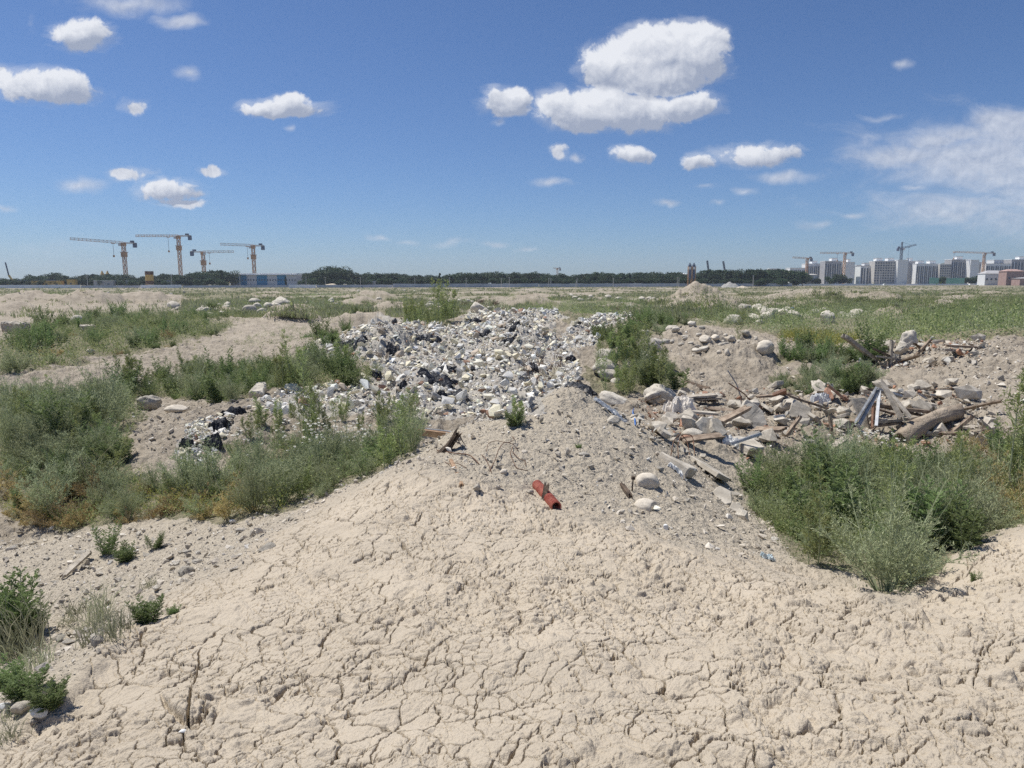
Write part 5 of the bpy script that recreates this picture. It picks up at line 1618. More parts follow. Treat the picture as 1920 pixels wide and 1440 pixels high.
# log: hollow-ended tapering trunk lying across the earth
def log():
    a_ = at(1688, 826, 11.6); b_ = at(1800, 772, 12.3)
    d = b_ - a_; L_ = d.length
    n, kk = 40, 60
    a = np.linspace(0, 2 * np.pi, n, endpoint=False)
    V = []
    for i in range(kk):
        f = i / (kk - 1)
        r = .155 * (1 - .25 * f) * (1 + .08 * math.sin(f * 9))
        rad = r * (1 + .16 * fbm(np.cos(a) * 1.5 + 2, np.sin(a) * 1.5 + f * 2.2, 5, 3) + .05 * fbm(np.cos(a) * 6, np.sin(a) * 6 + f * 3, 6, 3))
        x = f * L_ + (f < .1) * .06 * np.sin(a * 2) * (1 - f * 10) + (f > .9) * .08 * np.sin(a + 1) * (f * 10 - 9)
        V.append(np.stack([x + 0 * a, np.cos(a) * rad, np.sin(a) * rad - .10 * (1 - (2 * f - 1) ** 2) * -1], 1))
    for f, rr in ((0.0, .11), (.12, .09), (.2, .03)):
        V.insert(0, np.stack([np.full(n, f), np.cos(a) * rr, np.sin(a) * rr], 1))
    V.append(V[-1] * np.array((1, .55, .55)) + np.array((-.02, 0, 0.0)))
    V.append(np.stack([np.full(n, L_ - .03), np.cos(a) * .002, np.sin(a) * .002], 1))
    kk = len(V); V = np.concatenate(V)
    i_ = np.arange(kk - 1)[:, None] * n; j = np.arange(n)[None, :]
    F = np.stack([i_ + j, i_ + n + j, i_ + n + (j + 1) % n, i_ + (j + 1) % n], -1).reshape(-1, 4)
    mb = MB(); mb.add(V, F)
    o = mb.obj('fallen_log', M['log'], None, True)
    o.location = a_; o.rotation_mode = 'QUATERNION'; o.rotation_quaternion = d.normalized().to_track_quat('X', 'Z')
    return tag(o, 'thick weathered log lying across the earth above the thicket', 'log')
log()

# cloth, films
crumple('crumpled_cloth', 1275, 772, 46, 14, 'cloth', 'crumpled pale cloth hanging over the debris', 'cloth', 5, .14, .3, .18)
crumple('crumpled_cloth', 1300, 788, 30, 8, 'cloth', 'pale cloth scrap spread below the crumpled cloth', 'cloth', 6, .08, -.3, .08)
crumple('white_sacking', 1385, 838, 60, 10, 'white_paint', 'long white sacking spread before the debris', 'cloth', 7, .08, -.2, .06)
crumple('white_sacking', 1540, 757, 34, 6, 'white_paint', 'white torn film among the boards at the back of the debris', 'cloth', 8, .12, .2, .12)
crumple('white_sacking', 1270, 885, 30, 8, 'white_paint', 'white torn sheet on the right flank of the hillock', 'cloth', 9, .05, -.6, .03)
crumple('white_sacking', 1140, 768, 50, 6, 'white_paint', 'white film at the foot of the slab-like boulder', 'cloth', 10, .05, 0, .04)
crumple('clear_film', 1440, 1050, 24, 8, 'film', 'bluish clear plastic scrap on the gravel beside the thicket', 'plastic film', 11, .04, 0, .03)
crumple('blue_scrap', 1482, 588, 22, 5, 'blue_plastic', 'faded blue plastic scrap on the far right boulders', 'plastic scrap', 12, .2, 0, .3)
BF = [(675, 645, 30, 9, 'black plastic sheet at the left shoulder of the rubble pile'), (648, 652, 34, 4, 'black film trailing left from the shoulder of the rubble pile'),
      (800, 640, 46, 10, 'long black plastic sheet on the upper left of the rubble pile'), (905, 632, 26, 7, 'small black sheet on the upper middle of the rubble pile'),
      (890, 605, 26, 4, 'black film scrap on the upper rim of the rubble pile'), (955, 645, 24, 5, 'dark torn film in the middle of the rubble pile'),
      (820, 716, 76, 16, 'large crumpled black sheet in the middle of the rubble pile'), (835, 700, 40, 8, 'black film tail above the large crumpled sheet'),
      (855, 752, 44, 18, 'black sheet low on the rubble pile'), (825, 746, 34, 5, 'black film strip left of the low black sheet'),
      (705, 708, 22, 7, 'black scrap near the left weeds on the rubble'), (752, 730, 14, 8, 'small black scrap left of the large crumpled sheet'),
      (1000, 695, 18, 16, 'upright black scrap right of the rubble centre'), (1082, 735, 46, 22, 'large dark sheet at the right foot of the rubble pile'),
      (975, 770, 60, 16, 'shiny black sheet at the foot of the rubble behind the grey hillock'), (1070, 680, 16, 8, 'black scrap at the right rim of the rubble pile'),
      (435, 778, 46, 6, 'black film strip on the rim right of the flat oval stone'), (410, 805, 26, 14, 'black film in the small rubble patch'), (402, 840, 30, 8, 'black film low in the small rubble patch'),
      (350, 842, 20, 5, 'black scrap at the left of the small rubble patch'), (1140, 625, 26, 5, 'black scrap on the tail of the rubble pile'), (735, 665, 18, 6, 'small black scrap on the left of the rubble pile'), (965, 618, 20, 6, 'dark scrap at the upper right of the rubble pile')]
for i, (x, y, w, h_, lab) in enumerate(BF):
    crumple('black_sheet', x, y, w, h_, 'black_film', lab, 'plastic sheet', 30 + i, .055, (i % 5 - 2) * .25, .13, 2.2, None, 11.5 if y > 600 and x > 500 else 2.0)
# dry brown stalks on the right of the pile
for i, (x, y) in enumerate(((1030, 715), (1015, 690), (1045, 705), (1000, 725), (985, 700), (1050, 690))):
    p, k = on(x, y)
    mb = fuzzy_weed(900 + i, .6, .35, 9, 8, 1, .03, .008)
    o = mb.obj('dead_bush', [M['rust'], M['wood']]); o.location = p
    tag(o, 'leafless brown brush on the right side of the rubble pile', 'dead bush', 'dead brush on the rubble')
for i, (x, y, w) in enumerate(((870, 574, 60), (900, 570, 60), (930, 572, 50), (1160, 588, 50), (1190, 590, 40))):
    p, k = on(x, y)
    mb = fuzzy_weed(930 + i, .7, 1.0, 30, 18, 2, .06, .02)
    o = mb.obj('dead_bush', [M['rust'], M['wood']]); o.location = p; o.scale = (1.3, 1.3, .9)
    tag(o, 'flattened brown brushwood on the mounds behind the rubble pile', 'dead bush', 'brushwood behind the rubble')
# straw-coloured dry branching stem in the hollow
p, k = on(165, 925)
mb = MB(); rng = np.random.default_rng(77)
for i in range(5):
    d = np.array((rng.normal() * .35 + .15, rng.normal() * .2, 1.0)); d /= np.linalg.norm(d)
    P_ = curve_pts(np.zeros(3), d, rng.uniform(.5, .75), .5, rng, 7)
    tube(mb, P_, np.linspace(.006, .002, 7), 4)
    for q in range(3):
        s_ = P_[2 + q]; e_ = s_ + rvec(rng, 1)[0] * .14 + np.array((0, 0, .14))
        tube(mb, [s_, (s_ + e_) / 2, e_], [.003, .002, .0015], 3)
o = mb.obj('withered_plant', M['stem_dry']); o.location = p; tag(o, 'straw-coloured dry branching stem standing out of the left hollow', 'dry plant')
# ------------------------------------------------------------------ meadow cover (uncountable)
def blades(P, H, W, rng, mats, name, n_b=5, spread=.35):
    mb = MB()
    n = len(P) * n_b
    B = np.repeat(P, n_b, 0); Hh = np.repeat(H, n_b) * rng.uniform(.5, 1.2, n); Wd = np.repeat(W, n_b) * rng.uniform(.6, 1.3, n)
    a = rng.uniform(0, 6.28, n)
    B = B + np.stack([rng.normal(size=n) * spread * np.repeat(H, n_b), rng.normal(size=n) * spread * np.repeat(H, n_b), np.zeros(n)], 1)
    S = np.stack([np.cos(a), np.sin(a), np.zeros(n)], 1) * Wd[:, None] * .5
    T_ = B + np.stack([rng.normal(size=n) * .35 * Hh, rng.normal(size=n) * .35 * Hh, Hh], 1)
    V = np.stack([B - S, B + S, T_ + S * .25, T_ - S * .25], 1).reshape(-1, 3)
    mi = (rng.uniform(size=n) < .3).astype(int)
    F = np.arange(n * 4).reshape(-1, 4)
    mb.add(V, F, 0)
    mb.m[4][-1] = np.array(rng.choice(len(mats), n, p=np.array([.5, .3, .2][:len(mats)]) / sum([.5, .3, .2][:len(mats)])))
    o = mb.obj(name, [M[q] for q in mats])
    return tag(o, kind='stuff')
rv = np.random.default_rng(99)
def band(n, py0, py1, px0=-60, px1=1980):
    px = rv.uniform(px0, px1, n); py = rv.uniform(py0, py1, n)
    x, y = ground(px, py, 2.0, 460)
    k = ~np.isnan(y)
    return x[k], y[k], px[k], py[k]
x, y, px, py = band(60000, 534, 606)
dn = fbm(x * .045, y * .02, 15, 4) * 1.0 + fbm(x * .3, y * .12, 16, 3) * .5
keep = (dn > -.03) & (y > 40)
keep &= ~((px < 345) & (y < 170) & (rv.uniform(size=len(x)) > .06))
keep &= ~((py > 596) & (px < 700))
hs_ = height(x, y, False) - base_h(x, y)
for hp in HEAPS:
    q = ((x - hp[0]) / hp[2]) ** 2 + ((y - hp[1]) / hp[3]) ** 2
    keep &= ~((q < .8) & (rv.uniform(size=len(x)) < .88))
x, y = x[keep], y[keep]
z = height(x, y)
Hh = .34 * (1 + .5 * fbm(x * .1, y * .05, 18, 2)) * rv.uniform(.6, 1.3, len(x))
blades(np.stack([x, y, z], 1), Hh, Hh * .13 + y * .0007, rv, ['grass', 'leaf_mid', 'leaf_grey'], 'meadow_grass', 6, .6)
# weeds covering the back right
def mass(poly, n, h, name, mats, w=.05, nb=26, sp=.45, thr=-.22):
    P = in_region(poly, n, rv)
    # taller towards the middle of each clump
    d_ = fbm(P[:, 0] * .35, P[:, 1] * .35, 33, 3)
    k = d_ > thr
    P = P[k]; d_ = d_[k]
    z = height(P[:, 0], P[:, 1])
    H = h * (1 + d_) * rv.uniform(.6, 1.2, len(P))
    n = len(P) * nb
    B = np.repeat(np.stack([P[:, 0], P[:, 1], z], 1), nb, 0); HH = np.repeat(H, nb)
    D = rvec(rv, n); D[:, 2] = np.abs(D[:, 2])
    pos = B + D * HH[:, None] * np.array((sp, sp, 1.0)) * (rv.uniform(.1, 1, n) ** .6)[:, None]
    dd = D * .6 + rvec(rv, n) * .8 + np.array((0, 0, .5)); dd /= np.linalg.norm(dd, axis=1)[:, None]
    mb = MB()
    leaves(mb, pos, dd, w * 2.6 * rv.uniform(.5, 1.4, n), w * rv.uniform(.5, 1.2, n), rv, 0)
    pick = np.repeat(rv.choice(len(mats), len(P), p=np.array([.5, .3, .2][:len(mats)]) / sum([.5, .3, .2][:len(mats)])), nb)
    mb.m[4][-1] = pick
    return tag(mb.obj(name, [M[q] for q in mats]), kind='stuff')
mass(VEG['back'], 2600, .95, 'undergrowth', ['leaf_mid', 'leaf_dark', 'leaf_grey'], .035, 40, .45, .0)
mass(VEG['back'], 700, .7, 'undergrowth', ['leaf_grey', 'grass'], .035, 30, .45, -.3)
mass([(1235, 612), (1300, 585), (1600, 572), (1990, 568), (1990, 635), (1700, 655), (1400, 622)], 1500, 1.25, 'undergrowth', ['leaf_dark', 'leaf_mid', 'leaf_grey'], .035, 120, .4, .16)
mass([(420, 600), (560, 560), (800, 560), (1200, 562), (1230, 600), (1060, 585), (860, 590), (640, 585)], 900, .9, 'undergrowth', ['leaf_dark', 'leaf_mid', 'leaf_grey'], .04, 70, .4, .16)
mass(VEG['mid'], 160, .8, 'undergrowth', ['leaf_dark', 'leaf_mid'], .03, 40)
mass(VEG['mid_b'], 900, .7, 'undergrowth', ['leaf_mid', 'leaf_grey', 'leaf_dark'], .035, 30)
mass([(1440, 566), (1990, 562), (1990, 590), (1500, 596), (1240, 598), (1240, 580)], 3200, 1.0, 'undergrowth', ['leaf_mid', 'leaf_dark', 'grass'], .06, 24, .45, .02)
mass(VEG['track_edge'], 2400, .62, 'undergrowth', ['leaf_mid', 'leaf_dark', 'leaf_grey'], .03, 40)
mass(VEG['strip'], 1100, .45, 'undergrowth', ['leaf_dark', 'leaf_mid', 'leaf_grey'], .016, 60)
mass(VEG['hollow'], 700, .30, 'undergrowth', ['leaf_mid', 'leaf_dark', 'leaf_yellow'], .010, 90)
mass(VEG['pit'], 1000, .42, 'undergrowth', ['leaf_mid', 'leaf_grey', 'leaf_dark'], .010, 110, .5, -.5)
mass(VEG['left_bank'], 500, .4, 'undergrowth', ['leaf_mid', 'leaf_grey', 'leaf_dark'], .013, 80)
mass([(1460, 652), (1480, 634), (1560, 634), (1610, 650), (1560, 662)], 260, .45, 'undergrowth', ['leaf_yellow', 'leaf_mid'], .03, 50)
mass([(350, 560), (620, 552), (700, 560), (620, 590), (540, 600), (440, 585)], 900, .55, 'undergrowth', ['leaf_grey', 'leaf_mid', 'grass'], .045, 26)
mass([(35, 552), (120, 548), (140, 556), (70, 560)], 120, .5, 'undergrowth', ['leaf_mid', 'leaf_dark'], .06, 26)

# ------------------------------------------------------------------ trees
def tree_meshes(seed, h, r, kind='round'):
    rng = np.random.default_rng(seed)
    tk = MB(); cr_ = MB()
    p = curve_pts(np.zeros(3), np.array((rng.normal() * .05, rng.normal() * .05, 1.0)), h * .75, .06, rng, 7)
    tube(tk, p, np.linspace(.028 * h, .008 * h, 7), 6)
    cl = []
    nb = 16 if kind == 'round' else 10
    for i in range(nb):
        f = rng.uniform(.25, .95)
        s_ = p[int(f * 6)]
        a = rng.uniform(0, 6.28)
        if kind == 'round':
            e = np.array((math.cos(a) * r * rng.uniform(.3, .85), math.sin(a) * r * rng.uniform(.3, .85), h * rng.uniform(.35, .92)))
            rad = r * rng.uniform(.28, .5)
        else:
            e = np.array((math.cos(a) * r * .35, math.sin(a) * r * .35, h * rng.uniform(.2, .95)))
            rad = r * rng.uniform(.5, .7) * (1.15 - e[2] / h * .8)
        tube(tk, [s_, (s_ + e) / 2 + (0, 0, .2), e], [.008 * h, .005 * h, .002 * h], 4)
        cl.append((e, rad))
    for e, rad in cl:
        n = 190
        d = rvec(rng, n)
        pos = e + d * rad * (rng.uniform(.45, 1.05, n) ** .6)[:, None] * np.array((1, 1, .8 if kind == 'round' else 1.5))
        dd = d * .6 + rvec(rng, n); dd /= np.linalg.norm(dd, axis=1)[:, None]
        leaves(cr_, pos, dd, rng.uniform(.5, 1.1, n), .5, rng, 0)
    return tk, cr_
M['tree_leaf'] = mat_leaf('tree_leaf', (.030, .058, .024), (.062, .098, .040), .15, .5)
M['bark'] = mat_rough('bark', (.10, .08, .06), (.18, .15, .11), 3, 20, .01)
TR = []
for i, (hh, rr, kd) in enumerate(((11, 5.5, 'round'), (13, 6, 'round'), (9, 5, 'round'), (10, 6.5, 'round'), (15, 1.7, 'tall'), (8, 4.5, 'round'))):
    tk, cr_ = tree_meshes(700 + i, hh, rr, kd)
    mt = tk.mesh('trunk'); mt.materials.append(M['bark']); mc = cr_.mesh('crown'); mc.materials.append(M['tree_leaf'])
    TR.append((mt, mc, hh, kd))
rt = np.random.default_rng(55)
def tree(px, Y, hpx, label, group, idx=None, name='tree', wide=1.0):
    if idx is None: idx = int(rt.choice([0, 1, 2, 3, 5]))
    mt, mc, hh, kd = TR[idx]
    b = at(px, 531, Y); b.z = float(base_h(np.array([b.x]), np.array([b.y]))[0])
    s = hpx * Y / FPX / hh
    root = empty(name, b, (0, 0, rt.uniform(0, 6.28)), label, 'tree', group)
    root.scale = (s * wide * rt.uniform(.9, 1.15), s * wide * rt.uniform(.9, 1.15), s)
    for me_ in (mt, mc):
        o = bpy.data.objects.new(me_.name.split('.')[0], me_); COL.objects.link(o); o.parent = root
# heights of the wood against the sky, every few pixels
TL = [(0,12),(40,12),(85,20),(95,22),(110,18),(125,14),(150,16),(180,18),(210,20),(240,18),(262,14),(292,18),(310,20),(330,18),(360,20),(385,22),(405,24),(430,22),(560,16),(575,20),(590,26),(610,30),(630,29),(645,25),(665,22),(690,20),(715,22),(740,20),(760,18),(790,16),(820,18),(850,17),(880,20),(905,22),(925,20),(950,20),(980,19),(1000,20),(1040,18),(1070,17),(1100,18),(1130,22),(1160,18),(1200,20),(1240,19),(1260,20),(1290,18),(1320,22),(1345,26),(1370,22),(1390,28),(1420,26),(1445,25),(1465,26),(1490,26),(1500,20)]
TL = np.array(TL, float)
pxs = []
q = -70.0
while q < 1505:
    if not (432 < q < 556): pxs.append(q)
    q += rt.uniform(7.5, 12)
for i, q in enumerate(pxs):
    hh = np.interp(q, TL[:, 0], TL[:, 1]) + 2
    zone = 'left' if q < 435 else ('middle' if q < 1120 else 'right')
    lab = {'left': 'dark broad tree in the wood behind the left tower cranes', 'middle': 'dark broad tree in the long wood between the blue hall and the twin silos', 'right': 'dark broad tree in the wood around and right of the twin silos'}[zone]
    tree(q, rt.uniform(480, 560), hh * rt.uniform(.86, 1.1), lab, 'trees of the wood, ' + zone, wide=1.25)
# second denser rank low down
for q in np.arange(-60, 1500, 17):
    if 425 < q < 560: continue
    zone = 'left' if q < 435 else ('middle' if q < 1120 else 'right')
    lab = {'left': 'dark broad tree in the wood behind the left tower cranes', 'middle': 'dark broad tree in the long wood between the blue hall and the twin silos', 'right': 'dark broad tree in the wood around and right of the twin silos'}[zone]
    tree(q + rt.uniform(-4, 4), rt.uniform(462, 478), rt.uniform(11, 15), lab, 'trees of the wood, ' + zone, wide=1.6)
tree(417, 470, 32, 'tall narrow poplar just left of the blue and white hall', None, 4, 'poplar', 1.2)
tree(824, 470, 26, 'slender pointed tree rising in the middle of the long wood', None, 4, 'poplar')
tree(1181, 470, 24, 'slender pointed tree left of the twin silos', None, 4, 'poplar', 1.1)
tree(536, 462, 20, 'small tree standing before the right end of the blue and white hall', None, 4, 'tree')
tree(610, 470, 32, 'large domed tree, highest of the wood right of the blue hall', None, 1, 'tree', 1.6)
for (q, h_, lab) in ((1575, 20, 'dark tree before the first large pale apartment block'), (1560, 15, 'low tree left of the dark one before the apartment block'), (1590, 14, 'low tree right of the dark one before the apartment block'), (1768, 14, 'lone small tree before the middle white apartment block'), (1828, 17, 'bushy tree in the clump left of the brick house, left one'), (1842, 15, 'bushy tree in the clump left of the brick house, right one'), (1817, 13, 'low tree at the left end of the clump by the brick house'), (1530, 12, 'low bush-like tree before the left apartment blocks'), (1511, 16, 'tree where the long wood meets the apartment blocks')):
    tree(q, 600, h_, lab, None, wide=1.3)

# ------------------------------------------------------------------ tower cranes
M['crane'] = mat_rough('crane_paint', (.50, .27, .13), (.58, .34, .18), 3, 20, 0, .6)
M['crane_pale'] = mat_rough('faded_crane_paint', (.56, .43, .33), (.62, .50, .40), 3, 20, 0, .6)
M['crane_dark'] = mat_rough('dark_crane_steel', (.10, .12, .16), (.16, .18, .23), 3, 20, 0, .6)
M['ballast'] = mat_rough('ballast', (.10, .13, .20), (.17, .20, .28), 3, 20, 0, .8)
def lattice(mb, p, q, w, seg, t, h=None, tri=False):
    p = np.array(p, float); q = np.array(q, float)
    d = q - p; L = np.linalg.norm(d); d /= L
    up = np.array((0, 0, 1.0)) if abs(d[2]) < .9 else np.array((0, 1.0, 0))
    s = np.cross(d, up); s /= np.linalg.norm(s); u = np.cross(s, d)
    h = h or w
    cs = [(-1, -1), (1, -1), (1, 1), (-1, 1)] if not tri else [(-1, -1), (1, -1), (0, 1)]
    P = lambda f, c: p + d * L * f + s * c[0] * w / 2 + u * c[1] * h / 2
    for c in cs: bar(mb, P(0, c), P(1, c), t)
    for i in range(seg):
        f0, f1 = i / seg, (i + 1) / seg
        for a in range(len(cs)):
            b = (a + 1) % len(cs)
            if i % 2: bar(mb, P(f0, cs[a]), P(f1, cs[b]), t * .7)
            else: bar(mb, P(f0, cs[b]), P(f1, cs[a]), t * .7)
            bar(mb, P(f1, cs[a]), P(f1, cs[b]), t * .7)
def tower_crane(px, pytop, Y, jib_px, cj_px, rise, label, mat='crane', jmat='crane_pale', hook=None, collar=None, head=False, az=0.0, basepy=531):
    """mast, jib towards jib_px (signed pixels), counter-jib the other way"""
    b = at(px, basepy, Y); b.z = 0
    H = at(px, pytop, Y).z
    root = empty('tower_crane', b, (0, 0, 0), label, 'tower crane')
    k = Y / FPX
    w = 2.1
    mb = MB(); lattice(mb, (0, 0, 0), (0, 0, H - 2), w, int(H / 2.6), .34); 
    mb.obj('mast', M[mat], root)
    if collar:
        mb = MB(); hz_ = at(px, collar, Y).z
        add_box(mb, (0, 0, hz_), (4.2, 4.2, .5)); add_box(mb, (0, 0, hz_ - 2), (3.4, 3.4, 3.2)); mb.obj('climbing_frame', M[mat], root)
    jl = jib_px * k; cl = -math.copysign(cj_px * k, jl)
    dy = math.tan(az)
    mb = MB(); add_box(mb, (0, 0, H - 1.2), (3.0, 3.0, 2.4)); mb.obj('slewing_unit', M[mat], root)
    if head:
        mb = MB(); lattice(mb, (0, 0, H), (0, 0, H + 7), 1.2, 4, .25); bar(mb, (0, 0, H + 7), (jl * .6, jl * .6 * dy, H + rise * .6 + 1.5), .16); bar(mb, (0, 0, H + 7), (cl, cl * dy, H + .5), .16)
        mb.obj('tower_head', M[mat], root)
    mb = MB(); lattice(mb, (0, 0, H), (jl, jl * dy, H + rise), 1.4, int(abs(jl) / 2.6), .24, 1.7, True); mb.obj('jib', M[jmat], root)
    mb = MB(); lattice(mb, (0, 0, H - .2), (cl, cl * dy, H - .2 - rise * .1), 1.6, int(abs(cl) / 2.4), .24, .9); mb.obj('counter_jib', M[jmat], root)
    mb = MB(); add_box(mb, (cl * .93, cl * .93 * dy, H - 1.9), (2.6, 1.6, 3.6)); add_box(mb, (cl * .72, cl * .72 * dy, H + .9), (2.6, 1.5, 1.5)); mb.obj('counterweight', M['ballast'], root)
    mb = MB(); add_box(mb, (math.copysign(2.0, jl), -1.6, H - 1.5), (1.6, 1.6, 2.2)); mb.obj('cab', M['white_paint'], root)
    if hook:
        f, drop = hook
        hx = jl * f; hzz = H + rise * f
        mb = MB(); add_box(mb, (hx, hx * dy, hzz - 1.1), (2.2, 1.4, .6)); mb.obj('trolley', M[mat], root)
        mb = MB(); bar(mb, (hx, hx * dy, hzz - 1.1), (hx, hx * dy, hzz - drop), .18); mb.obj('hoist_rope', M['crane_dark'], root)
        mb = MB(); add_box(mb, (hx, hx * dy, hzz - drop - .8), (1.1, .8, 1.6)); mb.obj('hook_block', M[mat], root)
    return root
tower_crane(237, 455, 560, -84, 20, 2.6, 'leftmost tower crane, jib pointing left above the dark wood', hook=(.2, 10), collar=473, az=.25)
tower_crane(340, 442, 600, -87, 25, .6, 'tallest tower crane at the left, second from the left edge', hook=(.24, 12), collar=461, az=-.2)
tower_crane(384, 472, 600, 38, 14, 1.0, 'shortest left tower crane, its jib pointing right', hook=(.2, 9), collar=489, az=.9)
tower_crane(478, 460, 600, -51, 17, .5, 'tower crane standing before the blue and white hall', hook=(.18, 10), collar=478, az=.4)
tower_crane(1045, 503, 1150, -8, 6, .3, 'tiny tower crane far behind the middle of the wood', az=1.0)
tower_crane(1511, 484, 820, -32, 10, .6, 'tower crane left of the apartment blocks, nearest the wood', hook=None, az=.4)
tower_crane(1581, 474, 830, -50, 17, -.3, 'brown tower crane over the left apartment blocks', hook=(.3, 8), az=.2)
tower_crane(1686, 465, 860, 31, 9, 4.2, 'dark hammerhead tower crane over the middle apartment blocks', 'crane_dark', 'crane_dark', head=True, hook=(.5, 22), az=.3)
tower_crane(1841, 474, 850, -66, 22, .8, 'reddish tower crane over the right apartment blocks', hook=(.97, 7), az=.2)
# two far luffing booms and a faint one
for (x1, y1, x2, y2, lab) in ((1326, 489, 1329, 512, 'dark crane boom rising behind the wood, nearer the silos'), (1356, 490, 1360, 514, 'dark crane boom rising behind the wood, farther from the silos')):
    a_, b_ = at(x1, y1, 640), at(x2, y2, 640)
    e_ = b_ + (b_ - a_) * .4
    mb = MB(); lattice(mb, (0, 0, 0), a_ - b_, 1.0, 8, .4); 
    root = empty('crawler_crane', (b_.x, b_.y, 0), (0, 0, 0), lab, 'crane')
    o = mb.obj('boom', M['crane_dark'], root); o.location = (0, 0, b_.z)
    mb = MB(); lattice(mb, (0, 0, 2), (0, 0, b_.z), 1.0, 5, .4); add_box(mb, (0, 0, 1), (4, 6, 2)); mb.obj('body', M['crane_dark'], root)
# mobile crane and yellow plant at the far left
M['yellow'] = mat_rough('machine_yellow', (.55, .36, .10), (.62, .42, .14), 3, 10, 0, .6)
M['blue_roof'] = mat_rough('blue_sheet', (.05, .10, .28), (.07, .13, .34), 3, 10, 0, .6)
root = empty('mobile_crane', at(27, 531, 470) * 1, (0, 0, 0), 'yellow mobile crane with raised boom at the far left', 'mobile crane')
root.location.z = 0
k = 470 / FPX
mb = MB(); bar(mb, (1, 0, 2), (-3.2, 0, at(20, 516, 470).z), .9); mb.obj('boom_base', M['yellow'], root)
mb = MB(); bar(mb, (-3.2, 0, at(20, 516, 470).z), (at(10, 492, 470).x - root.location.x, 0, at(10, 492, 470).z), .6); mb.obj('boom_tip', M['crane_dark'], root)
mb = MB(); add_box(mb, (2, 0, 1.6), (11, 2.6, 1.4)); mb.obj('chassis', M['yellow'], root)
mb = MB(); add_box(mb, (-4, 0, 2.9), (2, 2.4, 1.6)); mb.obj('cab', M['yellow'], root)
for i in range(4):
    mb = MB(); tube(mb, [(-2.5 + i * 2.6, -1.5, .7), (-2.5 + i * 2.6, -1.1, .7)], [.7, .7], 14); mb.obj('wheel', M['black_film'], root)
# cabins and stacked stuff
def cabin(px0, px1, pytop, Y, mat, roofmat, label, depth=3, door=True, cat='site cabin'):
    a_, b_ = at(px0, 531, Y), at(px1, 531, Y)
    w = b_.x - a_.x; h = at(px0, pytop, Y).z
    root = empty('site_cabin', ((a_.x + b_.x) / 2, Y, 0), (0, 0, 0), label, cat)
    mb = MB(); add_box(mb, (0, 0, (h - .25) / 2), (w, depth, h - .25)); mb.obj('wall', M[mat], root)
    mb = MB(); add_box(mb, (0, 0, h - .12), (w + .5, depth + .5, .24)); mb.obj('roof', M[roofmat], root)
    for i in range(max(1, int(w / 5))):
        x = -w / 2 + (i + .5) * w / max(1, int(w / 5))
        mb = MB(); add_box(mb, (x, -depth / 2 - .03, h * .55), (1.2, .06, .9)); mb.obj('window', M['glass_dark'], root)
    return root
M['glass_dark'] = mat_rough('dark_glass', (.06, .08, .11), (.10, .13, .17), 3, 10, 0, .3)
M['bwhite'] = mat_rough('white_wall', (.78, .78, .77), (.84, .84, .83), .3, 10, 0, .8)
M['bgrey'] = mat_rough('grey_wall', (.38, .37, .37), (.45, .44, .44), .3, 10, 0, .8)
M['bbeige'] = mat_rough('beige_wall', (.52, .49, .45), (.60, .57, .53), .3, 10, 0, .8)
M['bteal'] = mat_rough('pale_teal_panel', (.46, .60, .62), (.52, .66, .68), .3, 10, 0, .8)
M['bbrick'] = mat_rough('brick_wall', (.36, .24, .21), (.43, .30, .26), .5, 10, 0, .9)
M['pale_clad'] = mat_rough('pale_cladding', (.56, .58, .62), (.62, .64, .68), .5, 10, 0, .7)
M['bblue'] = mat_rough('blue_cladding', (.045, .22, .42), (.06, .28, .50), .5, 10, 0, .7)
M['hoard_w'] = mat_rough('pale_hoarding', (.72, .76, .81), (.82, .85, .88), .2, 10, 0, .6)
M['hoard_g'] = mat_rough('grey_hoarding', (.38, .42, .48), (.50, .54, .59), .15, 10, 0, .6)
cabin(38, 108, 525, 480, 'bgrey', 'blue_roof', 'low cabin with a blue roof at the far left')
cabin(62, 118, 526.5, 462, 'yellow', 'yellow', 'long stack of yellow formwork before the blue-roofed cabin')
cabin(128, 143, 524, 462, 'yellow', 'yellow', 'yellow container right of the formwork stack')
cabin(178, 215, 526, 462, 'bgrey', 'bwhite', 'low pale-roofed shed left of the leftmost tower crane')
cabin(238, 258, 526, 470, 'bgrey', 'bwhite', 'small pale-roofed shed at the foot of the leftmost tower crane')
cabin(300, 322, 526, 475, 'bgrey', 'bwhite', 'small shed right of the yellow tank')
cabin(690, 705, 527, 470, 'bgrey', 'bwhite', 'dark shed with a white roof before the middle wood')
# big open shed roof between the cranes
root = empty('open_shed', at(365, 531, 500), (0, 0, 0), 'wide open shed with a low pitched grey roof between the cranes', 'shed'); root.location.z = 0
mb = MB()
for s in (-1, 1):
    bar(mb, (0, 0, 4.2), (s * 11, 0, 2.6), 8.0, 0, .15)
mb.obj('roof', M['bgrey'], root)
for x in (-9, -4.5, 4.5, 9):
    mb = MB(); bar(mb, (x, -3, 0), (x, -3, 2.7), .3); mb.obj('post', M['bgrey'], root)
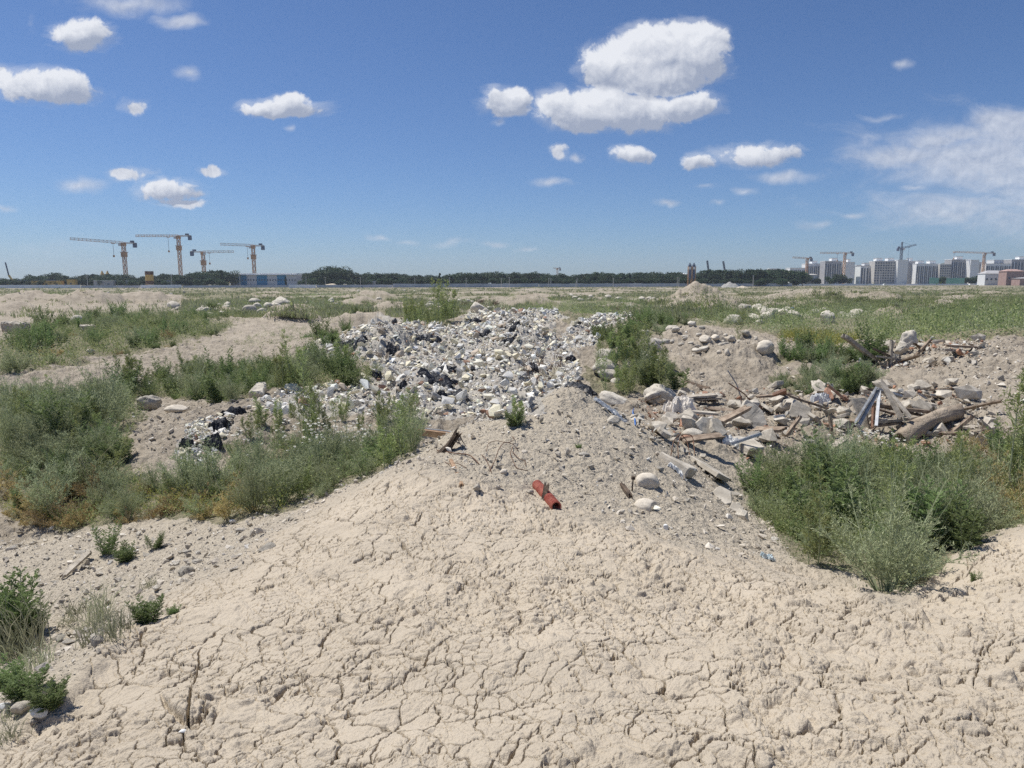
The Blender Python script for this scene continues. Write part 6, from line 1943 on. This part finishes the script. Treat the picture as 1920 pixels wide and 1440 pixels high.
# yellow tank on a drum
p = at(281, 531, 440); p.z = 0
root = empty('storage_tank', p, (0, 0, 0), 'large yellow cylindrical tank with a dark top band, left of the tallest crane', 'tank')
r_ = 7 * 440 / FPX; tz = at(281, 508.5, 440).z
mb = MB(); tube(mb, [(0, 0, 0), (0, 0, tz * .8)], [r_, r_], 28); mb.obj('body', M['yellow'], root)
mb = MB(); tube(mb, [(0, 0, tz * .8 + .01), (0, 0, tz)], [r_ * 1.06, r_ * 1.06], 28); mb.obj('top_band', M['rust'], root)
mb = MB(); tube(mb, [(0, 0, tz * .25), (0, 0, tz * .45)], [r_ * 1.02, r_ * 1.02], 28); mb.obj('lower_band', M['rust'], root)
for i, x in enumerate((193, 203)):
    p = at(x, 531, 640); p.z = 0; tz = at(x, 507.5, 640).z; r_ = 3 * 640 / FPX
    root = empty('silo', p, (0, 0, 0), 'yellow cone-topped silo above the left wood, ' + ('left' if i == 0 else 'right') + ' of a pair', 'silo')
    mb = MB(); tube(mb, [(0, 0, 0), (0, 0, tz * .8)], [r_, r_], 20); mb.obj('body', M['yellow'], root)
    mb = MB(); tube(mb, [(0, 0, tz * .8), (0, 0, tz)], [r_, r_ * .2], 20); mb.obj('cone_roof', M['yellow'], root)
# twin dark silos
for i, x in enumerate((1292.5, 1300)):
    Y = 430
    p = at(x, 531, Y); p.z = 0; zt = at(x, 496, Y).z; zb = at(x, 521, Y).z; r_ = 2.9 * Y / FPX
    root = empty('cement_silo', p, (0, 0, 0), ('left' if i == 0 else 'right') + ' one of the twin dark cement silos above the wood', 'silo')
    mb = MB(); tube(mb, [(0, 0, zb), (0, 0, zt)], [r_, r_], 24); mb.obj('body', M['ballast'], root)
    mb = MB(); tube(mb, [(0, 0, zt - 2.9), (0, 0, zt - 1.4)], [r_ * 1.03, r_ * 1.03], 24); mb.obj('white_band', M['bwhite'], root)
    mb = MB(); tube(mb, [(0, 0, zb - 1.6), (0, 0, zb)], [.3, r_], 16); mb.obj('hopper', M['ballast'], root)
    for sx_ in (-1, 1):
        for sy_ in (-1, 1):
            mb = MB(); bar(mb, (sx_ * r_, sy_ * r_, 0), (sx_ * r_, sy_ * r_, zt - 1), .28); mb.obj('leg', M['crane'], root)
    mb = MB(); add_box(mb, (0, 0, zt + .5), (.6, .6, 1.0)); mb.obj('filter', M['ballast'], root)
root = empty('conveyor', at(1306, 531, 425), (0, 0, 0), 'orange inclined conveyor at the foot of the twin silos', 'conveyor'); root.location.z = 0
mb = MB(); lattice(mb, (-1.5, 0, 3.2), (2.5, 0, .4), .8, 5, .2); mb.obj('frame', M['crane'], root)

# far heaps as things of their own
def heap_obj(px, Y, wpx, h, mat, label, name='sand_heap', depth=.8, seed=0, cat='heap'):
    p = at(px, 531, Y); p.z = float(base_h(np.array([p.x]), np.array([p.y]))[0]) - .1
    r = wpx / 2 * Y / FPX
    n1_, n2_ = 90, 20
    a = np.linspace(0, 2 * np.pi, n1_, endpoint=False)
    V = [(0, 0, h)]
    for i in range(1, n2_ + 1):
        f = i / n2_
        x = np.cos(a) * r * f; y_ = np.sin(a) * r * depth * f
        z_ = h * np.clip(1 - f ** 1.3, 0, 1) * (1 + .6 * fbm(x / r * 2.3 + seed, y_ / r * 2.3, seed, 4)) + .05 * fbm(x * 2, y_ * 2, seed + 1, 2) - .2 * (f > .99)
        V += list(np.stack([x, y_, z_], 1))
    F4 = []; F3 = [(0, 1 + j, 1 + (j + 1) % n1_) for j in range(n1_)]
    i_ = np.arange(n2_ - 1)[:, None] * n1_ + 1; j = np.arange(n1_)[None, :]
    F = np.stack([i_ + j, i_ + n1_ + j, i_ + n1_ + (j + 1) % n1_, i_ + (j + 1) % n1_], -1).reshape(-1, 4)
    mb = MB(); mb.add(np.array(V), F); mb.f[3].append(np.array(F3)); mb.m[3].append(np.zeros(n1_, int))
    o = mb.obj(name, M[mat], None, True); o.location = p
    return tag(o, label, cat)
M['sand'] = mat_rough('heap_sand', (.50, .43, .32), (.60, .52, .40), .8, 6, .05, .95)
M['gravel_grey'] = mat_rough('heap_gravel', (.30, .29, .27), (.38, .37, .34), .8, 6, .05, .95)
mass([(0, 720), (200, 668), (420, 625), (640, 592), (660, 605), (480, 675), (300, 712), (130, 762), (0, 800)], 90, .22, 'undergrowth', ['leaf_mid', 'leaf_grey'], .014, 40, .5, -1)
mass([(430, 645), (560, 612), (650, 610), (620, 655), (480, 684)], 140, .32, 'undergrowth', ['leaf_mid', 'leaf_grey', 'grass'], .018, 50, .5, -.05)
mass([(430, 612), (520, 604), (650, 590), (700, 578), (560, 578), (450, 588)], 420, .5, 'undergrowth', ['leaf_mid', 'leaf_grey', 'leaf_dark'], .03, 34, .5, -.2)
heap_obj(620, 452, 44, 2.3, 'sand', 'pale sand heap right of the blue and white hall', seed=2)
heap_obj(575, 454, 64, 1.5, 'sand', 'long low sand heap before the right end of the blue hall', seed=3)
heap_obj(1370, 380, 40, 2.9, 'gravel_grey', 'smooth grey gravel heap right of the twin silos', 'gravel_heap', seed=4)
heap_obj(1392, 360, 24, 1.1, 'sand', 'small tan heap against the right foot of the gravel heap', seed=5)
heap_obj(975, 455, 18, 1.3, 'bgrey', 'small whitish rubble heap before the middle wood', 'rubble_heap', seed=6)
heap_obj(240, 440, 26, 1.2, 'sand', 'low sand heap at the foot of the leftmost crane', seed=7)
heap_obj(655, 448, 24, .9, 'bwhite', 'low white heap right of the pale sand heap', 'rubble_heap', seed=8)

# hoarding fences: runs of panels between posts
def hoarding(px0, px1, Y0, Y1, h, mat, label, n):
    a_, b_ = at(px0, 531, Y0), at(px1, 531, Y1)
    a_.z = 0; b_.z = 0
    root = empty('hoarding_fence', a_, (0, 0, 0), label, 'fence')
    d = b_ - a_
    rng = np.random.default_rng(int(px0 + 99))
    for i in range(n):
        p = d * (i / n); q = d * ((i + 1) / n)
        hh = h * rng.uniform(.94, 1.05)
        zb = float(base_h(np.array([a_.x + p.x]), np.array([a_.y + p.y]))[0]) - .1
        mb = MB(); bar(mb, (p.x, p.y, zb + hh / 2), (q.x, q.y, zb + hh / 2), .08, 0, hh)
        mb.obj('panel', M[mat], root)
    return root
hoarding(-80, 150, 430, 430, 1.9, 'hoard_w', 'pale blue-white hoarding along the far left of the field', 12)
hoarding(151, 262, 434, 438, 1.5, 'hoard_g', 'low greyish hoarding below the leftmost crane', 8)
hoarding(263, 340, 425, 425, 1.9, 'hoard_w', 'white hoarding under the tallest crane', 6)
hoarding(342, 540, 432, 436, 1.5, 'hoard_g', 'greyish hoarding before the blue and white hall', 12)
hoarding(541, 592, 405, 405, 1.9, 'hoard_w', 'bright white hoarding below the long sand heap', 5)
hoarding(593, 735, 420, 430, 1.8, 'hoard_g', 'grey-blue hoarding right of the sand heaps', 9)
hoarding(736, 1010, 425, 440, 2.3, 'hoard_g', 'long grey-blue hoarding before the middle wood', 20)
hoarding(1011, 1285, 440, 455, 2.2, 'hoard_g', 'long grey-blue hoarding left of the twin silos', 20)
hoarding(1286, 1485, 455, 470, 2.0, 'hoard_g', 'grey-blue hoarding right of the twin silos', 14)
hoarding(1486, 1700, 560, 580, 1.4, 'hoard_w', 'low pale fence before the left apartment blocks', 14)
hoarding(1701, 2000, 580, 600, 1.3, 'hoard_w', 'low pale fence before the right apartment blocks', 14)
M['green_net'] = mat_rough('green_mesh', (.20, .42, .33), (.26, .48, .38), .3, 10, 0, .8)
hoarding(1742, 1760, 590, 590, 6.5, 'green_net', 'light green netting fence left of the lone small tree', 2)
hoarding(1774, 1808, 590, 590, 6.0, 'green_net', 'light green netting fence right of the lone small tree', 3)
# poles
POLES = [(164, 515, 440), (322, 515, 440), (574, 518, 425), (676, 519, 425), (778, 520, 430), (843, 520, 430), (874, 521, 425), (940, 521, 430), (955, 519, 430), (1029, 521, 440), (1033, 521, 445), (1150, 521, 445), (1270, 520, 450), (1273, 520, 452), (1412, 516, 455), (450, 515, 430), (1593, 510, 600), (1649, 508, 600), (610, 519, 440), (1719, 512, 600)]
for i, (x, yt, Y) in enumerate(POLES):
    zone = 'before the left trees and the blue hall' if x < 600 else ('before the middle wood' if x < 1200 else 'between the twin silos and the apartment blocks')
    p = at(x, 531, Y); p.z = 0; H = at(x, yt, Y).z
    root = empty('utility_pole', p, (0, 0, 0), 'thin pale pole standing ' + zone, 'pole', 'poles ' + zone)
    mb = MB(); tube(mb, [(0, 0, 0), (0, 0, H)], [.22, .14], 6); mb.obj('post', M['bbeige'], root)
    mb = MB(); bar(mb, (-.7, 0, H - .4), (.7, 0, H - .4), .12); mb.obj('crossarm', M['bbeige'], root)
p = at(1082, 531, 440); p.z = 0
root = empty('utility_pole', p, (0, 0, 0), 'pole propped by a slanting strut before the middle wood', 'pole')
mb = MB(); tube(mb, [(0, 0, 0), (0, 0, at(1082, 521, 440).z)], [.22, .16], 6); mb.obj('post', M['bbeige'], root)
mb = MB(); tube(mb, [(-1.2, 0, 0), (0, 0, at(1082, 523, 440).z)], [.2, .14], 6); mb.obj('strut', M['bbeige'], root)

# ------------------------------------------------------------------ blue and white hall
Y = 520
a_, b_ = at(432, 531, Y), at(556, 531, Y)
w = b_.x - a_.x; zt = at(480, 515.5, Y).z
root = empty('factory_hall', ((a_.x + b_.x) / 2, Y, 0), (0, 0, 0), 'long low hall with blue and white wall panels and a pale roof', 'hall')
segs = [('pale_clad', 0, .11), ('bblue', .11, .25), ('pale_clad', .25, .40), ('bblue', .40, .56), ('pale_clad', .56, .71), ('bblue', .71, .85), ('pale_clad', .85, 1.0)]
for mt_, f0, f1 in segs:
    mb = MB(); add_box(mb, (-w / 2 + (f0 + f1) / 2 * w, 8, zt / 2), ((f1 - f0) * w, 16, zt)); mb.obj('wall', M[mt_], root)
mb = MB()
bar(mb, (-w / 2 - .8, -1.0, zt + .1), (w / 2 + .8, -1.0, zt + .1), .9, 0, .5)
add_box(mb, (0, 8, zt + .7), (w + 1.6, 17.1, .9)); mb.obj('roof', M['bwhite'], root)
for i in range(24):
    f = (i + .5) / 24
    mb = MB(); add_box(mb, (-w / 2 + f * w, -.04, zt * .6), (.9, .08, 1.1)); mb.obj('window', M['glass_dark'], root)
# scaffold-like red posts at left of it
root = empty('rusty_frames', at(441, 531, 470), (0, 0, 0), 'row of rusty steel frames before the left end of the blue hall', 'frames'); root.location.z = 0
mb = MB()
for i in range(9): bar(mb, (-3 + i * .8, 0, 0), (-3 + i * .8, 0, 2.4), .15)
bar(mb, (-3, 0, 2.4), (3.4, 0, 2.4), .15); mb.obj('frame', M['rust'], root)
p = at(421, 531, 465); root = empty('excavator', (p.x, p.y, 0), (0, 0, 0), 'small ochre excavator left of the blue hall', 'excavator')
mb = MB(); add_box(mb, (0, 0, .9), (2.4, 2.2, 1.0)); mb.obj('body', M['yellow'], root)
mb = MB(); bar(mb, (.5, 0, 1.3), (3.4, 0, 4.0), .5); mb.obj('arm', M['yellow'], root)
mb = MB(); add_box(mb, (0, 0, .25), (3, 2.4, .5)); mb.obj('track', M['crane_dark'], root)

# ------------------------------------------------------------------ apartment blocks
WIN = None
def box_mesh(name, s, mat):
    mb = MB(); add_box(mb, (0, 0, 0), s); me_ = mb.mesh(name); me_.materials.append(M[mat]); return me_
strip_me = {}
BH = 4
def block(px0, px1, pytop, Y, mat, label, style='strips', nstr=6, depth=14, turn=0.0, side=None, penthouse=True, crown='bwhite', step=0, group=None, rows_=8, basepy=531):
    a_, b_ = at(px0, 531, Y), at(px1, 531, Y)
    w = b_.x - a_.x; H = at((px0 + px1) / 2, pytop, Y).z
    root = empty('apartment_block', ((a_.x + b_.x) / 2, Y, 0), (0, 0, turn), label, 'apartment block', group)
    mb = MB(); add_box(mb, (0, depth / 2, H / 2), (w, depth, H)); mb.obj('wall', M[mat], root)
    mb = MB(); add_box(mb, (0, depth / 2, H + .3), (w + .4, depth + .4, .6)); mb.obj('roof_parapet', M[crown], root)
    if style == 'strips':
        sw = w / nstr
        me_ = box_mesh('window_strip', (sw * .42, .3, H * .84), 'glass_dark')
        me2 = box_mesh('balcony_strip', (sw * .16, .9, H * .9), 'bbeige' if mat == 'bwhite' else 'bwhite')
        for i in range(nstr):
            o = bpy.data.objects.new('window_strip', me_); COL.objects.link(o); o.parent = root; o.location = (-w / 2 + (i + .5) * sw, -.15, H * .47)
            if i % 2 == 0:
                o = bpy.data.objects.new('balcony_strip', me2); COL.objects.link(o); o.parent = root; o.location = (-w / 2 + (i + .5) * sw + sw * .3, -.45, H * .47)
    elif style == 'grid':
        sw = w / nstr; sh = H / (rows_ + .3)
        me_ = box_mesh('window', (sw * .5, .3, sh * .5), 'glass_dark')
        for i in range(nstr):
            for j in range(rows_):
                o = bpy.data.objects.new('window', me_); COL.objects.link(o); o.parent = root; o.location = (-w / 2 + (i + .5) * sw, -.15, (j + .65) * sh)
    if side:
        mb = MB(); add_box(mb, (w / 2 + .2, depth / 2, H / 2), (.4, depth + .1, H + .1)); mb.obj('end_wall', M[side], root)
    if penthouse:
        for f in ((.25, .75) if w > 25 else (.5,)):
            mb = MB(); add_box(mb, (-w / 2 + f * w, depth / 2, H + 2.1), (min(7, w * .3), depth * .5, 3.0)); mb.obj('roof_house', M['bwhite'], root)
            mb = MB(); add_box(mb, (-w / 2 + f * w, depth / 2, H + 3.8), (min(7.6, w * .34), depth * .55, .4)); mb.obj('roof_house_roof', M['bgrey'], root)
    return root
block(1443, 1463, 504, 1100, 'bwhite', 'small distant apartment block seen over the wood', nstr=5, penthouse=False)
block(1480, 1509, 503, 860, 'bwhite', 'lowest white apartment block at the left end of the estate', nstr=8, penthouse=False)
block(1510, 1545, 495, 880, 'bwhite', 'white apartment block with dark stripes behind the nearest crane', nstr=10)
block(1545, 1584, 490, 860, 'bgrey', 'grey striped apartment block under the brown crane', nstr=9)
block(1584, 1600, 492, 850, 'bwhite', 'plain white end block right of the brown crane', 'none', side='bteal')
block(1588, 1616, 501, 900, 'bwhite', 'low white block seen behind the plain white end block', nstr=6, penthouse=False)
block(1601, 1613, 500, 870, 'bgrey', 'low grey link block between two estates of blocks', 'none', penthouse=False)
block(1612, 1638, 499, 850, 'bwhite', 'apartment block with a dark unfinished front', nstr=5, crown='bgrey')
block(1638, 1681, 490, 840, 'bbeige', 'tall grey apartment block with rows of square windows', 'grid', 9, rows_=9)
block(1681, 1700, 488, 835, 'bwhite', 'plain white tower face right of the grey windowed block', 'none', penthouse=False)
block(1700, 1716, 490, 850, 'bgrey', 'grey recessed block beside the plain white tower face', 'none')
block(1716, 1760, 495, 840, 'bwhite', 'white apartment block with many dark stripes in the middle of the estate', nstr=12)
block(1760, 1781, 496, 835, 'bbeige', 'beige apartment block with square windows beside the striped white one', 'grid', 5, penthouse=False)
block(1781, 1817, 487, 850, 'bgrey', 'grey striped block left of the reddish crane', nstr=9)
block(1817, 1832, 488, 840, 'bwhite', 'plain white end block under the reddish crane', 'none', side='bteal', penthouse=False)
block(1833, 1846, 492, 860, 'bgrey', 'pale grey link block right of the reddish crane', 'none', penthouse=False)
block(1846, 1892, 495, 850, 'bwhite', 'white striped block behind the clump of trees', nstr=11, penthouse=False)
block(1860, 1904, 488, 900, 'bwhite', 'taller white block behind the striped one at the right', nstr=9, penthouse=False)
block(1893, 1985, 487, 860, 'bgrey', 'dark grey striped block at the right edge', nstr=16)
block(1604, 1722, 497.5, 960, 'bwhite', 'long pale row of distant apartments showing behind the middle blocks', nstr=30, penthouse=False)
block(1765, 1900, 496, 970, 'bwhite', 'long pale row of distant apartments showing behind the right blocks', nstr=34, penthouse=False)
# low houses at the right
def gable_house(px0, px1, pyw, pyr, Y, mat, rmat, label, depth=9, nwin=2):
    a_, b_ = at(px0, 531, Y), at(px1, 531, Y)
    w = b_.x - a_.x; H = at(px0, pyw, Y).z; HR = at(px0, pyr, Y).z
    root = empty('low_house', ((a_.x + b_.x) / 2, Y, 0), (0, 0, 0), label, 'house')
    mb = MB(); add_box(mb, (0, depth / 2, H / 2), (w, depth, H)); mb.obj('wall', M[mat], root)
    mb = MB()
    V = [(-w / 2 - .4, -.5, H), (w / 2 + .4, -.5, H), (w / 2 + .4, depth + .5, H), (-w / 2 - .4, depth + .5, H), (-w / 4, depth / 2, HR), (w / 4, depth / 2, HR)]
    V = np.array(V) + np.array((0, 0, .01))
    mb.add(V, [(0, 1, 5, 4), (2, 3, 4, 5), (3, 2, 1, 0)]); mb.add(V, [(1, 2, 5), (3, 0, 4)]); mb.obj('roof', M[rmat], root)
    for i in range(nwin):
        mb = MB(); add_box(mb, (-w / 2 + (i + .5) * w / nwin, -.06, H * .55), (1.4, .12, 1.5)); mb.obj('window', M['glass_dark'], root)
gable_house(1846, 1887, 513, 507, 560, 'bwhite', 'bgrey', 'white hall with a sloping grey roof left of the brick house', nwin=5)
gable_house(1886, 1918, 508.5, 504.5, 540, 'bbrick', 'bbrick', 'reddish brick house at the right edge', nwin=3)
gable_house(1912, 1960, 522, 520, 520, 'bbrick', 'bgrey', 'low red shed at the foot of the brick house', nwin=2)
gable_house(1512, 1532, 515, 513.5, 600, 'bbeige', 'bbeige', 'low beige building before the left apartment blocks', nwin=2)
gable_house(1265, 1288, 514, 512, 600, 'bwhite', 'bwhite', 'flat white building seen over the wood left of the silos', nwin=4)
for (x, lab) in ((1822, 'white van before the clump of trees'), (1661, 'pale car before the grey windowed block'), (1636, 'white car left of the pale one before the apartment blocks')):
    p = at(x, 531, 575); root = empty('parked_car', (p.x, p.y, 0), (0, 0, 0), lab, 'car')
    mb = MB(); V = [(-2, 0, .5), (2, 0, .5), (2, 0, 1.1), (1.2, 0, 1.2), (.7, 0, 1.9), (-1.6, 0, 1.9), (-2, 0, 1.2)]
    V = [(a, -.85, c) for a, b, c in V] + [(a, .85, c) for a, b, c in V]
    bm = bmesh.new(); vs = [bm.verts.new(v) for v in V]
    bm.faces.new(vs[:7]); bm.faces.new(vs[7:][::-1])
    for i in range(7): bm.faces.new((vs[i], vs[i + 7], vs[(i + 1) % 7 + 7], vs[(i + 1) % 7]))
    bmesh.ops.recalc_face_normals(bm, faces=bm.faces[:])
    me_ = bpy.data.meshes.new('body'); bm.to_mesh(me_); bm.free(); me_.materials.append(M['bwhite'])
    o = bpy.data.objects.new('body', me_); COL.objects.link(o); o.parent = root
    for sx_ in (-1.2, 1.2):
        mb = MB(); tube(mb, [(sx_, -.9, .38), (sx_, .9, .38)], [.38, .38], 12); mb.obj('wheel', M['black_film'], root)

# ------------------------------------------------------------------ far hills and air
hv = MB()
n = 300
th = np.linspace(R(8), R(52), n)
el = np.interp(np.degrees(th), [8, 24, 26, 28.5, 31, 34, 36.5, 40, 46, 52], [0, 0, .6, 1.1, 1.4, 1.3, 1.5, 1.9, 1.6, 0]) * (1 + .12 * fbm(th * 60, th * 0, 3, 4))
D_ = 2300
rows_h = [(-600, 0), (0, 0), (0, 0)]
V = []
for f in (0, .35, .7, 1.0):
    r_ = D_ - 300 + 300 * f
    V.append(np.stack([np.sin(th) * r_, np.cos(th) * r_, np.tan(np.radians(el)) * r_ * f ** 1.4 * (1 + .05 * fbm(th * 90, th * 0 + f * 9, 5, 3)) - 2 * (f == 0)], 1))
V.append(np.stack([np.sin(th) * (D_ + 200), np.cos(th) * (D_ + 200), np.full(n, -2.0)], 1))
V = np.concatenate(V)
i_ = np.arange(4)[:, None] * n; j = np.arange(n - 1)[None, :]
hv.add(V, np.stack([i_ + j, i_ + n + j, i_ + n + j + 1, i_ + j + 1], -1).reshape(-1, 4)[:, ::-1])
M['hill'] = mat_rough('hill_slopes', (.10, .12, .09), (.18, .17, .13), .002, .01, 0, .95)
tag(hv.obj('hills', M['hill'], None, True), kind='structure')
HAZE = 0.00016
if HAZE:
    mb = MB(); add_box(mb, (0, 0, 44), (5900, 5900, 100))
    m_ = bpy.data.materials.new('haze'); m_.use_nodes = True; t = m_.node_tree; t.nodes.clear()
    v_ = t.nodes.new('ShaderNodeVolumePrincipled'); o_ = t.nodes.new('ShaderNodeOutputMaterial')
    v_.inputs['Color'].default_value = (.80, .88, 1.0, 1); v_.inputs['Density'].default_value = HAZE; v_.inputs['Anisotropy'].default_value = 0.2
    t.links.new(v_.outputs[0], o_.inputs['Volume'])
    tag(mb.obj('haze', m_), kind='stuff')
